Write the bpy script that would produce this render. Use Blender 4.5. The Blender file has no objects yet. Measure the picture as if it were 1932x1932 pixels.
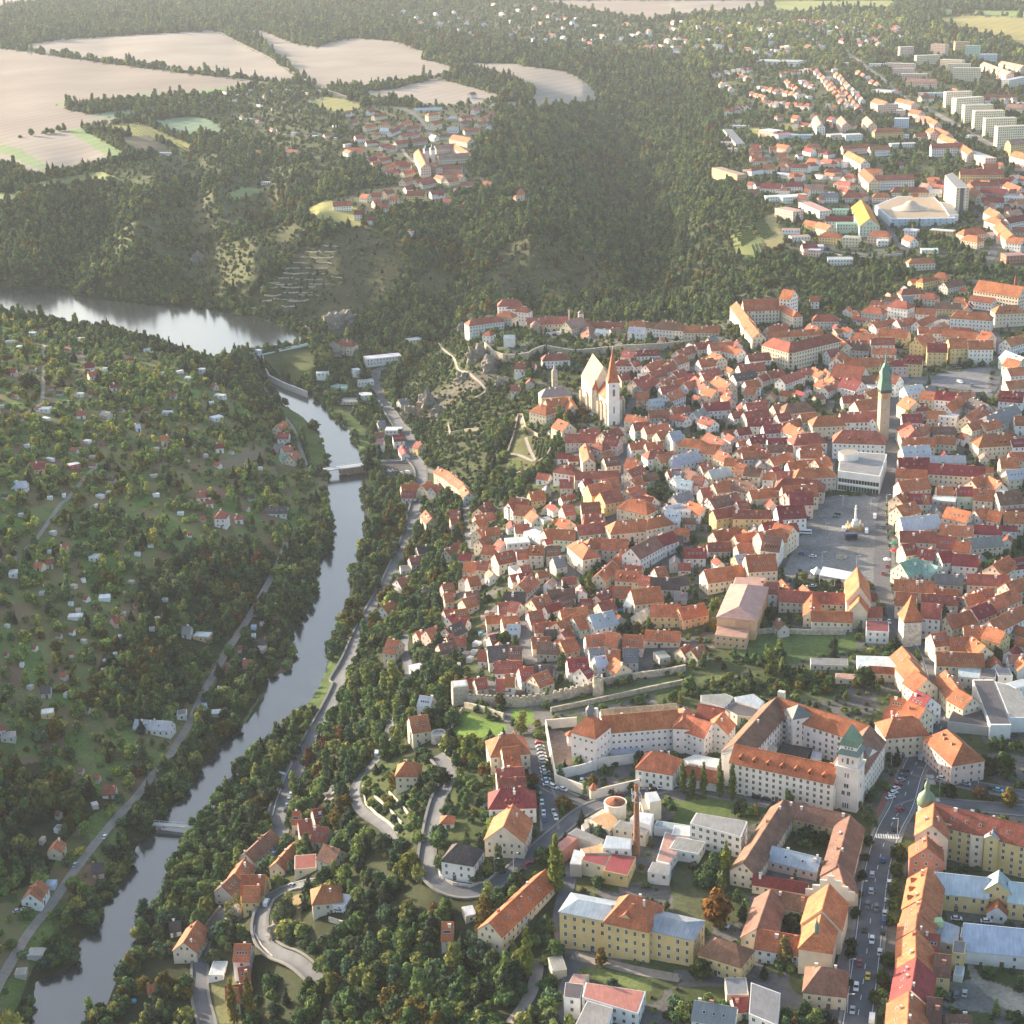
import bpy, bmesh, math, random
import numpy as np
from mathutils import Vector, Matrix
random.seed(11); RNG = np.random.default_rng(11)
S = bpy.context.scene
COL = S.collection
R = math.radians
# ------------------------------------------------------------------ camera
FPX, CX, HCAM = 3200.0, 966.0, 374.0      # focal length and centre in a 1932 pixel frame; height over the square
PITCH, ROLL = math.atan(1163 / FPX), 0.030
_f = np.array([0, math.cos(PITCH), -math.sin(PITCH)])
_r0 = np.array([1.0, 0, 0]); _u0 = np.array([0, math.sin(PITCH), math.cos(PITCH)])
_r = _r0 * math.cos(ROLL) - _u0 * math.sin(ROLL)
_u = _u0 * math.cos(ROLL) + _r0 * math.sin(ROLL)
CAM = np.array([0, 0, HCAM])
cd = bpy.data.cameras.new('camera'); cam = bpy.data.objects.new('camera', cd); COL.objects.link(cam)
cd.sensor_width = 36; cd.lens = 36 * FPX / 1932; cd.clip_start = 1; cd.clip_end = 60000
cam.matrix_world = Matrix(((_r[0], _u[0], -_f[0], 0), (_r[1], _u[1], -_f[1], 0), (_r[2], _u[2], -_f[2], HCAM), (0, 0, 0, 1)))
S.camera = cam

def project(P):
    d = np.asarray(P, float) - CAM
    z = d @ _f
    return np.stack([CX + FPX * (d @ _r) / z, CX - FPX * (d @ _u) / z], -1)

def unproj(uv, z):
    uv = np.asarray(uv, float); z = np.asarray(z, float)
    d = ((uv[..., 0:1] - CX) / FPX) * _r + ((CX - uv[..., 1:2]) / FPX) * _u + _f
    t = (z - HCAM) / d[..., 2]
    return CAM + d * t[..., None]

def proj0(X, Y):                            # level frame used to lay the terrain grid out
    z = Y * _f[1] + (0 - HCAM) * _f[2]
    return CX + FPX * X / z, CX - FPX * (Y * _u0[1] - HCAM * _u0[2]) / z

def unproj0(a, b):
    x = (a - CX) / FPX; y = (CX - b) / FPX
    dy = y * _u0[1] + _f[1]; dz = y * _u0[2] + _f[2]
    t = -HCAM / dz
    return x * t, dy * t

def inpoly(px, py, poly):
    px = np.asarray(px, float); py = np.asarray(py, float)
    res = np.zeros(px.shape, bool); n = len(poly)
    for i in range(n):
        x1, y1 = poly[i]; x2, y2 = poly[(i + 1) % n]
        if y1 == y2: continue
        c = ((y1 > py) != (y2 > py)) & (px < (x2 - x1) * (py - y1) / (y2 - y1) + x1)
        res ^= c
    return res

def polydist(px, py, poly, closed=True):
    d = np.full(np.shape(px), 1e9); n = len(poly)
    for i in range(n if closed else n - 1):
        x1, y1 = poly[i]; x2, y2 = poly[(i + 1) % n]
        dx, dy = x2 - x1, y2 - y1; L = dx * dx + dy * dy + 1e-9
        t = np.clip(((px - x1) * dx + (py - y1) * dy) / L, 0, 1)
        d = np.minimum(d, np.hypot(px - x1 - t * dx, py - y1 - t * dy))
    return d

TILE = {1: (0, 0), 2: (750, 0), 3: (1533, 0), 4: (0, 550), 5: (750, 550), 6: (1533, 550), 7: (0, 1100), 8: (750, 1100),
        9: (1533, 1100), 10: (0, 1650), 11: (750, 1650), 12: (1533, 1650),
        20: (1620, 1560, 4.6), 21: (1220, 1580, 4.025), 22: (1260, 1780, 4.2), 23: (1640, 1800, 4.3917), 24: (2040, 1780, 5.222), 25: (1580, 1280, 3.864), 26: (1280, 2000, 6.0375)}
KU = 1932 / 2333.0
def T(tile, *pts):                          # photo measurements -> 1932 frame
    if tile == 0: return [tuple(p) for p in pts]
    ox, oy, sc = (*TILE[tile], 2.415)[:3]
    return [((ox + x / sc) * KU, (oy + y / sc) * KU) for x, y in pts]
def TS(tile, s):
    v = [float(q) for q in s.replace(',', ' ').split()]
    return T(tile, *list(zip(v[0::2], v[1::2])))

def vnoise(x, y, seed=0):
    xi = np.floor(x).astype(np.int64); yi = np.floor(y).astype(np.int64)
    fx = x - xi; fy = y - yi; fx = fx * fx * (3 - 2 * fx); fy = fy * fy * (3 - 2 * fy)
    def h(a, b):
        n = (a * 374761393 + b * 668265263 + seed * 1442695041) & 0xffffffff
        n = ((n ^ (n >> 13)) * 1274126177) & 0xffffffff
        return ((n ^ (n >> 16)) & 0xffff) / 65535.0
    return (h(xi, yi) * (1 - fx) + h(xi + 1, yi) * fx) * (1 - fy) + (h(xi, yi + 1) * (1 - fx) + h(xi + 1, yi + 1) * fx) * fy

# ------------------------------------------------------------------ object helpers
def mesh_np(name, co, faces_flat, loops, mats=None, midx=None, smooth=False):
    me = bpy.data.meshes.new(name)
    me.vertices.add(len(co)); me.vertices.foreach_set('co', np.asarray(co, np.float32).ravel())
    me.loops.add(len(faces_flat)); me.loops.foreach_set('vertex_index', np.asarray(faces_flat, np.int32))
    n = len(loops); me.polygons.add(n)
    st = np.concatenate([[0], np.cumsum(loops)[:-1]]).astype(np.int32)
    me.polygons.foreach_set('loop_start', st)
    if midx is not None: me.polygons.foreach_set('material_index', np.asarray(midx, np.int32))
    me.polygons.foreach_set('use_smooth', np.full(n, smooth))
    for m in (mats or []): me.materials.append(m)
    me.update(); me.validate()
    return me

class MB:                                   # collects shapes for ONE mesh
    def __init__(s): s.v = []; s.f = []; s.m = []
    def add(s, vs, fs, m=0):
        o = len(s.v); s.v += [tuple(v) for v in vs]; s.f += [tuple(i + o for i in f) for f in fs]; s.m += [m] * len(fs)
    def box(s, x0, x1, y0, y1, z0, z1, m=0):
        s.add([(x0, y0, z0), (x1, y0, z0), (x1, y1, z0), (x0, y1, z0), (x0, y0, z1), (x1, y0, z1), (x1, y1, z1), (x0, y1, z1)],
              [(0, 3, 2, 1), (4, 5, 6, 7), (0, 1, 5, 4), (1, 2, 6, 5), (2, 3, 7, 6), (3, 0, 4, 7)], m)
    def prism(s, poly, z0, z1, m=0, top=None):
        n = len(poly)
        vs = [(x, y, z0) for x, y in poly] + [(x, y, z1) for x, y in poly]
        s.add(vs, [(i, (i + 1) % n, n + (i + 1) % n, n + i) for i in range(n)] + [tuple(range(n - 1, -1, -1))], m)
        s.add(vs[n:], [tuple(range(n))], m if top is None else top)
    def lathe(s, prof, n=16, cx=0, cy=0, m=0, ph=0):
        vs = []
        for r, z in prof:
            vs += [(cx + r * math.cos(2 * math.pi * k / n + ph), cy + r * math.sin(2 * math.pi * k / n + ph), z) for k in range(n)]
        fs = []
        for i in range(len(prof) - 1):
            fs += [(i * n + k, i * n + (k + 1) % n, (i + 1) * n + (k + 1) % n, (i + 1) * n + k) for k in range(n)]
        fs += [tuple(range(n - 1, -1, -1)), tuple((len(prof) - 1) * n + k for k in range(n))]
        s.add(vs, fs, m)
    def mesh(s, name, mats, smooth=False):
        me = bpy.data.meshes.new(name); me.from_pydata(s.v, [], s.f)
        for m in (mats if isinstance(mats, (list, tuple)) else [mats]): me.materials.append(m)
        if any(s.m): me.polygons.foreach_set('material_index', s.m)
        if smooth: me.polygons.foreach_set('use_smooth', [True] * len(me.polygons))
        me.update(); return me
    def build(s, name, mats, parent=None, color=None, smooth=False):
        return link(name, s.mesh(name, mats, smooth), parent, color)

def link(name, data, parent=None, color=None):
    o = bpy.data.objects.new(name, data); COL.objects.link(o)
    if parent is not None: o.parent = parent
    if color is not None: o.color = (color[0], color[1], color[2], 1)
    return o
def thing(name, loc, rz=0, label=None, cat=None, group=None):
    o = bpy.data.objects.new(name, None); COL.objects.link(o); o.empty_display_size = 1
    o.location = loc; o.rotation_euler = (0, 0, rz)
    tag(o, label, cat, group); return o
def tag(o, label=None, cat=None, group=None, kind=None):
    if label: o['label'] = label
    if cat: o['category'] = cat
    if group: o['group'] = group
    if kind: o['kind'] = kind
    return o

# ------------------------------------------------------------------ materials
def newmat(name, rough=0.85, spec=0.3):
    m = bpy.data.materials.new(name); m.use_nodes = True
    nt = m.node_tree; b = nt.nodes['Principled BSDF']
    b.inputs['Roughness'].default_value = rough; b.inputs['Specular IOR Level'].default_value = spec
    return m, nt, b
def nnode(nt, t, **kw):
    n = nt.nodes.new(t)
    for k, v in kw.items(): setattr(n, k, v)
    return n
def ramp(nt, fac, stops):
    n = nnode(nt, 'ShaderNodeValToRGB'); e = n.color_ramp.elements
    while len(e) < len(stops): e.new(0.5)
    for i, (p, c) in enumerate(stops):
        e[i].position = p; e[i].color = (c, c, c, 1) if isinstance(c, (int, float)) else (*c, 1)
    nt.links.new(fac, n.inputs[0]); return n.outputs[0]
def noise(nt, scale, detail=3, vec=None, rough=0.6):
    n = nnode(nt, 'ShaderNodeTexNoise'); n.inputs['Scale'].default_value = scale; n.inputs['Detail'].default_value = detail
    n.inputs['Roughness'].default_value = rough
    if vec is None: vec = nnode(nt, 'ShaderNodeNewGeometry').outputs['Position']
    nt.links.new(vec, n.inputs['Vector']); return n.outputs['Fac']
def mul(nt, a, b, fac=1.0, mode='MULTIPLY'):
    n = nnode(nt, 'ShaderNodeMix', data_type='RGBA', blend_type=mode); n.inputs[0].default_value = fac
    for s, i in ((a, 6), (b, 7)):
        if isinstance(s, tuple): n.inputs[i].default_value = (*s, 1)
        else: nt.links.new(s, n.inputs[i])
    return n.outputs[2]
def plain(name, c, rough=0.85, var=0.25, scale=0.4, spec=0.3, metal=0):
    m, nt, b = newmat(name, rough, spec); b.inputs['Metallic'].default_value = metal
    f = ramp(nt, noise(nt, scale, 4), [(0.25, 1 - var), (0.75, 1 + var * 0.5)])
    nt.links.new(mul(nt, c, f), b.inputs['Base Color']); return m
def tinted(name, rough=0.85, var=0.3, scale=0.35, spec=0.3, fine=None, streak=False):   # colour comes from the object
    m, nt, b = newmat(name, rough, spec)
    oi = nnode(nt, 'ShaderNodeObjectInfo')
    c = mul(nt, oi.outputs['Color'], ramp(nt, noise(nt, scale, 4), [(0.3, 1 - var), (0.7, 1 + var * 0.6)]))
    if fine: c = mul(nt, c, ramp(nt, noise(nt, fine, 2), [(0.3, 1 - var * 0.8), (0.7, 1 + var * 0.4)]))
    if streak:
        tc = nnode(nt, 'ShaderNodeTexCoord'); mp = nnode(nt, 'ShaderNodeMapping'); mp.inputs['Scale'].default_value = (1.6, 0.25, 0.25)
        nt.links.new(tc.outputs['Object'], mp.inputs['Vector'])
        c = mul(nt, c, ramp(nt, noise(nt, 0.9, 3, mp.outputs['Vector']), [(0.3, 0.78), (0.7, 1.1)]))
    if streak and rough > .7:               # grey weathering and replaced patches on old tiles
        c = mul(nt, c, (0.13, 0.115, 0.095), 1.0, 'MIX'); mixn = c.node
        nt.links.new(ramp(nt, noise(nt, 0.28, 5), [(0.55, 0.0), (0.72, 0.30)]), mixn.inputs[0])
    nt.links.new(c, b.inputs['Base Color']); return m
M = {}
M['roof'] = tinted('roof_tiles', 0.8, 0.34, 0.16, 0.25, fine=1.1, streak=True)
M['wall'] = tinted('render_wall', 0.9, 0.12, 0.25, 0.2)
M['stone'] = tinted('stone_wall', 0.95, 0.35, 0.5, 0.15, fine=2.0)
M['metal'] = tinted('sheet_metal', 0.55, 0.18, 0.2, 0.4, streak=True)
M['paint'] = tinted('painted_surface', 0.5, 0.06, 0.3, 0.4)
m_, nt_, b_ = newmat('window_glass', 0.15, 0.5); b_.inputs['Base Color'].default_value = (0.03, 0.035, 0.045, 1); M['glass'] = m_
M['frame'] = plain('window_frame', (0.62, 0.6, 0.56), 0.6, 0.05)
M['bark'] = plain('bark', (0.07, 0.05, 0.035), 0.95, 0.3, 1.0)
# ------------------------------------------------------------------ terrain heights (photo position, height over the square)
CTRL = """1600 1000 0;1680 1100 0;1540 1080 -2;1650 830 0;1800 720 3;1900 700 4;1900 900 2;1900 1100 1;1900 1300 0;1700 1250 -2;1800 1500 0;1900 1500 1;1650 1650 0;1900 1800 0;1600 1900 0;1450 1900 -1;1500 1600 -1;1250 1650 -3;1150 1520 -4;1100 1900 -6;1000 1600 -8;1300 1250 -6;1500 1250 -3;1200 1330 -8;1050 1380 -8;960 1370 -12;870 1330 -18;1100 1200 -12;1000 1200 -16;900 1200 -30;1000 1050 -20;920 1080 -30;1150 1050 -12;1150 900 -10;1300 950 -8;1400 800 -4;1300 700 -6;1180 790 -8;1130 720 -8;1050 740 -14;1000 650 -4;900 640 -6;1200 640 -2;1350 640 0;1500 650 0;1450 560 0;960 655 -5;1060 690 -8;1020 770 -14
870 700 -35;800 720 -55;820 800 -58;900 790 -40;960 740 -28;750 700 -66;770 800 -66;800 900 -64;880 880 -48;950 850 -30;1000 820 -20;1040 880 -20;960 900 -32;900 950 -45;860 1000 -50;780 1000 -66;830 1050 -58;740 1150 -66;800 1150 -50;860 1130 -42;760 1200 -45;680 1200 -66;640 1260 -67;700 1330 -52;800 1300 -32;860 1280 -22;580 1420 -67;640 1450 -52;720 1430 -35;790 1400 -24;520 1550 -67;600 1540 -58;680 1500 -40;740 1600 -28;820 1580 -12;820 1660 -10;920 1680 -9;850 1480 -14;780 1460 -25;470 1680 -66;380 1800 -67;400 1900 -68;500 1720 -54;520 1780 -50;600 1730 -35;700 1730 -28;600 1840 -42;750 1850 -30;900 1780 -12;900 1900 -16;1000 1750 -8;1000 1880 -10;480 1880 -62;300 1900 -69
400 1270 -67;520 1080 -66;330 1400 -67;230 1550 -67;100 1720 -67;20 1800 -67;540 900 -68;580 880 -68;510 800 -64;470 740 -56;430 690 -50;350 652 -42;250 630 -41;150 608 -37;0 588 -36;-200 580 -32;0 700 -18;200 700 -28;350 750 -40;450 850 -52;300 900 -40;100 900 -28;-100 900 -10;0 1100 -34;200 1100 -46;350 1150 -55;450 1000 -57;0 1300 -46;200 1300 -56;-200 1300 -25;0 1500 -56;100 1600 -62;-200 1600 -40;-150 1900 -55;0 1950 -66
0 545 -57;300 574 -57;560 625 -57;0 400 0;100 370 8;200 350 12;300 330 15;560 330 10;400 360 10;250 430 0;140 520 -38;497 302 -4;343 363 -24;206 439 -46;137 497 -52;583 370 -10;497 411 -32;377 487 -50;600 400 14;480 470 -2;420 560 -48;560 500 -22;640 480 -12;600 560 -42;560 600 -54;700 430 0;780 440 -2;730 550 -35;690 600 -55;650 650 -62;740 640 -66;800 270 15;700 250 15;850 330 12;980 370 6;900 420 -5;700 390 5;640 390 5
1290 180 -2;1240 220 -14;1118 285 -32;1142 343 -50;1204 405 -58;1273 463 -56;1200 560 -52;1000 590 -58;850 620 -63;1000 480 -10;1100 450 -14;900 500 -22;1000 430 8;1100 560 -45;1150 500 -25;1350 300 10;1330 400 4;1400 430 8;1300 430 -14;1350 500 -15;1400 560 -8;1300 560 -34;1500 500 0;1600 530 0;1700 540 5;1500 400 8;1500 300 15;1400 230 12;1350 170 12;1500 130 18;1700 300 15;1900 300 15;1900 150 20;1700 450 8;1900 500 8
1100 170 10;1000 170 22;880 160 25;700 120 28;450 80 30;200 100 30;0 150 28;0 250 22;150 250 22;400 200 22;550 220 20;600 60 35;900 50 30;1100 80 25;1300 80 30;1200 30 35;1500 50 35;1900 60 35;1900 0 40;1000 0 45;300 20 50;0 20 55;0 -60 70;600 -60 70;1200 -60 60;1900 -60 55;-400 200 30;-400 0 60;-400 450 0;2300 200 20;2300 600 10;2300 1200 0;2300 1900 0;-400 1300 -10;-400 1800 -40;1000 2200 -8;1900 2200 0;200 2200 -70;-300 2200 -60;500 2100 -60"""
_c = np.array([[float(t) for t in q.split()] for ln in CTRL.split('\n') for q in ln.split(';')])
_w = unproj(_c[:, :2], _c[:, 2])
_ca, _cb = proj0(_w[:, 0], _w[:, 1])
_n = len(_c)
_K = np.hypot(_ca[:, None] - _ca[None], _cb[:, None] - _cb[None]) / 100.0
_A = np.zeros((_n + 3, _n + 3)); _A[:_n, :_n] = _K - np.eye(_n) * 0.035
_A[:_n, _n] = 1; _A[:_n, _n + 1] = _ca / 1000; _A[:_n, _n + 2] = _cb / 1000; _A[_n:, :_n] = _A[:_n, _n:].T
_sol = np.linalg.solve(_A, np.concatenate([_c[:, 2], [0, 0, 0]]))
GA0, GA1, GB0, GB1, GS = -380.0, 2310.0, -130.0, 2240.0, 3.0
NA = int((GA1 - GA0) / GS) + 1; NB = int((GB1 - GB0) / GS) + 1
ga = GA0 + GS * np.arange(NA); gb = GB0 + GS * np.arange(NB)
# coarse solve then bilinear up-sampling keeps this quick
_qa = np.linspace(GA0, GA1, NA // 3 + 1); _qb = np.linspace(GB0, GB1, NB // 3 + 1)
_QA, _QB = np.meshgrid(_qa, _qb)
_z = np.full(_QA.shape, _sol[_n]) + _sol[_n + 1] * _QA / 1000 + _sol[_n + 2] * _QB / 1000
for i in range(_n): _z += _sol[i] * np.hypot(_QA - _ca[i], _QB - _cb[i]) / 100
def bil(arr, a, b, a0, b0, sa, sb):
    x = np.clip((a - a0) / sa, 0, arr.shape[1] - 1.001); y = np.clip((b - b0) / sb, 0, arr.shape[0] - 1.001)
    i = x.astype(int); j = y.astype(int); fx = x - i; fy = y - j
    return (arr[j, i] * (1 - fx) + arr[j, i + 1] * fx) * (1 - fy) + (arr[j + 1, i] * (1 - fx) + arr[j + 1, i + 1] * fx) * fy
A2, B2 = np.meshgrid(ga, gb)
ZG = bil(_z, A2, B2, GA0, GB0, _qa[1] - _qa[0], _qb[1] - _qb[0])
XG, YG = unproj0(A2, B2)
# water levels and outlines
Z_LOW, Z_RES = -72.0, -58.0
RIVER = T(0, (497, 712), (507, 706), (580, 737), (602, 757), (628, 785), (658, 812), (668, 830), (681, 855), (692, 885), (680, 911), (690, 973), (688, 1014), (681, 1048), (664, 1082), (662, 1130), (645, 1151), (643, 1178), (625, 1206), (618, 1257), (602, 1298), (571, 1340), (545, 1374),
          (490, 1415), (458, 1452), (422, 1496), (405, 1527), (366, 1551), (345, 1585), (331, 1633), (307, 1692), (298, 1723), (270, 1740), (258, 1777), (234, 1822), (214, 1863), (205, 1890), (172, 1932), (120, 2060), (10, 2060),
          (55, 1932), (68, 1853), (140, 1822), (150, 1777), (180, 1753), (195, 1709), (240, 1657), (256, 1599), (292, 1561), (322, 1524), (346, 1500), (390, 1435), (420, 1395), (470, 1360), (498, 1319), (502, 1281), (552, 1262), (556, 1192), (588, 1144), (598, 1110), (595, 1065), (626, 1031), (625, 997), (618, 911), (620, 881), (614, 850), (597, 812), (569, 785), (535, 764), (512, 738))
RES = T(0, (-420, 520), (0, 543), (60, 545), (95, 546), (120, 540), (144, 558), (309, 574), (411, 584), (497, 603), (562, 627), (590, 647), (432, 678), (408, 690), (309, 660), (171, 640), (0, 610), (-420, 590))
def w0(poly, z):
    w = unproj(np.array(poly, float), z); return list(zip(w[:, 0], w[:, 1]))
RIV_W, RES_W = w0(RIVER, Z_LOW), w0(RES, Z_RES)
def carve(poly, zw, rmax):
    global ZG
    xs = [p[0] for p in poly]; ys = [p[1] for p in poly]
    sel = (XG > min(xs) - rmax) & (XG < max(xs) + rmax) & (YG > min(ys) - rmax) & (YG < max(ys) + rmax)
    x, y, z = XG[sel], YG[sel], ZG[sel]
    d = polydist(x, y, poly); ins = inpoly(x, y, poly)
    t = np.clip(d / rmax, 0, 1); t = t * t * (3 - 2 * t)
    bank = np.maximum(z, zw + 1.2)
    out = np.minimum(bank, (zw + 0.25 + 0.22 * d) * (1 - t) + bank * t)
    ZG[sel] = np.where(ins, np.minimum(zw - 0.3 - 0.25 * np.minimum(d, 12), z), np.maximum(out, zw + 0.1))
carve(RES_W, Z_RES, 26.0); carve(RIV_W, Z_LOW, 26.0)
_n1 = (vnoise(XG / 60, YG / 60, 3) - .5) * 4 + (vnoise(XG / 22, YG / 22, 5) - .5) * 1.6
_UV = project(np.stack([XG, YG, ZG], -1)); UG, VG = _UV[..., 0], _UV[..., 1]
TOWN = [T(0, (1335, 140), (1430, 108), (1640, 110), (1780, 88), (2400, 90), (2400, 520), (1700, 512), (1560, 495), (1480, 470), (1450, 440), (1350, 335), (1360, 230)),
        T(0, (870, 592), (990, 600), (1370, 605), (1390, 560), (1500, 535), (1640, 590), (1700, 520), (2400, 500), (2400, 2400), (1060, 2400), (1055, 1900), (1050, 1700), (940, 1640), (925, 1380), (870, 1335), (870, 1250), (840, 1200), (835, 1150), (880, 1090), (900, 960), (980, 935), (1060, 860), (1080, 790), (1020, 760), (1000, 690), (920, 662), (880, 640))]
townmask = np.zeros(ZG.shape, bool)
for p in TOWN: townmask |= inpoly(UG, VG, p)
_nw = np.where(inpoly(XG, YG, RIV_W) | inpoly(XG, YG, RES_W), 0, 1) * np.where(townmask, 0.15, 1)
_dr = np.minimum(polydist(XG, YG, RIV_W), polydist(XG, YG, RES_W)) if False else 40
ZG = ZG + _n1 * _nw * 0.3 * np.clip(1.6 - np.hypot(XG, YG) / 1500, 0, 1)
def hz(X, Y):
    a, b = proj0(np.asarray(X, float), np.asarray(Y, float))
    return bil(ZG, a, b, GA0, GB0, GS, GS)
def at(u, v, h=0.0):                        # where the sight line through a photo point meets the ground raised by h
    u = np.atleast_1d(np.asarray(u, float)); v = np.atleast_1d(np.asarray(v, float)); h = np.broadcast_to(np.asarray(h, float), u.shape)
    uv = np.stack([u, v], -1)
    d = ((uv[:, 0:1] - CX) / FPX) * _r + ((CX - uv[:, 1:2]) / FPX) * _u + _f
    t0 = np.maximum(1.0, (95 + h - HCAM) / d[:, 2]); t1 = (-80 + h - HCAM) / d[:, 2]
    best = t1.copy(); done = np.zeros(u.shape, bool); prev = t0.copy()
    N = 160
    for k in range(1, N + 1):
        t = t0 + (t1 - t0) * k / N
        P = CAM + d * t[:, None]
        below = (P[:, 2] - h <= hz(P[:, 0], P[:, 1])) & ~done
        if below.any():
            lo, hi = prev.copy(), t.copy()
            for _ in range(14):
                mid = (lo + hi) / 2; Q = CAM + d * mid[:, None]
                bl = Q[:, 2] - h <= hz(Q[:, 0], Q[:, 1])
                hi = np.where(bl, mid, hi); lo = np.where(bl, lo, mid)
            best = np.where(below, hi, best); done |= below
        prev = t
        if done.all(): break
    P = CAM + d * best[:, None]
    return P
def at1(p, h=0.0):
    return at([p[0]], [p[1]], h)[0]
# ------------------------------------------------------------------ land cover: colour of the ground and how densely trees stand on it
GRASS, FOREST, EARTH = (0.12, 0.14, 0.055), (0.038, 0.045, 0.022), (0.16, 0.125, 0.09)
PAVE, ASPH, TAN, TAN2 = (0.125, 0.12, 0.115), (0.075, 0.075, 0.08), (0.275, 0.228, 0.195), (0.305, 0.262, 0.225)
LAWN, TEAL, YEL, DRY = (0.08, 0.12, 0.034), (0.17, 0.25, 0.16), (0.32, 0.30, 0.10), (0.075, 0.075, 0.038)
ROCK = (0.095, 0.088, 0.072)
# (colour, trees per 1000 m2, crown radius min, max, polygon)
COVER = []
def cov(c, dens, r0, r1, poly): COVER.append((c, dens, r0, r1, poly))
cov(GRASS, 16, 1.1, 3.9, T(0, (-400, 545), (0, 588), (171, 610), (309, 640), (430, 690), (510, 770), (560, 885), (625, 900), (632, 1010), (600, 1110), (560, 1240), (500, 1320), (420, 1420), (330, 1540), (260, 1640), (190, 1740), (140, 1850), (50, 2000), (-400, 2300)))
cov(FOREST, 44, 2.2, 4.0, TS(4, '0 340 500 430 900 500 1190 600 1260 660 1400 760 1500 880 1560 960 1480 1000 1350 850 1200 780 1000 640 700 560 300 470 0 430'))
cov(FOREST, 42, 2.2, 4.2, TS(7, '760 620 900 480 1100 350 1400 330 1560 420 1500 560 1380 700 1290 820 1180 980 1100 1100 1000 1250 880 1320 600 1300 520 1150 560 950 800 800'))
cov(FOREST, 40, 2.4, 4.4, TS(7, '1590 340 1820 120 1830 330 1760 560 1650 800 1500 1080 1290 1380 1100 1449 1050 1380 1190 1080 1330 800 1500 520'))
cov(FOREST, 36, 2.4, 4.8, TS(10, '0 240 250 200 480 380 640 420 420 560 330 700 250 850 120 900 0 950'))
cov(FOREST, 42, 2.2, 4.2, TS(10, '1100 0 700 480 640 700 580 830 480 960 330 1150 180 1350 60 1649 230 1649 420 1420 560 1130 640 1000 760 760 960 460 1200 200 1300 20'))
cov(DRY, 26, 0.8, 2.0, T(0, (490, 565), (560, 480), (640, 435), (700, 425), (760, 448), (750, 540), (690, 590), (640, 610), (570, 610)))
cov(DRY, 30, 0.9, 2.4, T(0, (900, 545), (950, 455), (1040, 440), (1130, 480), (1160, 540), (1050, 575)))
cov(DRY, 22, 1.0, 2.4, T(0, (380, 400), (470, 340), (560, 345), (520, 390), (430, 430), (330, 480)))
cov((0.05, 0.06, 0.026), 100, 0.8, 2.1, T(0, (745, 765), (765, 690), (830, 645), (880, 640), (925, 665), (990, 700), (1010, 760), (990, 790), (940, 800), (900, 860), (930, 880), (880, 930), (800, 860), (790, 800)))
cov(ROCK, 45, 0.7, 1.9, TS(5, '400 960 470 880 560 830 760 740 900 660 960 700 930 760 830 800 700 850 600 960 480 1010'))
cov(ROCK, 14, 0.7, 2.0, TS(5, '0 480 60 400 130 430 140 520 60 540'))
cov((0.10, 0.105, 0.045), 8, 0.6, 1.3, TS(5, '1000 1080 1040 960 1080 1080 1100 1060 1180 1080 1220 1150 1150 1230 1040 1280 970 1260 980 1180'))
# allotments on the horizon, open spur flanks
cov((0.085, 0.1, 0.05), 11, 1.3, 3.0, TS(2, '300 60 560 40 760 20 1080 0 1200 40 1480 80 1680 120 1932 110 1932 290 1600 280 1200 260 900 230 500 170'))
cov((0.075, 0.085, 0.036), 20, 1.0, 2.6, TS(4, '780 0 1320 0 1480 40 1400 220 1200 320 1080 300 980 160 840 80'))
cov((0.075, 0.085, 0.036), 18, 1.0, 2.6, TS(1, '1120 1449 1250 1330 1560 1230 1700 1260 1560 1400 1500 1449'))
cov((0.075, 0.085, 0.036), 20, 1.0, 2.6, TS(5, '560 120 700 200 640 330 560 330 480 240'))
# spur and village on the far plateau
cov((0.10, 0.115, 0.05), 15, 1.2, 3.0, TS(1, '240 1000 700 890 1150 830 1330 900 1200 990 900 1040 560 1010'))
cov((0.085, 0.095, 0.045), 20, 1.2, 3.2, TS(1, '560 1330 700 1230 900 1130 1060 1060 1250 980 1400 930 1700 880 1932 800 1932 1000 1700 1050 1500 1090 1300 1180 1050 1220 850 1320 640 1400'))
cov((0.095, 0.11, 0.05), 16, 1.2, 3.0, TS(1, '1080 520 1500 440 1850 500 1932 560 1932 900 1700 880 1500 860 1250 720 1130 640'))
cov((0.10, 0.105, 0.06), 7, 1.2, 2.8, TS(2, '90 600 240 580 480 590 620 580 830 570 930 590 910 700 800 770 780 870 760 950 900 985 900 1030 700 1060 690 1120 340 1150 200 1210 130 1170 0 1150 30 1090 180 1040 380 1010 290 950 190 890 90 850 130 740 80 660'))
# town
cov((0.095, 0.1, 0.065), 24, 1.2, 3.2, TOWN[0]); cov(PAVE, 30, 0.9, 2.7, TOWN[1])
cov(GRASS, 14, 1.8, 3.6, TS(3, '0 120 560 60 860 250 960 330 800 400 620 360 440 330 300 380 0 420'))
cov(GRASS, 14, 1.8, 3.6, TS(3, '650 80 1230 60 1330 160 1500 190 1932 290 1932 330 1700 300 1420 240 1200 270 1000 330 900 240'))
cov((0.10, 0.11, 0.05), 8, 1.6, 3.4, TS(3, '300 380 900 360 1060 580 1100 620 760 640 500 640 300 620'))
cov((0.10, 0.11, 0.05), 9, 1.8, 3.8, TS(3, '1180 350 1932 330 1932 500 1500 500 1340 480 1200 420'))
cov((0.10, 0.11, 0.05), 9, 1.8, 3.8, TS(3, '1130 800 1420 800 1640 880 1640 920 1480 960 1320 1000 1150 960 1100 900'))
cov((0.10, 0.11, 0.05), 9, 1.6, 3.4, TS(3, '420 800 860 800 960 1000 800 1120 500 1000 400 880'))
cov((0.10, 0.11, 0.05), 9, 1.6, 3.4, TS(3, '1300 560 1480 560 1700 760 1932 880 1932 960 1760 900 1560 740 1330 620'))
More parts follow.
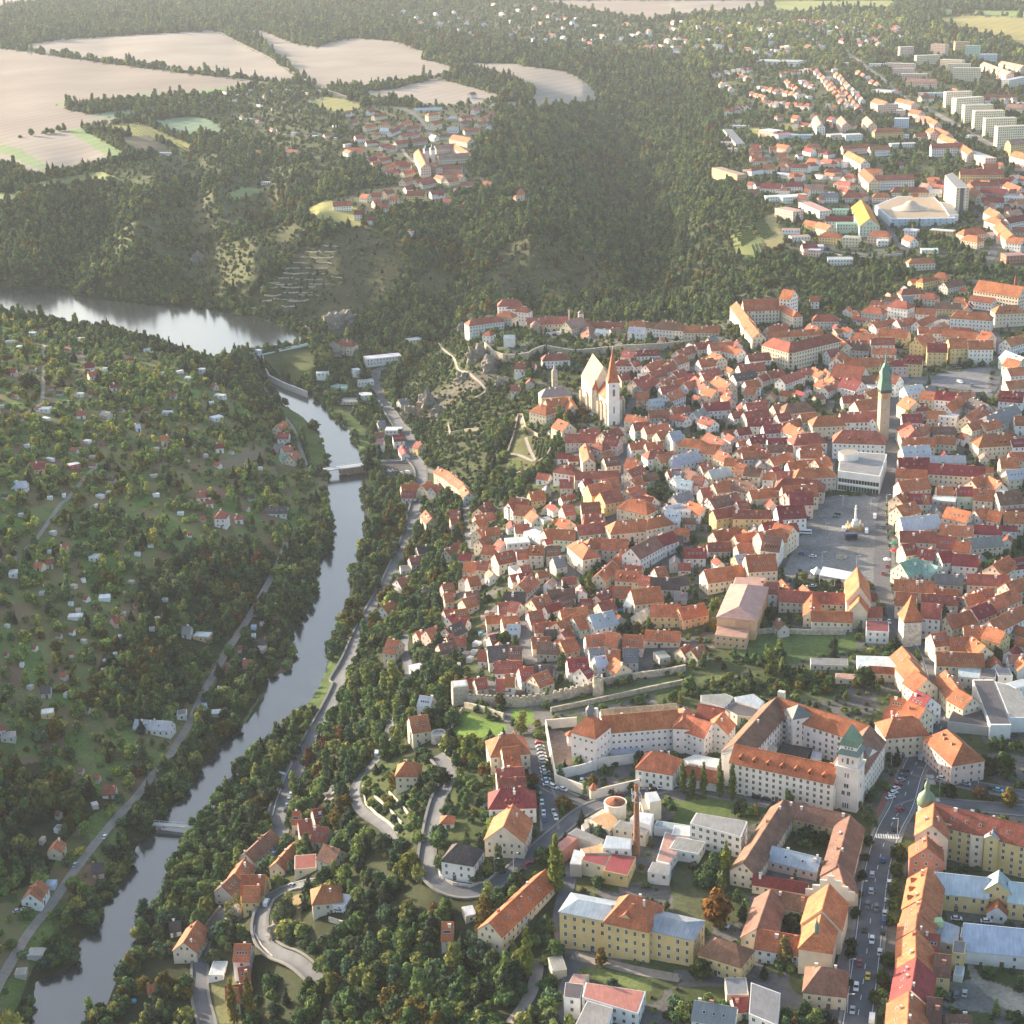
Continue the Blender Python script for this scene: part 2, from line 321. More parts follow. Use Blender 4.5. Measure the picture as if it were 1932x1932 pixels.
cov(FOREST, 26, 1.8, 3.6, T(0, (1360, 235), (1390, 330), (1400, 345), (1440, 430), (1480, 470), (1560, 497), (1690, 525), (1650, 560), (1560, 575), (1500, 535), (1390, 545), (1365, 600), (1300, 585), (1290, 400)))
cov(FOREST, 20, 1.8, 3.6, TS(6, '700 360 1000 330 1050 250 1300 180 1330 260 1180 300 1080 420 980 500 880 490 690 470'))
# fields and meadows
for c, t, s in [
    (TAN2, 1, '110 250 350 215 1190 165 1480 320 1690 460 1540 450 620 345 180 285'),
    (TAN, 1, '-900 235 0 265 620 355 1450 455 1400 462 1050 505 700 540 310 580 130 530 0 500 -900 400'),
    (TAN, 1, '-900 400 0 500 180 530 370 605 690 662 420 712 340 718 0 780 -900 700'),
    (TAN2, 1, '-900 700 0 780 370 715 640 890 330 950 200 980 0 890 -900 800'),
    ((0.20, 0.28, 0.12), 1, '370 715 450 705 720 862 640 890'), ((0.2, 0.27, 0.13), 1, '-300 700 0 785 90 810 320 950 280 962 0 835 -300 800'),
    (YEL, 1, '450 705 760 670 960 760 1110 820 1000 850 880 770'), ((0.17, 0.14, 0.09), 1, '600 760 800 740 960 830 850 865 740 845'),
    (TEAL, 1, '810 665 1040 640 1130 650 1280 745 1080 770 950 740'), (TEAL, 1, '480 630 900 580 1030 580 800 620 700 655'),
    ((0.2, 0.28, 0.13), 1, '310 577 780 518 1050 505 1400 462 1200 510 900 545 330 592'), ((0.22, 0.25, 0.09), 1, '40 1030 560 945 650 980 500 1000 340 1040'),
    ((0.22, 0.26, 0.1), 1, '-400 1090 0 1060 150 1060 60 1110 -400 1200'),
    ((0.28, 0.27, 0.1), 1, '1680 560 1840 530 1990 580 1932 625 1780 600'), (YEL, 1, '1660 1160 1800 1100 1990 1160 2000 1250 1800 1240'),
    ((0.2, 0.25, 0.1), 1, '1230 1080 1330 1030 1480 1040 1300 1100'), (DRY, 1, '1230 1210 1500 1120 1540 1150 1260 1260'),
    (TAN2, 2, '-460 165 -380 165 -206 235 -60 260 0 235 130 210 350 225 540 290 510 325 700 375 660 420 450 445 150 490 0 490 -80 465 -290 320'),
    (TAN2, 2, '150 500 340 490 600 430 960 530 850 572 480 582 420 560 240 560'),
    (TAN2, 2, '640 345 980 350 1300 390 1440 470 1490 572 1200 597 900 592 870 568 1110 555 1135 500 980 430 750 380'),
    (TAN, 2, '1090 0 1890 0 1932 100 1680 115 1480 75 1200 35 1000 -60 1800 -60'), (TAN2, 3, '-20 0 500 0 530 50 300 80 -10 100'),
    ((0.27, 0.29, 0.1), 3, '540 0 1220 0 1200 55 830 60 640 75 580 60'), ((0.33, 0.28, 0.1), 3, '1440 100 1650 80 2200 120 2200 215 1932 225 1760 215 1480 150'),
    ((0.2, 0.27, 0.08), 3, '1420 50 1932 60 2200 70 2200 110 1932 100 1650 75 1500 85'), ((0.33, 0.28, 0.1), 3, '1790 225 2200 215 2200 280 1932 265'),
    ((0.27, 0.27, 0.1), 3, '1300 -40 2200 -60 2200 40 1932 30 1600 10 1330 0'), (TAN, 1, '-900 -40 330 -40 290 5 0 45 -900 90'),
    ((0.12, 0.17, 0.05), 2, '800 1110 960 1080 1090 1090 1080 1120 900 1120'), (YEL, 3, '410 710 470 700 520 770 440 760'), ((0.3, 0.27, 0.1), 3, '560 680 650 675 690 720 600 710'),
    ((0.16, 0.19, 0.06), 3, '430 1230 500 1200 560 1290 500 1330'), ((0.3, 0.26, 0.12), 3, '500 1200 560 1170 620 1340 560 1390 500 1330 560 1290'), ((0.17, 0.19, 0.07), 3, '310 1290 420 1240 490 1320 500 1400 400 1430 330 1370')]:
    cov(c, 0, 1, 2, TS(t, s))
# lawns, dam face, banks, squares
for c, t, s in [((0.075, 0.09, 0.03), 4, '1430 640 1690 570 1750 660 1700 740 1620 790 1520 720'), (LAWN, 4, '1510 880 1640 940 1740 1050 1790 1150 1805 1240 1720 1260 1690 1150 1640 1040 1570 950'),
                (LAWN, 5, '0 880 120 950 200 1030 225 1120 180 1160 140 1060 60 970 0 930'), ((0.12, 0.19, 0.04), 8, '730 1260 980 1330 960 1400 860 1410 730 1440 660 1430 690 1330'),
                ((0.12, 0.19, 0.04), 8, '1010 1250 1120 1240 1130 1320 1090 1340 1000 1310'), ((0.10, 0.15, 0.05), 9, '420 830 560 830 1000 840 1020 910 880 940 640 1000 400 970 320 920 400 910'),
                ((0.10, 0.12, 0.05), 9, '0 1080 320 1050 640 1010 980 960 980 1100 860 1200 500 1180 0 1190'), ((0.10, 0.13, 0.05), 8, '1510 1150 1932 1050 1932 1130 1500 1230 1210 1260 1200 1230'),
                ((0.13, 0.16, 0.05), 8, '0 1100 60 1010 40 1090 0 1180'), (LAWN, 7, '1870 900 1800 1010 1750 1130 1670 1240 1690 1300 1810 1180 1890 1060'), ((0.2, 0.195, 0.19), 9, '600 500 800 90 900 70 1210 80 1220 470 1190 640 1100 560 900 560'),
                ((0.19, 0.19, 0.2), 6, '1260 750 1380 740 1760 680 1730 860 1640 840 1450 790 1280 780'), (ASPH, 5, '270 1210 440 1190 500 1300 290 1310'), (LAWN, 12, '1110 230 1160 190 1190 210 1150 270'),
                ((0.11, 0.15, 0.05), 12, '0 420 330 400 520 460 340 500 110 560 0 560'), ((0.11, 0.14, 0.05), 11, '1380 1330 1600 1370 1780 1400 1770 1480 1580 1440 1400 1370'),
                ((0.16, 0.15, 0.13), 12, '1500 1000 1932 1060 1932 1100 1560 1090 1510 1080'), ((0.3, 0.27, 0.22), 12, '1620 1300 1932 1300 1932 1649 1780 1540 1640 1400'), ((0.18, 0.18, 0.17), 12, '1440 1440 1640 1400 1780 1540 1800 1600 1500 1560'),
                ((0.11, 0.12, 0.05), 11, '1330 800 1560 820 1600 900 1340 920'), ((0.09, 0.1, 0.05), 12, '0 700 330 640 340 860 420 1000 400 1090 200 1100 0 1090'), ((0.26, 0.19, 0.15), 11, '1200 30 1360 40 1390 230 1280 250 1230 230'),
                ((0.09, 0.1, 0.04), 11, '630 540 900 640 1020 720 960 780 740 850 620 800'), ((0.2, 0.15, 0.08), 10, '1590 960 1680 930 1650 1110 1600 1080'), ((0.13, 0.13, 0.06), 10, '1160 1400 1300 1380 1340 1649 1180 1649'),
                ((0.2, 0.16, 0.11), 4, '1200 1210 1380 1150 1460 1160 1380 1240 1220 1250')]:
    cov(c, 0, 1, 2, TS(t, s))
# slope woods by the villas
cov(FOREST, 70, 2.2, 4.4, TS(11, '0 1060 330 1090 560 1180 720 1180 760 1300 1080 1200 1110 1420 1040 1550 700 1649 0 1649'))
cov((0.06, 0.078, 0.03), 48, 1.0, 2.7, TS(11, '170 300 360 180 560 180 600 300 560 480 520 640 360 620 330 560 200 470'))
cov((0.06, 0.078, 0.03), 42, 1.0, 2.7, TS(11, '640 180 880 60 900 300 900 640 820 720 620 700 600 560 680 380'))
for d, a, b_, t, s in [(40, .9, 3.2, 12, '0 640 330 640 340 860 420 900 400 930 300 930 130 900 100 800 0 780'), (20, .9, 2.6, 12, '300 940 420 950 400 1080 360 1090 330 1000'), (48, .8, 2.4, 9, '0 1130 330 1080 640 1040 990 1040 1000 1100 900 1180 640 1160 400 1180 0 1190'), (16, 1, 3, 9, '430 930 600 940 640 1000 420 1020'), (18, .9, 2.4, 11, '1330 1150 1932 1290 1932 1330 1330 1240'), (24, .8, 2.4, 11, '1340 830 1560 830 1600 930 1350 880'), (22, .9, 2.4, 12, '330 440 500 460 470 540 410 560 340 500'),
                       (26, .9, 2.4, 23, '620 340 780 340 1060 440 1050 600 620 500'), (24, .8, 2.2, 23, '640 1170 860 1250 830 1420 600 1380'), (20, .9, 2.6, 23, '450 1600 880 1680 900 1850 450 1800'), (18, 1, 3, 12, '0 1460 420 1430 430 1649 0 1649'), (30, 1, 2.6, 12, '1180 650 1290 620 1280 780 1180 900'), (30, .9, 2.6, 12, '1430 1440 1560 1480 1540 1540 1440 1500'), (20, 1, 3, 12, '600 1560 860 1600 860 1800 560 1800'), (24, .8, 1.6, 12, '1320 380 1440 330 1932 430 1932 450 1450 410'), (10, 1, 2.6, 12, '1640 1300 1932 1300 1932 1480 1700 1400'), (20, .9, 2.6, 11, '640 160 880 60 900 640 820 720 620 700 600 560'), (26, 1, 3, 11, '1100 620 1190 720 1180 900 1100 1200 1000 1100 1110 900 900 1000 850 960')]:
    poly = TS(t, s); cc_ = (0.062, 0.08, 0.03); cov(cc_, d * 2.6, a, b_ * 1.15, poly)
# -------- ground sheet
cc = np.zeros(ZG.shape + (4,)); cc[..., :3] = FOREST; cc[..., 3] = 1
for c, dens, r0, r1, poly in COVER:
    xs = [p[0] for p in poly]; ys = [p[1] for p in poly]
    sel = (UG > min(xs)) & (UG < max(xs)) & (VG > min(ys)) & (VG < max(ys))
    idx = np.where(sel); jx = (vnoise(XG[idx] / 9, YG[idx] / 9, 9) - .5) * 5; jy = (vnoise(XG[idx] / 9, YG[idx] / 9, 19) - .5) * 5
    if c in (ROCK, DRY, GRASS): jx *= 5; jy *= 5
    ins = inpoly(UG[idx] + jx, VG[idx] + jy, poly)
    cc[idx[0][ins], idx[1][ins], :3] = c
_gr = np.abs(cc[..., 0] - GRASS[0]) + np.abs(cc[..., 1] - GRASS[1]) < 1e-4       # garden plots: each its own tint
_ca_, _sa_ = math.cos(.35), math.sin(.35); _px, _py = (XG * _ca_ + YG * _sa_) / 13, (-XG * _sa_ + YG * _ca_) / 26
_cell = vnoise(np.floor(_px) + .0, np.floor(_py) + .0, 91)
_tint = np.stack([.75 + .9 * _cell, .8 + .55 * vnoise(np.floor(_px), np.floor(_py), 92), .7 + .8 * _cell], -1)
cc[_gr, :3] *= _tint[_gr]
_pat = townmask & (vnoise(XG / 13, YG / 13, 77) > .48) & (np.abs(cc[..., 0] - PAVE[0]) < 1e-4)
cc[_pat, :3] = (0.065, 0.08, 0.035)
co = np.stack([XG, YG, ZG], -1).reshape(-1, 3)
i0 = (np.arange(NB - 1)[:, None] * NA + np.arange(NA - 1)[None]).ravel()
quads = np.stack([i0, i0 + NA, i0 + NA + 1, i0 + 1], -1)[:, ::-1]
gm, nt, b = newmat('ground', 0.95, 0.1)
at_ = nnode(nt, 'ShaderNodeAttribute', attribute_name='cover')
c = mul(nt, at_.outputs['Color'], ramp(nt, noise(nt, 0.05, 5), [(0.3, 0.72), (0.7, 1.25)]))
c = mul(nt, c, ramp(nt, noise(nt, 0.012, 4), [(0.3, 0.85), (0.7, 1.12)]))
c = mul(nt, c, ramp(nt, noise(nt, 0.6, 3), [(0.3, 0.75), (0.7, 1.2)]))
crp = nnode(nt, 'ShaderNodeAttribute', attribute_name='crop').outputs['Fac']
wv = nnode(nt, 'ShaderNodeTexWave'); wv.inputs['Scale'].default_value = 0.011; wv.inputs['Distortion'].default_value = 0.6; wv.inputs['Detail'].default_value = 2
mp = nnode(nt, 'ShaderNodeMapping'); mp.inputs['Rotation'].default_value = (0, 0, .5); nt.links.new(nnode(nt, 'ShaderNodeNewGeometry').outputs['Position'], mp.inputs['Vector']); nt.links.new(mp.outputs[0], wv.inputs['Vector'])
c2 = mul(nt, mul(nt, at_.outputs['Color'], ramp(nt, wv.outputs['Fac'], [(0.2, 0.94), (0.8, 1.03)])), ramp(nt, noise(nt, 0.004, 6), [(0.3, 0.80), (0.7, 1.16)]))
mx = nnode(nt, 'ShaderNodeMix', data_type='RGBA'); nt.links.new(crp, mx.inputs[0]); nt.links.new(c, mx.inputs[6]); nt.links.new(c2, mx.inputs[7]); c = mx.outputs[2]
nt.links.new(c, b.inputs['Base Color'])
gme = mesh_np('ground', co, quads.ravel(), np.full(len(quads), 4), [gm], smooth=True)
cr_ = gme.attributes.new('crop', 'FLOAT', 'POINT'); cr_.data.foreach_set('value', ((cc[..., 0] > .15) & ~townmask).reshape(-1).astype(np.float32))
ca = gme.color_attributes.new('cover', 'FLOAT_COLOR', 'POINT'); ca.data.foreach_set('color', cc.reshape(-1).astype(np.float32))
tag(link('ground', gme), kind='structure')
# -------- water
def water(name, poly, z, grow):
    cx, cy = np.mean([p[0] for p in poly]), np.mean([p[1] for p in poly])
    n = len(poly); out = []
    ar = sum(poly[i][0] * poly[(i + 1) % n][1] - poly[(i + 1) % n][0] * poly[i][1] for i in range(n)); sg = 1 if ar > 0 else -1
    for i in range(n):
        p0, p1, p2 = poly[i - 1], poly[i], poly[(i + 1) % n]
        d = Vector((p2[0] - p0[0], p2[1] - p0[1])).normalized()
        out.append((p1[0] + d.y * grow * sg, p1[1] - d.x * grow * sg, z))
    bm = bmesh.new(); vs = [bm.verts.new(p) for p in out]; es = [bm.edges.new((vs[i], vs[(i + 1) % n])) for i in range(n)]
    bmesh.ops.triangle_fill(bm, use_beauty=True, edges=es)
    for f in bm.faces:
        if f.normal.z < 0: f.normal_flip()
    me = bpy.data.meshes.new(name); bm.to_mesh(me); bm.free(); me.materials.append(M['water'])
    return tag(link(name, me), kind='structure')
m_, nt, b = newmat('water', 0.15, 0.5); b.inputs['Base Color'].default_value = (0.03, 0.036, 0.038, 1); b.inputs['IOR'].default_value = 1.95
bp = nnode(nt, 'ShaderNodeBump'); bp.inputs['Strength'].default_value = 0.25; bp.inputs['Distance'].default_value = 0.12
nt.links.new(noise(nt, 0.35, 3), bp.inputs['Height']); nt.links.new(bp.outputs[0], b.inputs['Normal']); M['water'] = m_
water('river', RIV_W, Z_LOW, 1.2); water('reservoir', RES_W, Z_RES, 1.2)
# -------- roads
def road(name, pts, width, mat, lift=0.22, closed=False):
    P = at([p[0] for p in pts], [p[1] for p in pts])[:, :2]
    out = []
    n = len(P)
    for i in range(n - 1):
        a, b_, c_, d = P[max(i - 1, 0)], P[i], P[i + 1], P[min(i + 2, n - 1)]
        k = max(2, int(np.hypot(*(c_ - b_)) / 3.0))
        for j in range(k):
            t = j / k
            out.append(0.5 * (2 * b_ + (c_ - a) * t + (2 * a - 5 * b_ + 4 * c_ - d) * t * t + (3 * b_ - a - 3 * c_ + d) * t ** 3))
    out.append(P[-1]); Q = np.array(out)
    for _ in range(3): Q[1:-1] = (Q[:-2] + 2 * Q[1:-1] + Q[2:]) / 4
    tg = np.gradient(Q, axis=0); tg /= np.hypot(tg[:, 0], tg[:, 1])[:, None] + 1e-9
    nrm = np.stack([-tg[:, 1], tg[:, 0]], -1)
    W = 5; off = np.linspace(-.5, .5, W) * width
    X = Q[:, None, 0] + nrm[:, None, 0] * off; Y = Q[:, None, 1] + nrm[:, None, 1] * off
    Z = hz(X, Y); Z = np.maximum(Z, Z.mean(1, keepdims=True) - 0.3) + lift
    co = np.stack([X, Y, Z], -1).reshape(-1, 3)
    i0 = (np.arange(len(Q) - 1)[:, None] * W + np.arange(W - 1)[None]).ravel()
    q = np.stack([i0, i0 + W, i0 + W + 1, i0 + 1], -1)[:, ::-1]
    me = mesh_np(name, co, q.ravel(), np.full(len(q), 4), [mat], smooth=True)
    if name in ('road', 'boulevard'):       # raised pavements on both sides
        for sg in (-1, 1):
            offs = np.array([width / 2, width / 2 + .02, width / 2 + 1.2, width / 2 + 1.22]) * sg; up = np.array([-.3, .13, .13, -.6])
            X = Q[:, None, 0] + nrm[:, None, 0] * offs; Y = Q[:, None, 1] + nrm[:, None, 1] * offs; Zk = np.maximum(hz(X, Y), Z.mean(1, keepdims=True) - .3) + lift
            Zk = np.maximum(Zk[:, 1:2], Zk[:, 2:3]) + up; pc = np.stack([X, Y, Zk], -1).reshape(-1, 3); j0 = (np.arange(len(Q) - 1)[:, None] * 4 + np.arange(3)[None]).ravel()
            pq = np.stack([j0, j0 + 4, j0 + 5, j0 + 1], -1); pq = pq[:, ::-1] if sg > 0 else pq
            tag(link('pavement', mesh_np('pavement', pc, pq.ravel(), np.full(len(pq), 4), [M['kerb']])), kind='structure')
    tag(link(name, me), kind='structure'); ROADS.append((Q, width)); return Q
ROADS = []
M['asphalt'] = plain('asphalt', (0.105, 0.112, 0.127), 0.85, 0.4, 0.12); M['kerb'] = plain('kerb_stone', (0.19, 0.185, 0.18), 0.9, 0.2, .5); M['gravel'] = plain('gravel', (0.26, 0.23, 0.2), 0.95, 0.25, 0.4)
M['cobble'] = plain('cobble', (0.12, 0.12, 0.128), 0.85, 0.3, 0.5); M['white'] = plain('road_paint', (0.6, 0.6, 0.6), 0.7, 0.1)
_rl = [('road', 'asphalt', 8.5, T(5, (320, 690), (255, 720), (260, 780), (280, 850), (330, 930), (380, 1010), (430, 1060), (455, 1120), (450, 1180), (500, 1250), (505, 1330), (490, 1440)) + T(8, (490, 80), (445, 260), (400, 380), (330, 530), (240, 690), (170, 830), (120, 950), (40, 1090)) + T(7, (1880, 1090), (1800, 1260), (1700, 1440)) + T(10, (1640, 230), (1560, 400), (1525, 490), (1540, 560), (1530, 620), (1470, 720), (1400, 810))),
 ('road', 'asphalt', 6, T(10, (1250, 1010), (1160, 1120), (1110, 1220), (1100, 1350), (1100, 1500), (1140, 1649), (1160, 1800))),
 ('road', 'asphalt', 6, T(10, (1470, 980), (1430, 1080), (1440, 1180), (1500, 1260), (1600, 1300), (1700, 1370), (1760, 1430))), ('road', 'asphalt', 6, T(10, (1470, 980), (1540, 920), (1620, 890), (1700, 880))),
 ('road', 'asphalt', 6, T(5, (200, 1225), (330, 1210), (440, 1195))), ('street', 'cobble', 5, T(5, (510, 1250), (590, 1280), (660, 1320), (720, 1370), (760, 1445)) + T(8, (745, 70), (760, 200), (770, 320), (800, 375), (900, 400))),
 ('street', 'cobble', 7, T(8, (1120, 1000), (1085, 900), (1075, 750), (1070, 680), (1105, 620), (1180, 575), (1300, 545), (1340, 450), (1320, 340))), ('street', 'cobble', 6, T(8, (1380, 940), (1400, 800), (1450, 680), (1520, 540), (1590, 450), (1650, 350), (1700, 320))),
 ('street', 'cobble', 6, T(8, (1550, 290), (1555, 180), (1600, 60)) + T(5, (1615, 1400), (1620, 1200), (1615, 1040), (1660, 900), (1700, 850))),
 ('lane', 'gravel', 4, T(5, (1010, 1300), (1120, 1260), (1200, 1190), (1230, 1140))), ('path', 'gravel', 2.5, T(5, (980, 1170), (1010, 1080), (1040, 960), (1080, 1050), (1150, 1070))), ('path', 'gravel', 2.5, T(5, (1080, 1080), (1100, 1140), (1130, 1210), (1050, 1180), (980, 1170))),
 ('path', 'gravel', 2, T(5, (600, 560), (680, 640), (710, 710), (780, 740), (840, 790), (860, 830), (800, 860))), ('path', 'gravel', 2, T(5, (660, 1010), (670, 1060), (740, 1040), (820, 1040))),
 ('lane', 'asphalt', 5, T(8, (430, 830), (410, 920), (440, 1040), (400, 1130), (370, 1220), (340, 1330), (310, 1440)) + T(11, (260, 210), (170, 290), (140, 370), (155, 450), (210, 510), (290, 560), (340, 620), (355, 680))),
 ('road', 'asphalt', 6.5, T(11, (590, 175), (650, 250), (650, 320), (610, 400), (580, 500), (560, 600), (540, 700), (535, 790), (580, 860), (680, 920), (800, 930), (900, 890), (1020, 800), (1130, 700), (1250, 600), (1380, 490), (1450, 450), (1620, 410), (1760, 375), (1932, 335)) + T(12, (150, 360), (300, 395), (500, 430), (540, 440))),
 ('road', 'asphalt', 6, T(11, (1100, 90), (1130, 200), (1170, 330), (1205, 420), (1210, 520), (1215, 590))), ('road', 'asphalt', 5, T(11, (1180, 330), (1290, 390), (1420, 440))),
 ('boulevard', 'asphalt', 10.5, T(12, (985, 1800), (1020, 1600), (1050, 1400), (1085, 1100), (1115, 850), (1155, 680), (1200, 560), (1260, 450), (1310, 280), (1370, 150), (1400, 60)) + T(9, (1440, 1400), (1490, 1320), (1490, 1200), (1460, 1080), (1420, 950), (1380, 880))),
 ('street', 'cobble', 9, T(9, (1290, 880), (1230, 740), (1180, 640), (1150, 550), (1155, 300), (1170, 100)) + T(6, (1190, 1400), (1205, 1200), (1215, 1000), (1235, 870), (1270, 780))), ('street', 'cobble', 6, T(6, (860, 1380), (870, 1200), (860, 1080), (880, 1020))),
 ('road', 'asphalt', 8, T(12, (1260, 480), (1400, 430), (1600, 450), (1960, 480))), ('road', 'asphalt', 7, T(12, (1330, 260), (1480, 290), (1600, 330), (1960, 400))), ('street', 'asphalt', 6, T(12, (0, 1380), (200, 1390), (450, 1440), (620, 1500), (800, 1550), (990, 1580))),
 ('lane', 'asphalt', 6, T(11, (1345, 760), (1310, 900), (1270, 1050), (1290, 1200), (1340, 1290), (1330, 1400), (1290, 1500), (1270, 1649))), ('lane', 'gravel', 5, T(11, (1340, 1270), (1500, 1310), (1700, 1360), (1932, 1400))), ('lane', 'gravel', 5, T(11, (1150, 1290), (1130, 1440), (1070, 1560), (1000, 1649))),
 ('lane', 'gravel', 4.5, T(7, (1575, 330), (1530, 450), (1440, 620), (1340, 790), (1250, 930), (1180, 1050), (1120, 1160), (1070, 1270), (1020, 1370), (970, 1440)) + T(10, (960, 140), (860, 260), (760, 390), (650, 510), (540, 640), (440, 770), (360, 880), (280, 1000), (180, 1120), (80, 1280), (0, 1420), (-60, 1560))),
 ('path', 'gravel', 3, T(4, (240, 560), (240, 700), (230, 870), (150, 960), (80, 1015))), ('path', 'gravel', 3, T(4, (540, 1220), (470, 1300), (360, 1430)) + T(7, (340, 110), (200, 310), (80, 420), (20, 480))), ('path', 'gravel', 2.5, T(4, (230, 860), (400, 880), (600, 900), (720, 915))),
 ('lane', 'gravel', 4.5, T(4, (1430, 780), (1500, 880), (1560, 960), (1610, 1030), (1640, 1110), (1670, 1200), (1690, 1260))),
 ('avenue', 'gravel', 13, T(3, (500, 0), (560, 50), (680, 120), (860, 220), (980, 310), (1100, 400), (1200, 480), (1300, 560), (1420, 610), (1560, 690), (1700, 770), (1850, 850), (1932, 900))), ('street', 'asphalt', 7, T(3, (880, 850), (930, 920), (1000, 1010), (1070, 1090), (1130, 1180), (1200, 1290), (1260, 1370))),
 ('street', 'asphalt', 7, T(3, (800, 1340), (900, 1380), (1050, 1400), (1200, 1390), (1330, 1380))), ('street', 'asphalt', 8, T(3, (1740, 1440), (1790, 1320), (1720, 1220), (1640, 1150))), ('street', 'asphalt', 7, T(3, (840, 390), (930, 480), (1010, 570))), ('street', 'asphalt', 6, T(3, (510, 830), (550, 910), (650, 960))),
 ('lane', 'asphalt', 7, T(2, (0, 510), (250, 580), (400, 600), (480, 640), (540, 710), (560, 740))), ('lane', 'gravel', 5, T(2, (400, 820), (450, 880), (560, 940), (620, 990))), ('path', 'gravel', 3, T(2, (720, 1075), (850, 1082), (970, 1078))),
 ('lane', 'gravel', 6, T(1, (0, 258), (400, 312), (900, 378), (1450, 452))), ('lane', 'gravel', 5, T(1, (1190, 165), (1450, 300), (1700, 450), (1932, 540))), ('lane', 'gravel', 8, T(3, (1210, 0), (1500, 50), (1932, 105))),
 ('lane', 'asphalt', 5, T(10, (1170, 1649), (1110, 1500), (1090, 1350))), ('street', 'asphalt', 5, T(6, (1730, 860), (1780, 780), (1800, 640), (1780, 500)))]
for nm, mt, w, pts in _rl: road(nm, pts, w, M[mt])
# ------------------------------------------------------------------ trees
def foliage_mat(name, src):
    m, nt, b = newmat(name, 0.9, 0.1)
    if src == 'object': col = nnode(nt, 'ShaderNodeObjectInfo').outputs['Color']
    else: col = nnode(nt, 'ShaderNodeAttribute', attribute_name='tint', attribute_type='INSTANCER').outputs['Color']
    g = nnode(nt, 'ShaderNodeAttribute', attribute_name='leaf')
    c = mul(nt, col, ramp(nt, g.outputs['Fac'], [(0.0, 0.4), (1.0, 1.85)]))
    nt.links.new(c, b.inputs['Base Color'])
    tr = nnode(nt, 'ShaderNodeBsdfTranslucent'); nt.links.new(c, tr.inputs['Color'])
    mx = nnode(nt, 'ShaderNodeMixShader'); mx.inputs[0].default_value = 0.25
    nt.links.new(b.outputs[0], mx.inputs[1]); nt.links.new(tr.outputs[0], mx.inputs[2])
    nt.links.new(mx.outputs[0], nt.nodes['Material Output'].inputs['Surface'])
    return m
M['leaf'] = foliage_mat('foliage', 'object'); M['leafm'] = foliage_mat('foliage_mass', 'inst')
def crown(name, kind, seed, nleaf, leaf):
    rng = np.random.default_rng(seed); co = []; fs = []; val = []
    # lobes: (centre, radius); unit crown: radius 1 in plan, from z=0.25 up
    if kind == 'round':
        H = 1.9; lob = [((0, 0, 1.0), 0.78)] + [((math.cos(a) * .48, math.sin(a) * .48, 0.75 + rng.uniform(-.25, .4)), rng.uniform(.38, .55)) for a in rng.uniform(0, 6.28, 7)] + [((rng.uniform(-.3, .3), rng.uniform(-.3, .3), 1.5), .42)]
    elif kind == 'wide':
        lob = [((0, 0, .75), 0.7)] + [((math.cos(a) * .55, math.sin(a) * .55, 0.55 + rng.uniform(-.15, .3)), rng.uniform(.32, .5)) for a in rng.uniform(0, 6.28, 9)]
    elif kind == 'tall':
        lob = [((rng.uniform(-.2, .2), rng.uniform(-.2, .2), .6 + .38 * k), .62 - .06 * k + rng.uniform(-.08, .08)) for k in range(6)]
    elif kind == 'poplar':
        lob = [((rng.uniform(-.15, .15), rng.uniform(-.15, .15), .9 + .62 * k), [.7, .85, .85, .8, .7, .55, .4, .25][k]) for k in range(8)]
    elif kind == 'conifer':
        lob = [((rng.uniform(-.1, .1), rng.uniform(-.1, .1), .5 + .34 * k), .92 - .105 * k) for k in range(8)]
    elif kind == 'bush':
        lob = [((math.cos(a) * .5, math.sin(a) * .5, 0.35 + rng.uniform(0, .3)), rng.uniform(.3, .55)) for a in rng.uniform(0, 6.28, 7)] + [((0, 0, .5), .6)]
    w = np.array([l[1] ** 2 for l in lob]); w /= w.sum()
    which = rng.choice(len(lob), nleaf, p=w)
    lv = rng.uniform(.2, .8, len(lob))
    for i in which:
        (cx, cy, cz), r = lob[i]
        n = rng.normal(size=3); n[2] = n[2] * .9 + .25; n /= np.linalg.norm(n)
        p = np.array([cx, cy, cz]) + n * r * rng.uniform(.72, 1.08)
        m = n + rng.normal(size=3) * .55; m /= np.linalg.norm(m)
        t = np.cross(m, rng.normal(size=3)); t /= np.linalg.norm(t) + 1e-9; bt = np.cross(m, t)
        s = leaf * rng.uniform(.6, 1.25); k = len(co)
        q = [p + t * s, p + bt * s * rng.uniform(.6, 1), p - t * s * rng.uniform(.7, 1.1), p - bt * s]
        co += q; fs.append((k, k + 1, k + 2, k + 3)); v = np.clip(lv[i] + rng.uniform(-.3, .3), 0, 1); val += [v] * 4
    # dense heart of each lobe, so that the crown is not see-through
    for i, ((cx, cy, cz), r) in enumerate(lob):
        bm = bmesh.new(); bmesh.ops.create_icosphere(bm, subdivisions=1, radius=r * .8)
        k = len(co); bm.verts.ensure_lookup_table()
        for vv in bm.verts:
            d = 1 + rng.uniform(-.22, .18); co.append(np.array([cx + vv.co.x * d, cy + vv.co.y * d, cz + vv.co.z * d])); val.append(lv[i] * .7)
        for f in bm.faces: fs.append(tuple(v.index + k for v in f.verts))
        bm.free()
    co = np.array(co)
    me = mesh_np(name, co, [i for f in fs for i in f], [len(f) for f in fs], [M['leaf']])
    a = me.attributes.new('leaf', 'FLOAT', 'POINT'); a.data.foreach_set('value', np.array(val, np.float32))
    return me
def trunk_mesh(name, h, r):
    mb = MB(); mb.lathe([(r * 1.5, -1.0), (r * 1.1, h * .15), (r * .8, h * .6), (r * .3, h)], 6)
    for k in range(3):
        a = k * 2.1 + .4; x, y = math.cos(a), math.sin(a)
        mb.add([(0, -.06, h * .4), (0, .06, h * .4), (0, 0, h * .46), (x * .45, y * .45, h * .75)], [(0, 1, 3), (1, 2, 3), (2, 0, 3)])
    return mb.mesh(name, M['bark'])
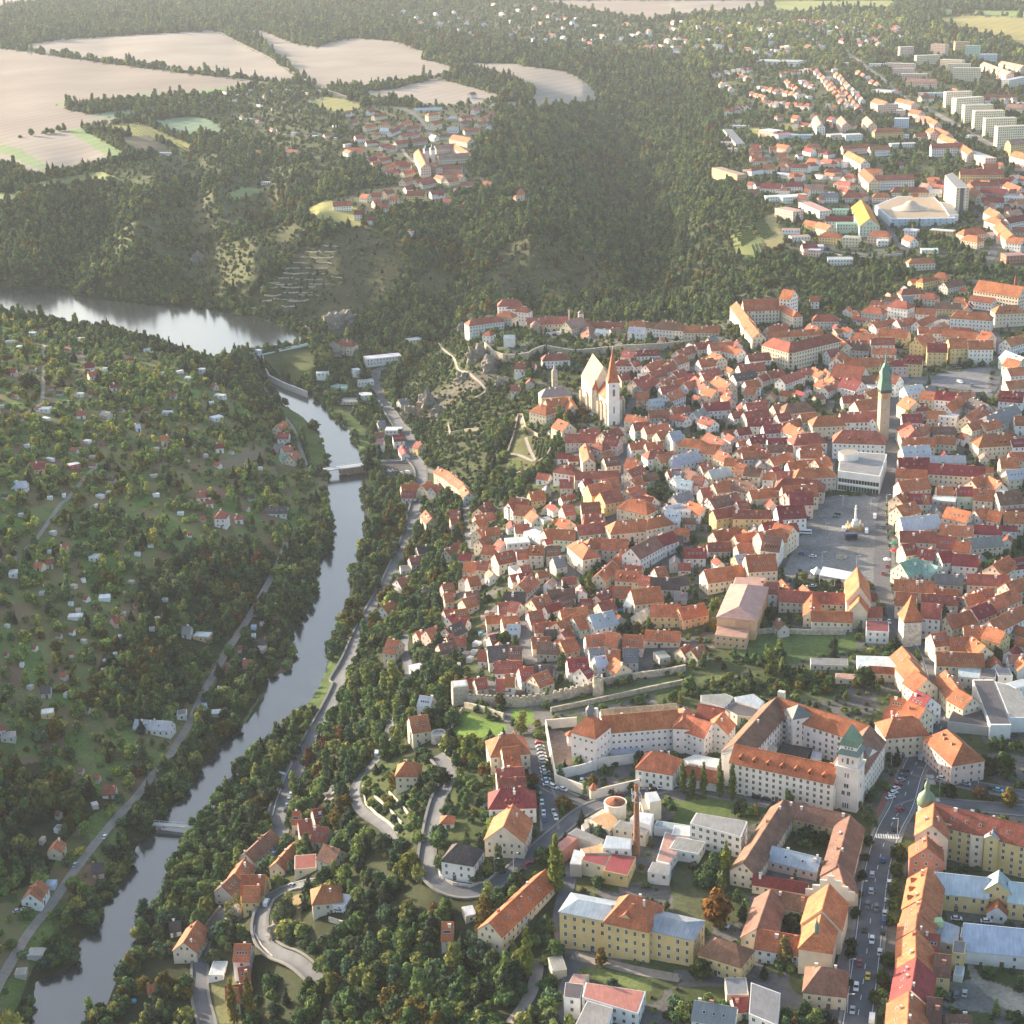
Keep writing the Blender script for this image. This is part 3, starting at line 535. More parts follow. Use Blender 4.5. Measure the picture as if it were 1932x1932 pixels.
KIND = [('round', crown('crown_round', 'round', 1, 300, .17), 2.0), ('round', crown('crown_round', 'round', 2, 300, .17), 2.0), ('round', crown('crown_wide', 'wide', 3, 300, .17), 1.3), ('tall', crown('crown_tall', 'tall', 4, 320, .16), 2.9),
        ('conifer', crown('crown_conifer', 'conifer', 5, 320, .16), 3.3), ('bush', crown('crown_bush', 'bush', 6, 220, .18), .9), ('poplar', crown('crown_poplar', 'poplar', 7, 420, .2), 5.6), ('round', crown('crown_round', 'round', 8, 320, .16), 2.0)]
TRUNK = [trunk_mesh('trunk', k[2] * .6, .07) for k in KIND]
GREENS = np.array([0.008, 0.006, 0.012]) + np.array([1.55, 1.42, 1.3]) * np.array([(0.04, 0.08, 0.026), (0.058, 0.105, 0.03), (0.09, 0.13, 0.034), (0.03, 0.064, 0.03), (0.115, 0.135, 0.034), (0.048, 0.072, 0.033), (0.024, 0.05, 0.03)])
# candidates laid out evenly over the view, thinned to real densities
NTRY = 1450000
ta = RNG.uniform(-370, 2270, NTRY); tb = RNG.uniform(-100, 2080, NTRY)
tx, ty = unproj0(ta, tb)
xe, ye = unproj0(ta + 1, tb); xf, yf = unproj0(ta, tb + 1)
area = np.abs((xe - tx) * (yf - ty)); per = area * (2640 * 2180 / NTRY)
tz = hz(tx, ty); tuv = project(np.stack([tx, ty, tz], -1)); tu, tv = tuv[:, 0], tuv[:, 1]
dens = np.full(NTRY, 40.0); r0 = np.full(NTRY, 2.3); r1 = np.full(NTRY, 4.4); grd = np.zeros((NTRY, 3)); grd[:] = FOREST
jit = (vnoise(tx / 14, ty / 14, 31) - .5) * 12
for c, d, a, b_, poly in COVER:
    xs = [p[0] for p in poly]; ys = [p[1] for p in poly]
    idx = np.where((tu > min(xs) - 6) & (tu < max(xs) + 6) & (tv > min(ys) - 6) & (tv < max(ys) + 6))[0]
    k = 0.35 if d == 0 else 1.0
    ins = idx[inpoly(tu[idx] + jit[idx] * k, tv[idx] + jit[idx] * k * .7, poly)]
    dens[ins] = d; r0[ins] = a; r1[ins] = b_; grd[ins] = c
_g = (np.abs(grd - np.array(GRASS)).sum(1) < 1e-4)
_tx, _ty = (tx * math.cos(.35) + ty * math.sin(.35)) / 13, (-tx * math.sin(.35) + ty * math.cos(.35)) / 26
_ed = np.minimum(np.minimum(_tx % 1, 1 - _tx % 1) * 13, np.minimum(_ty % 1, 1 - _ty % 1) * 26)
dens = np.where(_g, dens * np.where(_ed < 2.2, 2.3, .55), dens)
dens *= np.clip(0.35 + 1.5 * vnoise(tx / 30, ty / 30, 41), .2, 1.6)
dist = np.hypot(tx, ty); far = np.clip((dist - 1800) / 2500, 0, 1.2); r0 *= 1 + far * .9; r1 *= 1 + far * .9; dens /= (1 + far * .9) ** 2
keep = RNG.random(NTRY) < dens * per / 1000.0
keep &= ~inpoly(tx, ty, RIV_W) & ~inpoly(tx, ty, RES_W) & (tb > -95)
tx, ty, tz, tu, tv, r0, r1, grd = [q[keep] for q in (tx, ty, tz, tu, tv, r0, r1, grd)]
okk = np.ones(len(tx), bool)
for Q, w in ROADS:
    sel = np.where((tx > Q[:, 0].min() - 12) & (tx < Q[:, 0].max() + 12) & (ty > Q[:, 1].min() - 40) & (ty < Q[:, 1].max() + 12))[0]
    Ql = Q[::2].tolist() + [Q[-1].tolist()]
    okk[sel] &= polydist(tx[sel], ty[sel], Ql, False) > w / 2 + 1.0
    if w >= 5:                              # verges are kept cut, so roads show from the air
        dp = np.maximum(.25, (HCAM - tz[sel]) / np.hypot(tx[sel], ty[sel])); off = 2.0 * (r0[sel] + r1[sel]) / 2 / dp
        for f in ((.5, 1.0) if w < 10 else (.5, 1.0, 1.5, 2.0)): okk[sel] &= polydist(tx[sel], ty[sel] + off * f, Ql, False) > w * .4
# ------------------------------------------------------------------ houses
RC = dict(o=(0.46, 0.152, 0.07), r=(0.345, 0.10, 0.068), b=(0.22, 0.112, 0.078), d=(0.10, 0.085, 0.085), m=(0.27, 0.048, 0.05), g=(0.19, 0.19, 0.20), w=(0.50, 0.52, 0.54), l=(0.37, 0.42, 0.47),
          n=(0.20, 0.36, 0.29), t=(0.40, 0.30, 0.19), k=(0.44, 0.25, 0.20), e=(0.26, 0.25, 0.24), c=(0.5, 0.45, 0.38), p=(0.42, 0.17, 0.13), Y=(0.56, 0.235, 0.04), a=(0.5, 0.3, 0.15), y=(0.5, 0.4, 0.2), s=(0.35, 0.3, 0.25))
WC = dict(w=(0.74, 0.72, 0.69), c=(0.68, 0.59, 0.45), y=(0.66, 0.50, 0.24), k=(0.68, 0.50, 0.44), e=(0.52, 0.48, 0.43), n=(0.48, 0.62, 0.52), s=(0.42, 0.36, 0.28), a=(0.66, 0.42, 0.25), l=(0.5, 0.6, 0.7), p=(0.6, 0.34, 0.22), m=(0.35, 0.1, 0.08), r=(0.45, 0.2, 0.15), g=(0.4, 0.4, 0.4), b=(.3, .2, .15), o=(.6, .35, .2), d=(.15, .14, .14), Y=(.80, .71, .54), q=(.75, .70, .66))
RN = dict(o='orange tiled', r='red tiled', b='brown tiled', d='dark', m='deep red', g='grey slate', w='pale metal', l='blue-grey metal', n='green', t='tan', k='pinkish', e='grey', c='cream', p='pinkish red', Y='golden yellow', a='ochre', y='yellow', s='stone grey')
WN = dict(w='white', c='cream', y='yellow', k='pink', e='grey', n='mint green', s='stone', a='apricot', l='pale blue', p='terracotta', m='dark red', r='brick red', g='grey', b='brown', o='orange', d='dark', Y='pale yellow', q='pinkish white')
FOOT = []; FOOTP = []
BLD = []                    # (root, photo position, roof code, wall code, roof type, size) for the labels
mb = MB()
for s_ in (-1, 1): mb.box(-.5 if s_ < 0 else .40, -.40 if s_ < 0 else .5, -.03, .03, -.5, .5, 1)
mb.box(-.40, .40, -.03, .03, .42, .5, 1); mb.box(-.40, .40, -.05, .05, -.5, -.42, 1); mb.box(-.40, .40, -.03, .015, -.42, .42, 0); mb.box(-.035, .035, .0151, .03, -.42, .42, 1)
WIN = mb.mesh('window', [M['glass'], M['frame']])
mb = MB(); mb.box(-.5, .5, -.5, .5, -1.6, 1, 0); mb.box(-.6, .6, -.6, .6, 1, 1.16, 0); CHIM = mb.mesh('chimney', [M['wall']])
mb = MB(); mb.box(-.5, .5, -.6, .6, -.06, .10, 1); mb.box(-.4, .4, -.5, .5, .1, .12, 0); SKYL = mb.mesh('skylight', [M['glass'], M['frame']])
mb = MB(); mb.box(-.8, .8, -2.2, 0, -.3, 1.3, 0); mb.add([(-1.05, .25, 1.3), (1.05, .25, 1.3), (0, .25, 2.2), (-1.05, -2.6, 1.3), (1.05, -2.6, 1.3), (0, -2.6, 2.2)], [(0, 1, 2), (0, 2, 5, 3), (1, 4, 5, 2), (3, 5, 4), (0, 3, 4, 1)], 1)
mb.box(-.5, .5, 0, .04, .15, 1.15, 2); DORM = mb.mesh('dormer', [M['wall'], M['roof'], M['glass']])
mb = MB(); mb.box(-.75, .75, -.05, .05, -1.4, 1.3, 0); mb.box(-.9, .9, -.04, .04, 1.3, 1.45, 1); mb.box(-.9, -.75, -.04, .04, -1.4, 1.3, 1); mb.box(.75, .9, -.04, .04, -1.4, 1.3, 1); DOOR = mb.mesh('door', [M['paint'], M['frame']])
NWIN = 0
def vary(c, s=.12):
    k = 1 + random.uniform(-s, s); return tuple(min(.9, x * k * (1 + random.uniform(-s, s) * .25)) for x in c)
def hdg(a, cx, cy):         # does a wall facing angle a look towards the camera?
    return math.cos(a) * (-cx) + math.sin(a) * (-cy) > 0.12 * math.hypot(cx, cy)
def wing(root, ori, p1, p2, w, he, typ, rc, wc, rise=None, wins=True, detail=True, zb=None, chim=None, dorm=None, wsp=3.0, wsz=(1.15, 1.65), base=5.0, winname='window', floors=None, overhang=.4, mats=None, ends=None, skylights=None, ext=None):
    """one wing: ridge (or roof middle line) between photo points p1 and p2"""
    global NWIN
    rise = (0 if typ == 'f' else w * .43) if rise is None else rise
    h = he + rise
    if zb is None:
        q = at1(((p1[0] + p2[0]) / 2, (p1[1] + p2[1]) / 2), h); zb = float(hz(q[0:1], q[1:2])[0])
    A, B = unproj(np.array([p1, p2], float), np.array([zb + h, zb + h]))
    if A[0] > B[0]: A, B = B, A
    c = (A + B) / 2; d = B - A; L = max(float(np.hypot(d[0], d[1])), .5); ang = math.atan2(d[1], d[0])
    if typ == 'h': L += w * .62
    if typ == 'p': L = w
    if ext: L += ext
    if root is None:
        root = thing('house', (c[0], c[1], zb), ang); ori = (c[0], c[1], zb, ang)
    ox, oy, oz, oa = ori
    ca, sa = math.cos(-oa), math.sin(-oa)
    lx, ly, lz = (c[0] - ox) * ca - (c[1] - oy) * sa, (c[0] - ox) * sa + (c[1] - oy) * ca, zb - oz; la = ang - oa
    nfoot = max(1, int(L / w + .5))
    for k in range(nfoot):
        t = (k + .5) / nfoot - .5; FOOT.append((c[0] + math.cos(ang) * L * t, c[1] + math.sin(ang) * L * t, w * .5 + 2.2))
    loc = Matrix.Translation((lx, ly, lz)) @ Matrix.Rotation(la, 4, 'Z')
    x0, x1, y0, y1 = -L / 2, L / 2, -w / 2, w / 2
    wm, rm = mats or (M['wall'], M['roof'] if rc in 'orbmdkpYatsn' and typ != 'f' else M['metal'])
    wb = MB()
    vp = [(x0, y0), (x1, y0), (x1, y1), (x0, y1)]
    wb.v = [(x, y, -base) for x, y in vp] + [(x, y, he) for x, y in vp]
    wb.f = [(i, (i + 1) % 4, 4 + (i + 1) % 4, 4 + i) for i in range(4)] + [(4, 5, 6, 7)]; wb.m = [0] * 5
    if typ == 'g':
        r2 = rise - .1
        wb.add([(x0, y0, he + .001), (x0, y1, he + .001), (x0, 0, he + r2), (x1, y0, he + .001), (x1, y1, he + .001), (x1, 0, he + r2)], [(0, 2, 1), (3, 4, 5), (0, 3, 5, 2), (1, 2, 5, 4)])
    near = (p1[1] + p2[1]) / 2 > 560
    # windows
    wl = []
    if wins:
        nf = floors or max(1, int((he + .6) / 3.3)); fh = he / nf if floors else 3.3
        for si, (sx, sy, a_, ln) in enumerate([(0, y0, -math.pi / 2, L), (0, y1, math.pi / 2, L), (x0, 0, math.pi, w), (x1, 0, 0, w)]):
            if not hdg(ang + a_, c[0], c[1]): continue
            n = int((ln - 1.2) / wsp)
            if n < 1: continue
            for f in range(nf):
                z = he - fh * f - fh * .5 - (.25 if typ != 'f' else .1)
                if z < .8: break
                for i in range(n):
                    t = (i - (n - 1) / 2) * (ln - 1.0) / n
                    wl.append((sx + (t if sx == 0 else 0), sy + (t if sy == 0 else 0), z, a_))
            if typ == 'g' and sx != 0 and w > 8: wl += [(sx, t, he + rise * .3, a_) for t in ((-1.4, 1.4) if w > 10 else (0,))]
    if not near:
        for x, y, z, a_ in wl:
            nx, ny = math.cos(a_), math.sin(a_); tx_, ty_ = -ny, nx; px, py = x + nx * .03, y + ny * .03
            ww, hh = wsz[0] * (.46 if he < 12 else .6), wsz[1] * .42
            wb.add([(px - tx_ * ww, py - ty_ * ww, z - hh), (px + tx_ * ww, py + ty_ * ww, z - hh), (px + tx_ * ww, py + ty_ * ww, z + hh), (px - tx_ * ww, py - ty_ * ww, z + hh)], [(0, 1, 2, 3)], 1)
        wl = []
    wo_ = wb.build('wall', [wm, M['glass']], root, vary(WC[wc], .07)); wo_.matrix_local = loc
    if len(wl) > 96: wl = wl[:96]
    if near and wins and typ != 'f' and root.name.startswith('house'):
        a_ = -math.pi / 2 if hdg(ang - math.pi / 2, c[0], c[1]) else math.pi / 2
        o = link('door', DOOR, root, random.choice([(.16, .08, .04), (.1, .12, .08), (.3, .16, .08), (.08, .08, .1)])); o.matrix_local = loc @ Matrix.Translation((random.choice((-.5, .5)) * (1 if L < 9 else 3), (y0 if a_ < 0 else y1), 1.1)) @ Matrix.Rotation(a_ - math.pi / 2, 4, 'Z')
    wl = [q for q in wl if random.random() > .06]
    for x, y, z, a_ in wl:
        o = link(winname, WIN, root); NWIN += 1
        o.matrix_local = loc @ Matrix.Translation((x, y, z)) @ Matrix.Rotation(a_ - math.pi / 2, 4, 'Z') @ Matrix.Diagonal((wsz[0], 1.6, wsz[1], 1))
    # roof
    rb = MB(); e = overhang; th = .22; rcol = vary(RC[rc], .24)
    if typ == 'f':
        rb.box(x0 + .35, x1 - .35, y0 + .35, y1 - .35, he - .1, he + .06)
    elif typ == 'g':
        sl = rise / (w / 2); ze = he - sl * e
        pr = [(y0 - e, ze), (0, he + rise), (y1 + e, ze), (y1 + e, ze - th), (0, he + rise - th), (y0 - e, ze - th)]
        vs = [(x0 - e * .7, y, z + .12) for y, z in pr] + [(x1 + e * .7, y, z + .12) for y, z in pr]
        rb.add(vs, [(0, 6, 7, 1), (1, 7, 8, 2), (2, 8, 9, 3), (3, 9, 10, 4), (4, 10, 11, 5), (5, 11, 6, 0), (0, 1, 4, 5), (1, 2, 3, 4), (6, 11, 10, 7), (7, 10, 9, 8)])
        rb.box(x0 - e * .7, x1 + e * .7, -.18, .18, he + rise + .02, he + rise + .2)
    else:
        hw = 0.001 if typ == 'p' else max(.01, L / 2 - w * .38)
        E = [(x0 - e, y0 - e), (x1 + e, y0 - e), (x1 + e, y1 + e), (x0 - e, y1 + e)]
        vs = [(x, y, he - .15) for x, y in E] + [(x, y, he + .1) for x, y in E] + [(-hw, 0, he + rise), (hw, 0, he + rise)]
        rb.add(vs, [(0, 3, 2, 1), (0, 1, 5, 4), (1, 2, 6, 5), (2, 3, 7, 6), (3, 0, 4, 7), (4, 5, 9, 8), (6, 7, 8, 9), (5, 6, 9), (7, 4, 8)])
    ro = rb.build('roof', [rm], root, rcol); ro.matrix_local = loc
    if detail and typ in 'gh' and near:
        n = (1 + (L > 11) + (L > 18) if random.random() < .9 else 0) if chim is None else chim
        for k in range(n):
            x = (random.uniform(-.42, .42)) * L; y = random.choice((-1, 1)) * random.uniform(.04, .22) * w
            if typ == 'h': x *= .6
            o = link('chimney', CHIM, ro, random.choice([(.7, .66, .6), (.7, .66, .6), (.45, .22, .15)])); z = he + rise * (1 - abs(y) / (w / 2))
            o.matrix_local = Matrix.Translation((x, y, z + .3)) @ Matrix.Diagonal((random.uniform(.7, 1.3), .7, 1, 1))
        nd = 0 if dorm is None else dorm
        side = -1 if hdg(ang - math.pi / 2, c[0], c[1]) else 1
        for k in range(nd):
            x = ((k + .5) / nd - .5) * (L - 3 if typ == 'g' else L - w); z = he + rise * .3; y = side * w * .35
            o = link('dormer', DORM, ro, WC['w']); o.matrix_local = Matrix.Translation((x, y + side * .6, z - .4)) @ Matrix.Rotation(0 if side > 0 else math.pi, 4, 'Z')
            o.color = (*rcol, 1)
        ns = (random.choice([0, 0, 2, 3, 4]) if skylights is None else skylights) if typ == 'g' and nd == 0 and w > 8 else 0
        for k in range(ns):
            x = ((k + .5) / ns - .5) * L * .7; y = side * w * .27; z = he + rise * (1 - .54)
            o = link('skylight', SKYL, ro); o.matrix_local = Matrix.Translation((x, y, z + .14)) @ Matrix.Rotation(-side * math.atan2(rise, w / 2), 4, 'X')
    return root, ori, zb
def polywing(root, ori, pts, he, rc, wc, zb=None, base=6.0, wins=True, wsp=3.2, wsz=(1.3, 1.6), parapet=.5, mat=None, name='wall'):
    """flat roofed block from the photographed roof corners"""
    c = np.mean(np.array(pts, float), 0)
    if zb is None:
        q = at1(c, he); zb = float(hz(q[0:1], q[1:2])[0])
    P = unproj(np.array(pts, float), np.full(len(pts), zb + he)); m = P.mean(0)
    if root is None: root = thing('building', (m[0], m[1], zb), 0); ori = (m[0], m[1], zb, 0)
    ox, oy, oz, oa = ori; ca, sa = math.cos(-oa), math.sin(-oa)
    Q = [((x - ox) * ca - (y - oy) * sa, (x - ox) * sa + (y - oy) * ca) for x, y, _ in P]
    n = len(Q)
    if sum(Q[i][0] * Q[(i + 1) % n][1] - Q[(i + 1) % n][0] * Q[i][1] for i in range(n)) < 0: Q = Q[::-1]
    dz = zb - oz
    wb = MB(); wb.prism(Q, dz - base, dz + he + .001)
    wo_ = wb.build(name, [M['wall'], M['glass']], root, vary(WC[wc], .05))
    mx_, my_ = sum(q[0] for q in Q) / n, sum(q[1] for q in Q) / n
    sh = [(mx_ + (x - mx_) * .95, my_ + (y - my_) * .95) for x, y in Q]
    rb = MB(); rb.prism(sh, dz + he - .2, dz + he + .08); rb.build('roof', [mat or M['metal']], root, vary(RC[rc], .08))
    FOOTP.append([(q[0], q[1]) for q in P]); FOOT.append((m[0], m[1], 3.0))
    if wins:
        cnt = 0
        for i in range(n):
            x0, y0 = Q[i]; x1, y1 = Q[(i + 1) % n]; ln = math.hypot(x1 - x0, y1 - y0); a_ = math.atan2(y1 - y0, x1 - x0) - math.pi / 2
            if not hdg(a_ + oa, m[0], m[1]): continue
            k = int((ln - 1) / wsp)
            for f in range(max(1, int(he / 3.3))):
                z = he - 3.3 * f - 1.7
                if z < .8: break
                for j in range(k):
                    t = (j + .5) / k; cnt += 1
                    if cnt > 90: break
                    o = link('window', WIN, root)
                    o.matrix_local = Matrix.Translation((x0 + (x1 - x0) * t, y0 + (y1 - y0) * t, dz + z)) @ Matrix.Rotation(a_ - math.pi / 2, 4, 'Z') @ Matrix.Diagonal((wsz[0], 1.6, wsz[1], 1))
    return root, ori, zb
def houses(tile, text, name='house', cat='house', group=None, far=False):
    for q in text.replace('\n', ';').split(';'):
        v = q.split()
        if len(v) < 7: continue
        p1, p2 = T(tile, (float(v[0]), float(v[1])), (float(v[2]), float(v[3])))
        w, he, cd_ = float(v[4]), float(v[5]), v[6]
        if name == 'town_house' and w < 13.5 and random.random() < {'b': .5, 'd': .4, 'g': .5, 'w': .35, 'l': .3, 'e': .3}.get(cd_[1], 0) and cd_[0] != 'f': cd_ = cd_[0] + random.choice('oor') + cd_[2]
        opt = v[7] if len(v) > 7 else ''
        root, ori, zb = wing(None, None, p1, p2, w, he, cd_[0], cd_[1], cd_[2], dorm=int(opt[1:]) if opt.startswith('d') else None)
        root.name = name; tag(root, None, cat, group)
        BLD.append((root, ((p1[0] + p2[0]) / 2, (p1[1] + p2[1]) / 2), cd_[1], cd_[2], cd_[0], w))
def row(tile, x1, y1, x2, y2, n, w, he, codes, name, cat, group, ln=9, across=False):
    (a, b), (c, d) = T(tile, (x1, y1), (x2, y2))
    for k in range(n):
        t = (k + .5) / n; u, v = a + (c - a) * t + random.uniform(-1, 1), b + (d - b) * t + random.uniform(-1, 1)
        dx, dy = (c - a) / n * .28, (d - b) / n * .28
        cd_ = random.choice(codes)
        if across: dx, dy = 3.5, random.uniform(-1, 1)
        root, ori, zb = wing(None, None, (u - dx, v - dy), (u + dx, v + dy), w * random.uniform(.9, 1.1), he, cd_[0], cd_[1], cd_[2])
        root.name = name; tag(root, None, cat, group); BLD.append((root, (u, v), cd_[1], cd_[2], cd_[0], w))
GT = 'town houses of the old town'
houses(6, """1310 92 1420 88 11 7 hoc;750 40 815 45 10 7 fwk;1370 200 1430 188 9 7 hoy;1455 168 1500 172 11 7 hoy;1490 225 1590 205 11 6 gbe;1790 352 1900 348 14 12 hoc d3;1560 380 1735 392 13 11 hbw
1265 260 1350 255 11 6 hrc;1390 280 1440 285 11 6 hre;1225 320 1290 330 13 11 hrw;1075 350 1145 358 13 8 hre;1095 322 1165 328 9 6 gre;1445 335 1585 340 10 8 gby;1340 365 1450 372 10 7 gow;1230 430 1330 415 12 7 gow
1085 440 1130 425 9 6 goy;1100 450 1210 425 9 6 gow;1140 475 1300 490 12 8 goy;1340 440 1430 400 10 7 gow;1350 470 1520 470 10 8 gow;1540 470 1640 475 9 8 hrw;1340 535 1410 500 12 11 goy;1400 560 1510 562 13 12 gmy d2
1515 535 1615 530 15 13 goy;1625 545 1760 545 13 13 gow;1700 490 1760 500 14 12 goc;1490 480 1680 500 11 9 goc;1090 530 1220 530 11 10 gww;1100 585 1230 590 9 9 gow;1005 500 1130 515 12 8 gbe;880 510 960 560 12 8 goc
930 545 1070 545 11 8 gre;985 560 1080 565 10 7 gbe;520 470 620 450 12 6 goc;520 500 820 480 9 6 goc;745 455 800 470 9 8 goy;790 400 890 400 12 8 hbe;755 300 805 300 10 7 gww;60 465 255 465 11 6 goc
845 600 900 590 10 8 grw;900 640 930 600 12 8 gow;940 640 1070 640 12 9 gow;1000 640 1160 640 13 9 goy;1165 640 1215 640 13 9 gon d2;1225 650 1270 650 10 9 hmk;1275 625 1375 630 12 11 gmy d3
890 670 1060 690 22 9 gre;940 745 1040 770 14 8 gmw;1040 740 1110 740 12 8 gbe;1060 770 1150 800 14 8 flw;1140 720 1250 740 12 11 grw;710 700 760 700 9 7 gew;770 690 830 720 10 7 goc;800 760 860 780 9 7 goc;840 700 890 760 9 7 goc;830 800 960 740 8 6 grw
360 680 500 665 12 7 grc;330 730 450 710 11 7 gdw;470 740 520 720 9 7 gre;520 720 600 700 10 7 grn;590 750 700 710 10 8 grw;395 770 470 760 10 9 gbw;400 800 460 805 10 6 gbc;120 560 210 545 11 7 gre;20 600 110 570 11 7 gre;0 640 60 620 12 8 gow
140 650 220 640 12 7 gow;200 560 330 550 12 8 gow;215 610 270 630 11 8 goc;290 570 380 590 10 7 gow;410 620 530 610 11 8 grw;150 715 250 690 11 7 grw;240 740 320 780 12 7 goc;70 725 150 730 10 6 gmw;160 730 230 720 10 7 grc;0 770 60 750 10 6 gow
60 780 120 760 10 6 gow;120 740 180 790 9 7 grw;0 720 60 700 10 6 grw;260 800 330 830 9 6 gre;290 830 320 860 8 7 gok;180 800 240 820 10 6 goc;165 890 310 880 11 7 gmw;110 940 180 910 9 6 gew;0 910 90 900 9 6 grw;0 940 80 960 9 5 grw
160 960 230 985 9 6 grw;320 940 390 930 9 6 grw;400 890 510 880 10 7 grw;390 940 520 920 10 7 gde;410 970 550 970 11 7 gmw;550 900 620 890 11 8 goc;625 890 740 880 14 9 hbc;700 950 790 940 11 9 gon;790 960 910 955 14 10 hoc
570 950 640 940 10 7 gre;640 990 700 970 10 7 gow;1000 880 1130 860 14 10 goc;930 850 1050 845 10 6 grw;1060 830 1130 800 10 8 goc;495 1010 630 1000 11 7 gmw;630 1000 720 1040 11 8 gow;680 1060 800 1050 14 9 hrw
350 1030 420 1020 9 6 gmw;420 1080 500 1070 9 6 gmw;520 1085 630 1080 11 6 gmw;520 1120 660 1120 9 6 gbw;700 1150 820 1150 9 8 gow;700 1130 810 1110 9 8 gow;780 1200 850 1180 11 10 goc;630 1215 780 1200 10 8 gww;690 1250 860 1240 12 10 hbe;530 1190 640 1160 10 6 gbe
190 1050 290 1100 11 6 gbe;60 1080 160 1090 11 7 hoe;0 1070 60 1060 10 7 glw;160 1110 260 1120 12 9 goc;250 1150 310 1170 10 8 gbc;290 1190 390 1200 9 8 gwc;350 1220 410 1230 10 8 goc;400 1240 490 1250 10 8 gbc;500 1265 560 1270 9 8 gbw
570 1265 680 1265 10 9 grc;600 1300 800 1310 14 9 hre;620 1380 760 1350 12 9 gmk;380 1160 530 1150 9 7 gow;350 1150 470 1110 8 5 gbe;0 1180 140 1150 12 6 glw;150 1230 210 1220 9 6 gbe;70 1250 130 1270 9 6 gbe;195 1260 310 1240 10 6 gwc
0 1260 60 1270 8 5 gge;30 1310 110 1320 10 6 gww;110 1290 180 1300 10 7 gbw;150 1360 220 1350 10 6 gde;220 1330 340 1310 12 8 gbc;310 1300 440 1330 12 8 gbc;200 1420 350 1380 11 7 gbw;420 1370 600 1350 10 7 goc;350 1430 410 1420 9 6 grw;0 1400 90 1370 9 6 gge
1280 850 1340 880 14 9 goc;1270 800 1370 785 11 9 gww;1370 820 1450 830 11 8 goc;1450 820 1560 830 12 9 gmw;1570 830 1640 830 10 9 goc;1340 890 1400 890 10 8 gre;1260 950 1370 950 11 8 gmw;1400 930 1500 935 10 6 goc;1500 900 1580 850 11 9 gow;1640 860 1740 900 13 8 gde
1610 960 1720 890 12 8 gbc;1470 950 1570 960 10 8 fww;1300 985 1330 1040 16 9 hrc;1350 1030 1400 1000 10 8 gow;1260 1080 1440 1080 11 8 goc;1430 1020 1550 1020 9 7 gbc;1450 1070 1560 1080 9 7 goc;1620 1000 1700 980 10 9 goc;1260 1130 1410 1120 14 9 gwc
1240 1190 1410 1190 14 9 gme;1400 1180 1610 1180 8 7 gwc;1410 1220 1720 1240 12 8 gmc;1230 1250 1400 1260 10 8 goc;1240 1320 1400 1300 12 9 gbc;1700 1060 1850 1050 16 9 hoc d4;1700 1000 1790 980 10 8 goc;1720 960 1840 930 14 8 hge;1880 960 1932 960 12 8 glw
1860 1090 1932 1085 9 9 gmw;1850 1160 1932 1160 10 8 goc;1660 1130 1780 1130 10 6 fee;1800 1190 1900 1190 12 7 gbc;1830 1260 1932 1250 11 7 gwc;1740 1290 1810 1330 10 8 gow;1640 1310 1720 1280 10 8 goc;1250 1390 1290 1400 10 8 goc;1300 1390 1410 1395 10 8 goc
1450 1350 1540 1350 10 8 goc;1560 1350 1650 1350 10 9 gmn;1660 1360 1770 1370 12 9 gbc;1780 1380 1910 1370 14 9 gbe;1830 540 1932 510 12 8 gow;1830 600 1932 640 12 9 gwn;1840 640 1920 660 12 9 gon;1840 700 1932 690 11 9 gow;1830 770 1932 760 11 9 goc;1800 820 1932 830 14 9 gmw d4;1780 930 1890 900 11 8 gew""", 'town_house', 'house', GT)
houses(5, """1190 620 1300 615 11 6 hrw;1025 665 1135 670 10 5 grw;1620 600 1680 610 9 4 gmk;1690 600 1815 595 9 5 gmw;1590 650 1640 650 10 7 hrw;1660 660 1700 650 9 6 grw;1590 730 1640 720 10 6 gre;1740 680 1830 650 10 6 gow;1820 690 1890 670 10 6 gow;1860 660 1932 620 11 7 gow
1760 720 1840 700 10 6 gre;1670 760 1760 730 11 6 gre;1700 790 1790 740 10 6 gre;1820 770 1900 740 10 7 gow;1820 800 1910 790 11 6 gdw;1690 830 1760 830 11 7 goc;1760 870 1830 860 10 6 gww;1850 840 1932 810 11 7 gow;1760 930 1880 925 10 6 gow;1880 920 1932 910 11 7 gow
1190 870 1310 855 11 9 goc;1155 890 1200 900 14 11 hoc;1310 850 1340 900 9 7 goc;1260 975 1320 1000 13 10 goc;1000 790 1050 790 9 5 grw;1300 1060 1480 1060 11 6 gre;1380 1035 1480 1030 8 6 grc;1500 1050 1590 1020 12 8 grc;1520 1070 1600 1080 11 9 gmk;1475 1100 1510 1110 10 8 hrw
1410 1110 1430 1190 9 9 goc;1510 1190 1590 1180 11 7 gbc;1270 1230 1340 1240 10 8 hrw;1350 1270 1590 1260 9 6 gre;1270 1310 1340 1310 10 6 gre;1390 1310 1440 1300 10 7 gmw;1420 1340 1540 1320 13 10 goy;1500 1310 1590 1300 13 8 goc;1490 1380 1590 1360 14 9 gry
1640 950 1760 970 9 7 gge;1670 1000 1760 990 10 8 grn;1730 1020 1860 1000 10 8 goc;1800 1050 1890 1030 10 8 goc;1870 1050 1932 1040 12 9 glw;1650 1110 1740 1100 9 7 gow;1740 1110 1830 1100 10 8 goc;1760 1150 1830 1140 11 8 hrw;1640 1190 1710 1200 12 7 goc;1800 1180 1890 1150 10 6 goc
1890 1190 1932 1190 12 7 glw;1640 1260 1720 1230 11 6 gre;1660 1310 1710 1290 12 7 goc;1640 1360 1720 1340 11 7 goc;1720 1280 1800 1270 9 5 gbe;1650 1410 1740 1420 14 8 hoc;1740 1390 1790 1410 10 8 goc;1860 1260 1932 1250 9 5 gge;1890 1300 1932 1290 9 5 gww;1100 1380 1180 1370 11 6 goy;1000 1410 1100 1420 12 6 gre""", 'town_house', 'house', GT)
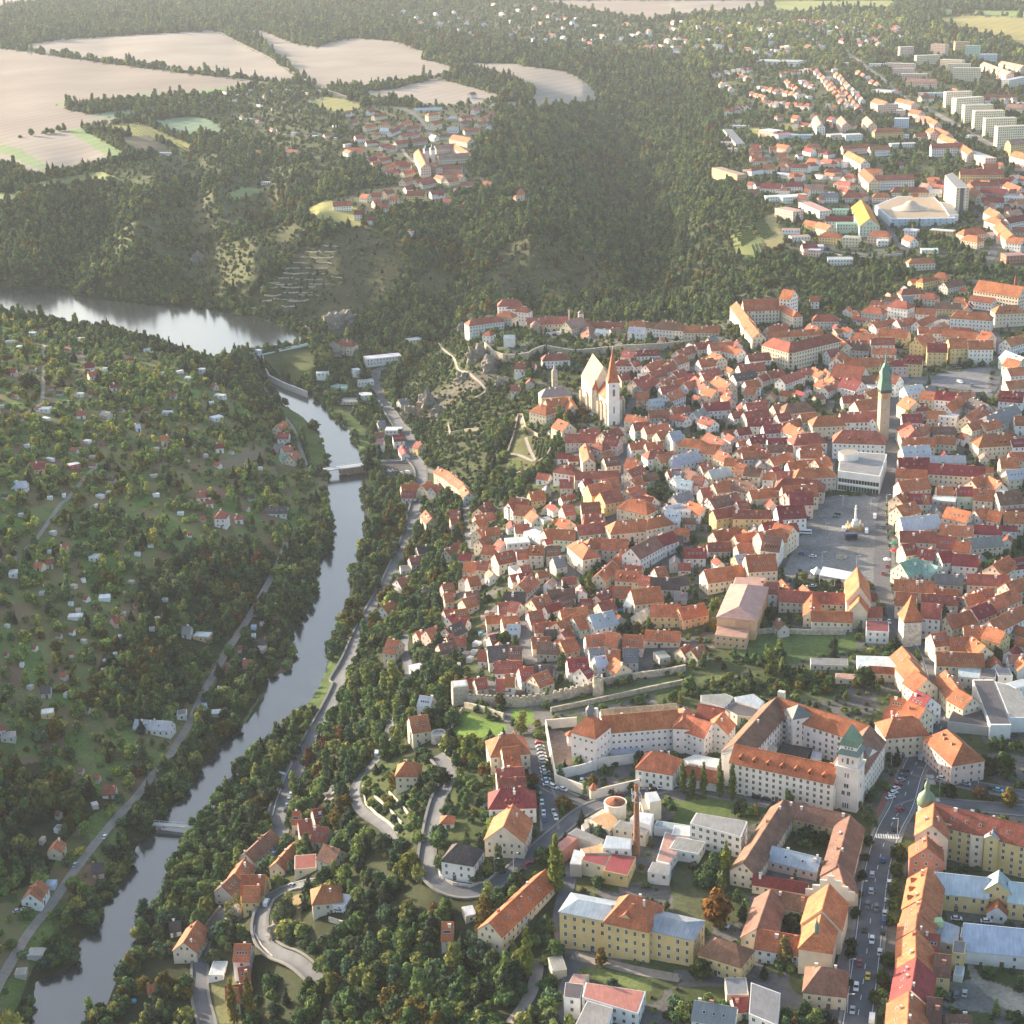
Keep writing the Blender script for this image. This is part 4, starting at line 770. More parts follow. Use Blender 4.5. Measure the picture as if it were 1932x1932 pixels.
houses(5, """395 1340 490 1330 11 6 goc;400 1370 480 1370 10 5 grw;510 1340 560 1320 10 6 goc;560 1350 610 1330 9 5 gre;600 1240 650 1265 9 6 goc;650 1260 700 1300 10 6 goc;700 1300 740 1330 9 6 goc;740 1340 770 1380 9 6 gow;480 1100 510 1110 9 6 gry;265 990 305 985 8 5 gge;250 1050 300 1050 9 5 gbe;260 1090 300 1090 8 7 gkw
310 1030 400 1030 11 6 fww;350 1065 410 1060 10 6 gmw;165 840 235 835 11 6 fww;60 870 160 870 14 3 fec;130 705 165 700 8 9 fww;150 770 240 760 9 5 few;20 790 110 800 11 2 fnn;195 640 390 620 14 8 fww;60 540 125 545 12 9 hrc;430 540 500 530 11 4 fle;380 870 430 860 8 5 gge;400 1120 420 1160 7 4 gmw""", 'riverside_house', 'house', 'houses along the river road')
houses(8, """530 150 565 195 9 5 goc;665 150 720 150 9 5 grw;665 190 715 185 8 4 gok;480 350 540 340 9 4 gde;440 410 500 400 9 4 gre;390 470 450 465 9 3 fdw;370 530 430 510 10 5 gow;290 680 350 650 9 5 gow""", 'riverside_house', 'house', 'houses along the river road')
houses(8, """820 140 880 100 11 5 grc;800 180 900 160 9 5 goc;800 210 850 190 9 5 goc;860 250 940 245 9 5 gbe;810 260 850 240 10 6 goc;820 310 870 290 9 6 goc;850 340 930 350 10 6 goc;930 310 970 330 10 6 grw;970 320 1100 310 11 7 fww;985 110 1060 90 11 6 grw;1030 120 1120 130 12 6 goc;1110 150 1150 180 10 4 gww
1020 230 1100 225 10 6 grn;1100 260 1190 300 9 5 fww;1180 260 1230 250 9 5 goc;1240 255 1355 260 11 8 gon;1360 235 1525 215 11 8 gwn;1280 130 1340 120 11 6 gre;1270 190 1330 210 9 6 goc;1385 110 1490 105 12 8 goc;1410 165 1510 170 12 7 grk;1640 85 1750 110 13 8 hoc;1700 70 1780 80 11 8 gre;1650 60 1700 30 10 7 gre
1570 210 1740 195 14 9 hoc;1750 200 1850 180 11 9 hoc;1850 150 1932 150 12 9 gww;1845 130 1932 115 9 6 gww;1660 360 1790 290 13 9 gbw;1790 300 1890 265 11 8 gmw;1370 310 1430 360 12 10 hoc;1430 305 1500 300 12 9 hoc;1500 310 1640 310 11 8 goc;1480 500 1560 430 9 6 goc;1560 420 1640 350 8 5 goc
910 390 1010 370 12 7 grc;1030 370 1090 365 10 6 grw;1100 345 1180 345 10 9 goc d2;1190 350 1270 345 10 7 gbe;1230 410 1290 400 11 6 gge;1050 460 1100 450 9 5 gdw;1040 500 1100 490 9 5 gmw;1040 560 1110 500 11 6 goc;960 600 1080 600 13 6 gde;930 660 1000 655 11 6 grw;1000 650 1050 660 10 6 grw;950 740 1040 730 10 5 goc
980 780 1050 780 9 4 gww;1110 640 1200 610 12 6 goc;1095 710 1170 700 12 5 gok;1200 590 1350 580 9 5 gbe;1260 640 1330 620 9 4 gbe;1380 640 1450 640 9 5 gbe;1270 700 1420 680 11 5 goc;1250 770 1350 720 11 6 goc;1340 740 1400 720 13 6 gon;1130 770 1250 765 9 5 gre;1115 850 1215 845 10 5 goc;1150 875 1270 880 10 5 gbe;1270 870 1350 850 11 6 goa
1470 620 1560 560 11 6 gre;1480 660 1560 640 10 6 grc;1560 570 1660 570 11 6 goc;1660 590 1820 570 14 6 goc;1430 730 1560 700 13 6 glw;1580 480 1720 490 10 7 goc d3;1720 510 1780 520 9 7 gre;1620 450 1720 460 9 5 grc;1770 520 1932 525 11 6 gde;1790 470 1850 460 11 6 gge;1770 670 1932 670 11 7 goy;1640 630 1680 640 8 4 gww;1690 720 1750 690 8 4 gwc
730 640 800 620 10 6 goc;690 700 760 690 10 5 goc;650 740 690 720 9 5 gmw;690 740 760 750 10 5 gmw;630 700 680 690 9 4 gre;620 560 680 550 10 6 gok;630 610 680 605 9 6 goc;750 600 820 590 9 5 gbe;760 520 820 510 10 6 goc;735 520 760 510 9 5 gre;750 430 820 440 11 6 goc;820 430 880 435 9 5 gre;720 380 790 390 9 4 gmw;640 370 715 320 9 4 gre
530 810 590 790 10 5 gok;475 820 510 810 8 4 gok;640 800 720 760 11 6 gde;640 840 680 830 9 6 goc;600 890 690 870 9 7 gbk;690 850 750 845 8 4 gre;870 900 1000 890 14 6 gde;820 920 870 920 10 5 grw;990 900 1060 900 11 7 gbe;880 840 930 830 9 4 gre;910 985 1060 980 10 5 grw;1045 1020 1120 1010 11 6 grw;1130 1000 1230 1000 10 5 gde
1120 1060 1200 1030 11 6 goc;920 1080 1000 1080 10 5 gre;970 1050 1020 1050 11 7 gow;800 1080 860 1070 9 5 gre;730 1080 800 1075 8 4 gre;1310 970 1420 960 11 6 gmw;1380 1020 1420 1000 10 7 gmw;1410 840 1520 830 11 7 gow;1530 820 1600 830 12 7 goc;1620 835 1730 840 11 6 gok;1430 910 1510 905 11 6 ggw;1460 960 1520 950 9 6 gww
1525 920 1600 920 10 6 goc;1570 960 1620 1000 10 5 goc;1620 910 1700 910 12 6 gge;1800 950 1860 940 9 4 fee;1740 810 1932 820 9 4 gbc""", 'town_house', 'house', GT)
houses(9, """10 130 110 140 13 8 few;90 100 180 130 11 6 gww;190 80 360 60 10 7 grw;365 100 415 95 9 6 grw;220 150 340 130 10 8 gry;330 150 540 150 9 8 gry;600 20 790 10 13 10 goc;640 50 770 50 14 10 gmk;570 130 720 120 14 11 gmw;560 220 660 240 13 11 goc;470 270 600 250 14 11 goc;500 290 600 300 15 10 gbw d5;600 230 680 220 9 10 gmw
220 270 360 240 11 6 goc;340 290 450 270 11 6 goc;190 330 320 325 9 5 gre;350 340 430 330 10 8 goc;60 360 180 360 10 6 gmw;400 400 560 390 16 11 goc;340 400 400 390 10 7 gly;170 480 380 450 13 7 goc;0 520 75 510 9 5 gde;10 250 90 250 8 5 gok;490 220 600 205 9 8 gmw;30 690 170 660 11 6 goa;0 680 60 680 8 5 goy;40 910 90 890 8 4 goc;100 920 160 890 9 4 goc
1370 660 1480 670 13 12 grw;1260 900 1310 960 12 9 goc;1290 960 1360 1040 12 9 goc;1330 1030 1400 1080 13 9 goc;1340 1140 1420 1180 14 10 gmw;1290 1200 1390 1240 14 10 goc;1200 1290 1330 1280 15 11 hoc;1200 1180 1280 1190 9 5 goc;1170 1240 1230 1250 9 6 grc
1230 70 1290 40 11 9 goc;1300 60 1420 60 11 8 gmw;1230 130 1330 100 12 8 goc;1250 190 1460 175 14 8 gwc;1430 80 1560 90 11 8 fwe;1510 130 1640 160 12 8 goc;1660 150 1720 130 10 9 gow;1740 150 1810 160 11 9 goc;1820 160 1932 165 11 8 goc;1470 230 1650 240 10 7 goc;1660 230 1810 240 9 6 gmw;1250 265 1450 270 11 7 gde;1460 290 1560 300 12 7 gre
1560 320 1640 330 10 7 goc;1600 310 1800 290 10 6 gec;1260 340 1330 330 11 8 grc;1350 360 1440 370 10 8 gmw;1460 380 1530 370 11 8 gmw;1540 390 1680 400 11 8 gmw;1250 440 1350 410 14 8 gnc;1350 420 1460 460 12 7 gnn;1760 450 1850 400 12 9 goc d2;1860 420 1932 410 10 8 gmw;1620 500 1850 510 10 7 gre;1440 500 1600 510 9 6 gge;1220 530 1440 545 10 7 goc
1440 580 1570 590 9 7 goc;1230 600 1340 610 12 8 goc;1370 610 1570 620 9 7 gre;1600 620 1700 600 9 7 goc;1660 590 1760 580 10 7 goc;1500 740 1640 700 11 8 goc;1640 690 1740 650 11 9 gmc;1740 640 1880 580 11 9 goc;1830 550 1932 520 11 9 goc;1740 760 1900 680 11 8 gbw;1880 690 1932 670 10 8 goc;1600 790 1720 790 10 7 gbe
1730 790 1830 820 11 8 goy;1420 830 1500 820 11 9 goc;1520 850 1640 850 11 7 goc;1640 840 1720 900 10 8 goc;1450 930 1710 940 11 7 goc;1500 1030 1570 1130 11 8 goc;1560 1130 1650 1180 11 9 goc;1570 1040 1690 1050 11 6 fle;1690 1040 1780 1050 10 6 fde;1780 1040 1860 1040 9 6 few;1880 1090 1932 1120 10 8 flw""", 'town_house', 'house', GT)
GV = 'houses on the wooded slope above the river'
houses(8, "320 860 385 870 13 7 goc;455 1020 520 1005 9 3 fww;500 1170 570 1180 9 6 gww;440 1290 540 1275 13 8 goc", 'villa', 'villa', GV)
houses(11, """930 60 1030 50 16 9 hoc;950 130 1040 120 14 9 goc d1;920 245 1070 235 14 8 grw;930 300 1080 290 13 8 grw;930 355 1080 350 14 8 hmw d4;1010 440 960 560 17 8 goc;695 652 770 664 13 8 hdw;410 205 460 205 11.5 7 hoc""", 'villa', 'villa', GV)
houses(10, """1490 580 1350 710 9 6 gbe;1345 740 1290 825 9 6 goc;1285 825 1220 890 9 6 gbe;1330 830 1460 830 14 8 goy;1340 890 1430 890 11 7 goy;1610 480 1650 480 10 6 goc;1640 530 1710 520 11 6 grk;1720 470 1770 460 11 5 gme;1730 560 1810 570 11 4 gre;1780 660 1870 690 11 5 gbe;1620 760 1740 750 12 5 frc;1520 760 1630 640 8 4 goe;1758 890 1828 882 12 6 hoc;1850 960 1920 970 9 3 fww
1085 1080 1010 1200 11 6 goc;930 1090 990 1080 7 3 gdw;1290 1210 1380 1210 11 8 gow;1310 1340 1370 1330 9 6 grw;1240 1440 1340 1430 8 4 grw;1250 1460 1310 1450 9 7 gon;1160 1340 1240 1340 10 3 fww""", 'villa', 'villa', GV)
houses(11, "1190 800 880 1090 11 6 goc;620 1090 680 1090 11 4 goe", 'barn', 'barn')
houses(11, "630 500 670 500 6 3 pow;740 1030 800 1020 7 3 fwe;1215 1320 1295 1310 9 4 fec", 'shed', 'shed')
houses(12, """1500 20 1600 110 16 10 hok;800 1330 890 1340 15 6 hbc;230 1170 360 1210 12 7 hby;1400 790 1370 955 14 9 goc d3;1372 960 1352 1035 13 9 goc;1345 1040 1335 1125 13 9 goc;1335 1135 1335 1280 13 9 goc;1340 1285 1312 1460 14 9 gmw;1300 1470 1290 1649 14 10 goc
1400 1500 1480 1510 14 9 gbe;1550 1350 1600 1360 6 3 fww;1390 1150 1470 1160 10 8 gre;1440 1260 1530 1270 12 8 gby;1540 1220 1610 1230 8 8 fgy;1500 1600 1640 1600 10 3 gbe;290 1440 410 1440 10 5 fgc;330 1510 410 1500 7 4 gmc;120 1520 350 1560 10 4 ggw;0 580 100 590 8 5 fww;0 650 160 680 10 5 few""", 'street_house', 'house', 'houses by the boulevard')
GL = 'cabins and houses in the hillside gardens'
houses(7, """1209.1 152 1224.9 152 10.5 7.4 hrw;1303.2 177.9 1320.8 176.1 5.9 3.3 hrw;1135.9 90 1164.1 90 5 2.5 grw;1467.8 130 1582.2 130 9.2 3.3 gdw;1078.3 54.7 1126.7 50.3 6.7 3.3 grw;614.2 738.8 675.8 721.2 7.6 3.3 grk;375.4 729.7 454.6 725.3 5.9 2.5 fww;743.8 1300.9 946.2 1314.1 8.4 3.3 gww;973.6 1264.7 1026.4 1260.3 6.7 3.3 fdw;1003.3 790 1051.7 790 7.6 3.3 gge;1071 830.3 1159 834.7 7.6 3.3 fwa;332.4 340 367.6 340 5.9 3.3 gry;193 435.3 237 439.7 5.9 2.5 goc;247.7 424.7 287.3 420.3 5 3.3 gre
494.2 400 555.8 400 6.7 3.3 fww;544.2 624.7 605.8 620.3 6.7 2.5 fww;48.3 489.7 96.7 485.3 6.7 3.3 fww;224.8 1259.4 295.2 1250.6 6.7 3.3 fwy;223.6 1119.7 276.4 1115.3 6.7 3.3 gde;1423 859.7 1467 855.3 5.9 2.5 gde;1403.6 905.3 1456.4 909.7 5.9 2.5 fee;1333.6 974.7 1386.4 970.3 5.9 2.5 gre;1163.6 1259.7 1216.4 1255.3 5.9 2.5 fwc;1111.8 1219.7 1138.2 1215.3 3.4 2.5 fll;1381.8 785 1408.2 785 3.4 2.5 fll""", 'garden_house', 'cabin', GL)
houses(10, "322.9 628.3 292.1 676.7 6.7 4.1 goc;211.7 855.1 163.3 929.9 9.2 4.9 gow;504.2 769.4 565.8 760.6 7.6 2.5 gdk;564.8 339.7 635.2 335.3 7.6 2.5 grw;807.7 1439.4 847.3 1430.6 5 2.5 goc;244.2 870 305.8 870 5 2.5 fll;156 1250 244 1250 5.9 2.5 fee;84.2 1359.7 145.8 1355.3 5 2.5 fee;502.4 439.4 537.6 430.6 4.2 2.5 fwk;5.4 59.4 84.6 50.6 6.7 3.3 fee", 'garden_house', 'cabin', GL)
houses(4, """463.6 669.7 516.4 665.3 8.4 4.1 gmw;483.6 719.4 536.4 710.6 7.6 4.1 goc;61.8 700 88.2 700 6.7 4.1 gmk;218.9 915 276.1 915 6.7 4.1 flw;418.3 934.7 466.7 930.3 6.7 3.3 grw;602.4 784.7 637.6 780.3 6.7 3.3 gmw;883 1069.7 927 1065.3 7.6 4.9 goc;1183 1114.7 1227 1110.3 6.7 4.1 gmw;1163.6 969.1 1216.4 955.9 7.6 4.1 fww;1018 745 1062 745 6.7 3.3 fww;1092.4 700 1127.6 700 5.9 4.9 fww;432.1 530 462.9 530 5 4.1 fww;792.1 590 822.9 590 5 3.3 fww;157.7 500 197.3 500 5.9 3.3 fww
184.2 1219.7 245.8 1215.3 8.4 4.1 gmy;374.2 1229.1 435.8 1215.9 6.7 4.1 fwm;65.4 1320 144.6 1320 7.6 3.3 gww;1171.2 780.3 1188.8 784.7 5.9 3.3 gre;1183.6 840.3 1236.4 844.7 5.9 3.3 fww;932.4 830 967.6 830 5.9 3.3 gre;893.6 935 946.4 935 5.9 3.3 fww;563 930.6 607 939.4 6.7 3.3 gge;1078.9 1384.7 1136.1 1380.3 5.9 2.5 grw;1132.4 1419.7 1167.6 1415.3 5.9 3.3 grw;422.4 835 457.6 835 5.9 3.3 fww;91.8 575 118.2 575 5 3.3 fww;33 545 77 545 5.9 2.5 fww;137.4 544.7 172.6 540.3 5 3.3 gow;741.8 1009.7 768.2 1005.3 5 3.3 gww;1133 884.7 1177 880.3 5 2.5 fww""", 'garden_house', 'cabin', GL)
houses(4, "1520 1010 1570 990 10 6 goc;1530 1050 1590 1050 10 6 gmw;1550 1130 1600 1120 10 6 gre;1540 1170 1600 1160 9 4 gnn;1590 1180 1630 1150 9 5 goc;1510 1120 1560 1110 8 3 gge;1740 720 1810 715 7 4 fww", 'riverside_house', 'house', 'houses along the river road')
GH = 'village houses on the far plateau'
houses(2, """90 610 130 605 10 5 grw;210 605 240 600 10 5 grw;240 630 310 620 10 6 goc;130 660 160 660 9 4 gre;190 690 250 680 10 5 goc;285 670 320 670 11 7 hoc;280 705 325 705 10 5 gwl;240 735 270 725 9 5 goc;140 745 190 740 12 6 grw;330 720 380 700 9 5 gmw;360 700 400 680 9 5 gre;390 670 450 660 10 5 goc;430 690 500 690 10 5 gre;390 740 490 720 10 5 gre;360 775 530 755 12 5 gre
200 775 260 770 9 4 gmw;100 810 200 815 11 5 grc;280 800 330 790 9 4 gmw;320 800 370 800 9 5 gre;250 840 300 840 10 5 goc;210 870 260 860 10 5 gmw;235 890 285 885 10 5 goc;270 870 330 860 9 5 gre;300 910 360 895 10 5 goc;310 940 370 930 9 4 gre;360 890 420 880 10 5 gre;390 900 450 900 10 5 gre;400 940 460 930 10 5 goc;400 985 450 970 10 5 goc;470 990 560 970 10 5 gre
500 1000 580 985 10 5 gre;590 960 630 970 9 5 goc;640 980 700 970 12 6 goc;625 910 730 910 10 5 gre;630 940 730 945 10 5 gre;710 960 735 965 9 4 goc;720 1000 770 1000 9 4 gbe;760 1000 810 1000 10 6 grw;850 995 895 1000 10 6 grw;690 1030 715 1025 7 3 goc;415 1025 450 1020 10 5 grw;430 1050 530 1050 12 8 gry;555 1050 600 1045 10 6 grw;600 1055 635 1055 9 5 gmw
615 1090 680 1095 9 3 gre;710 1125 750 1125 8 3 gre;180 1065 220 1070 10 6 goc;235 1060 290 1060 11 6 gre;300 1050 345 1040 10 6 grc;335 1080 380 1080 10 6 goc;240 1100 280 1095 10 6 goc;270 1120 330 1120 11 7 grw;140 1155 200 1155 11 7 gmw;20 1110 120 1105 12 6 grw;210 1190 250 1190 9 6 gmw;435 1255 460 1260 6 6 prw
545 620 590 615 11 9 hoc;560 670 605 660 11 9 goc;470 595 620 590 7 3 gww;720 640 790 630 9 5 gre;790 600 830 580 9 6 grw;720 670 760 660 9 5 gre;830 650 880 630 9 5 goc;860 640 910 600 9 5 gow;810 675 860 660 9 5 goc;650 700 710 700 10 5 gww;740 710 850 700 10 5 gre;680 740 780 760 14 7 goc;610 735 690 735 9 5 gbe;560 740 590 745 9 5 gww;860 700 890 690 9 6 gwn;770 510 800 505 9 7 grw;660 640 700 640 8 4 gwe""", 'village_house', 'house', GH)
houses(1, "1580 820 1640 825 9 5 grw;1400 820 1430 830 8 4 gow;1350 650 1390 650 8 3 fww;1490 495 1520 495 8 3 fww;1550 490 1580 490 8 3 fww;1265 550 1300 550 8 3 fww;810 540 835 540 8 3 gmw;1900 610 1932 610 10 5 gow;1440 1000 1500 1000 7 3 fww;1900 820 1932 830 9 5 gow;1720 745 1745 745 8 4 fww;1780 735 1820 730 8 4 gow;1890 795 1932 790 9 4 fkw;870 838 940 838 6 3 fww", 'village_house', 'house', GH)
GA = 'apartment blocks of the far housing estate'
houses(3, """1245 258 1322 255 14 22 fck;1430 240 1508 243 16 24 fkk;1550 230 1628 228 16 22 fka;1612 250 1692 250 16 24 fnn;1335 305 1465 300 13 18 fcc;1480 325 1600 330 13 16 fcc;1515 350 1640 350 13 18 fcc;1545 372 1695 372 14 24 fcc;1690 297 1785 297 13 14 fll;1710 340 1860 395 13 14 gkk;1810 335 1930 360 13 12 gkc;1180 345 1330 350 14 12 fck;1215 375 1330 375 13 14 fek
1255 405 1400 405 13 12 fck;1290 430 1450 435 13 12 gkk;1830 440 1932 420 14 14 fww;1497 505 1640 500 14 26 fcY;1548 540 1700 530 14 26 fcY;1600 578 1755 572 14 27 fcY;1655 610 1820 605 14 28 fcY;1715 650 1885 645 14 28 fcY;1780 695 1960 688 14 28 fcY;1845 770 1960 760 14 18 gky;1880 830 1960 850 14 16 gok;790 635 815 680 13 14 gkw;925 638 955 672 13 13 gkk;1065 638 1100 672 13 13 gkc;1110 540 1180 560 14 12 gok;1120 575 1235 570 14 14 fck
1220 650 1300 650 14 14 fwl;1420 790 1600 785 13 12 grw;1590 790 1650 830 12 11 gok;1630 830 1750 870 16 12 fck;965 830 1060 880 13 12 gow;1080 805 1190 800 11 9 gow;1050 925 1110 980 14 12 goc;1110 965 1325 960 13 12 grw d6;1060 925 1150 930 11 10 goc;1580 930 1820 930 14 13 gry d6;1710 900 1790 900 14 13 gok;1450 700 1520 730 14 12 gok;1480 740 1560 770 13 11 gok;1415 700 1440 720 12 12 gok""", 'apartment_block', 'apartment block', GA)
GU = 'houses of the upper town'
houses(3, """1350 510 1500 510 14 7 fll;1360 525 1410 520 12 6 gbe;1240 540 1330 560 12 9 gok;1230 605 1280 605 11 10 fwk;1315 600 1370 610 13 10 gok;1350 635 1400 640 12 9 gkc;1405 640 1460 670 12 10 gok;1120 705 1250 700 14 11 hoy;1240 740 1300 740 10 6 fww;1330 735 1410 730 10 6 gow;1195 790 1335 785 12 6 fww;940 740 1035 735 16 9 fww;855 740 935 735 16 8 fwk;500 710 580 720 22 8 fwk;560 740 650 730 18 7 fmw
300 710 370 790 14 5 fge;330 690 420 690 8 4 fww;650 740 770 740 14 6 fll;930 800 1080 790 11 8 gok;1220 1030 1390 1030 13 6 hrc;1115 1060 1180 1060 12 6 hok;950 1060 1030 1060 12 6 hre;910 990 980 1000 11 6 hre;920 1020 970 1040 10 5 hre;850 925 915 925 11 7 hrw;830 870 880 880 11 6 hre;800 820 870 820 11 6 grw;745 790 800 790 11 5 hok;575 790 640 800 11 6 gok;575 840 630 840 10 6 gok;590 870 640 870 10 6 gok
435 810 480 810 10 5 hok;440 840 470 830 9 6 hok;455 865 505 865 11 6 hok;300 815 355 815 11 5 fkw;265 780 320 780 11 4 fkw;495 905 560 905 13 6 gow;665 900 730 900 12 6 hrw;240 920 380 960 14 9 fka;385 935 470 935 13 5 fkw;490 1005 600 1010 13 5 gmw;415 1040 475 1040 11 4 gre;625 1000 715 1000 12 6 gmw;725 1015 830 1015 12 6 gkc;815 1060 910 1060 12 6 ggw;650 945 720 950 11 6 gow;560 950 650 960 13 5 fww
510 1080 600 1075 12 6 fww;590 1080 735 1070 18 8 fww;590 1140 690 1160 16 11 fkk;725 1110 840 1160 15 9 fkw;600 1260 700 1260 12 5 fkw;645 1300 750 1295 12 5 fkw;730 1210 790 1220 10 6 goy;740 1350 830 1350 13 6 fww;710 1340 790 1335 10 7 gmk;830 1275 910 1280 12 7 hoy;800 1220 870 1240 12 8 goc;840 1190 990 1190 11 8 gmw;880 1150 970 1150 10 6 fnn;940 1300 1030 1305 13 10 fcc;1100 1265 1180 1270 13 7 hok;1125 1320 1185 1320 11 6 fww;1270 1260 1350 1265 13 7 fww
1285 1290 1330 1310 10 6 gow;1365 1370 1460 1370 11 4 fww;1420 1260 1550 1270 11 5 fwy;1600 1260 1690 1250 14 8 hoc;1620 1290 1680 1300 12 7 hoc;1740 1140 1800 1170 13 8 goc;1750 1190 1810 1210 12 7 hok;1840 1160 1910 1150 11 8 gkc;1830 1200 1932 1180 12 8 gmw;1800 1220 1870 1290 14 10 goc;1850 1300 1932 1310 12 9 gow;1870 1250 1932 1250 10 8 gre;1630 1010 1700 1060 13 9 goc;1640 1000 1800 1000 10 7 gre;1700 1030 1840 1040 12 8 gme;1840 1000 1920 1030 12 8 gok
1700 1085 1820 1085 12 7 gmw;1820 1080 1932 1085 14 8 fww;1740 990 1850 985 11 8 gmk;1410 1040 1480 1040 10 5 gww;1430 1010 1500 1020 11 5 gre;1820 1400 1932 1395 16 8 fkr;470 330 705 335 40 9 fww;920 345 970 345 14 6 fww;1080 350 1180 350 14 5 fww;1110 490 1220 500 18 6 fww;850 1420 990 1420 14 6 fww;1700 520 1880 520 10 6 grw;1840 570 1932 575 12 8 gkc;1620 740 1640 745 8 4 fww;1230 890 1270 890 9 5 gmw""", 'upper_town_house', 'house', GU)
VC = ['gow', 'hok', 'gkw', 'hrw', 'gmw', 'fkw', 'gok']
for a in [(790, 372, 940, 552, 9), (880, 372, 1050, 545, 10), (850, 420, 960, 560, 6), (930, 470, 1030, 590, 5), (1010, 380, 1140, 462, 5), (195, 405, 430, 368, 9), (262, 445, 330, 480, 4), (300, 600, 420, 570, 6), (470, 470, 640, 500, 6), (480, 548, 760, 572, 8), (560, 400, 780, 372, 8), (620, 430, 690, 480, 4), (840, 572, 1000, 578, 5), (350, 395, 440, 430, 4), (425, 500, 520, 530, 4), (640, 500, 760, 530, 4), (700, 440, 780, 470, 3)]:
    row(3, *a, 10, 6, VC, 'upper_town_house', 'house', GU)
# ------------------------------------------------------------------ the large buildings, each one thing with its wings as parts
class Cx:
    def __init__(s, name, label, cat): s.n, s.l, s.c = name, label, cat; s.root = None; s.ori = None; s.zb = None
    def _post(s, r, o, z):
        if s.root is None:
            s.root, s.ori, s.zb = r, o, z; r.name = s.n; tag(r, s.l, s.c)
    def wing(s, t, x1, y1, x2, y2, w, he, cd_, **k):
        p1, p2 = T(t, (x1, y1), (x2, y2))
        s._post(*wing(s.root, s.ori, p1, p2, w, he, cd_[0], cd_[1], cd_[2], zb=k.pop('zb', s.zb), **k)); return s
    def poly(s, t, pts, he, rc, wc, **k):
        s._post(*polywing(s.root, s.ori, TS(t, pts), he, rc, wc, zb=k.pop('zb', s.zb), **k)); return s
    def at(s, t, x, y, h=0):
        """ local position of the point seen at x, y and standing h above the base"""
        P = unproj(np.array(T(t, (x, y))[0]), np.array(s.zb + h)); ox, oy, oz, oa = s.ori
        ca, sa = math.cos(-oa), math.sin(-oa)
        return (P[0] - ox) * ca - (P[1] - oy) * sa, (P[0] - ox) * sa + (P[1] - oy) * ca, s.zb - oz
    def part(s, name, mb, mats, loc, rz=0, color=None, smooth=False):
        o = mb.build(name, mats, s.root, color, smooth); o.location = loc; o.rotation_euler = (0, 0, rz); return o
def sq(mb, prof, m=0, n=4): mb.lathe([(r * (math.sqrt(2) if n == 4 else 1), z) for r, z in prof], n, 0, 0, m, math.pi / 4 if n == 4 else 0)
def clock(c, loc, rz, half, z, r, col):
    mb = MB(); mb.lathe([(r, 0), (r, .12)], 20); o = mb.build('clock_face', [M['paint']], c.root, col)
    o.matrix_local = Matrix.Translation(loc) @ Matrix.Rotation(rz, 4, 'Z') @ Matrix.Translation((0, -half - .02, z)) @ Matrix.Rotation(math.pi / 2, 4, 'X')
def slits(c, loc, rz, half, items, name='window'):
    for x, z, w, h, side in items:
        o = link(name, WIN, c.root)
        o.matrix_local = Matrix.Translation(loc) @ Matrix.Rotation(rz + side * math.pi / 2, 4, 'Z') @ Matrix.Translation((x, -half - .02, z)) @ Matrix.Rotation(math.pi, 4, 'Z') @ Matrix.Diagonal((w, 1.6, h, 1))
WHT, CRM, STN = (.76, .74, .70), (.70, .62, .50), (.46, .40, .32)
# parish church on the cliff
c = Cx('church', 'gothic church with a steep pale nave roof and white tower with orange spire', 'church')
c.wing(5, 1450, 618, 1508, 690, 19, 20, 'gtc', rise=17, wins=False, detail=False, base=10)
c.wing(5, 1500, 748, 1560, 800, 13, 17, 'hoc', rise=9, wins=False, detail=False, base=10)
ra = math.atan2(1, -1.0)
L = c.at(5, 1562, 1002); mb = MB(); sq(mb, [(4.5, -6), (4.5, 18)]); sq(mb, [(4.7, 18), (4.7, 18.5)]); sq(mb, [(4.3, 18.5), (4.3, 33)]); sq(mb, [(4.6, 33), (4.6, 33.6)]); c.part('tower', mb, [M['wall']], L, .12 - c.ori[3], (.78, .76, .72))
mb = MB(); sq(mb, [(4.9, 33.6), (3.6, 37), (2.2, 46), (.12, 58)]); c.part('spire', mb, [M['roof']], L, .12 - c.ori[3], RC['o'])
mb = MB(); mb.box(-.12, .12, -.12, .12, 57.6, 61.5); mb.box(-1, 1, -.12, .12, 60, 60.3); c.part('cross', mb, [M['paint']], L, 0, (.7, .6, .3))
slits(c, L, .12 - c.ori[3], 4.35, [(0, 25.5, 2.2, 6, 0), (0, 25.5, 2.2, 6, 1), (0, 25.5, 2.2, 6, -1)]); slits(c, L, .12 - c.ori[3], 4.5, [(0, 12, 1.2, 6, 0), (0, 1.6, 2, 3.4, 0), (0, 12, 1.2, 6, 1)])
clock(c, L, .12 - c.ori[3], 4.3, 31, 1.1, (.35, .35, .36))
L = c.at(5, 1467, 945); mb = MB(); mb.lathe([(1.8, -4), (1.8, 19)], 8); c.part('stair_turret', mb, [M['stone']], L, 0, CRM); mb = MB(); mb.lathe([(2.1, 19), (1.2, 23), (.05, 28)], 8); c.part('turret_spire', mb, [M['roof']], L, 0, RC['o'])
for x, y in ((1385, 905), (1420, 935), (1480, 965), (1500, 985), (1525, 1000), (1600, 1000), (1620, 960)):
    L = c.at(5, x, y); mb = MB(); mb.box(-.8, .8, -1.4, 1.4, -5, 13); mb.add([(-.8, -1.4, 13), (.8, -1.4, 13), (.8, 1.4, 16), (-.8, 1.4, 16)], [(0, 1, 2, 3)]); c.part('buttress', mb, [M['stone']], L, .5 - c.ori[3], STN)
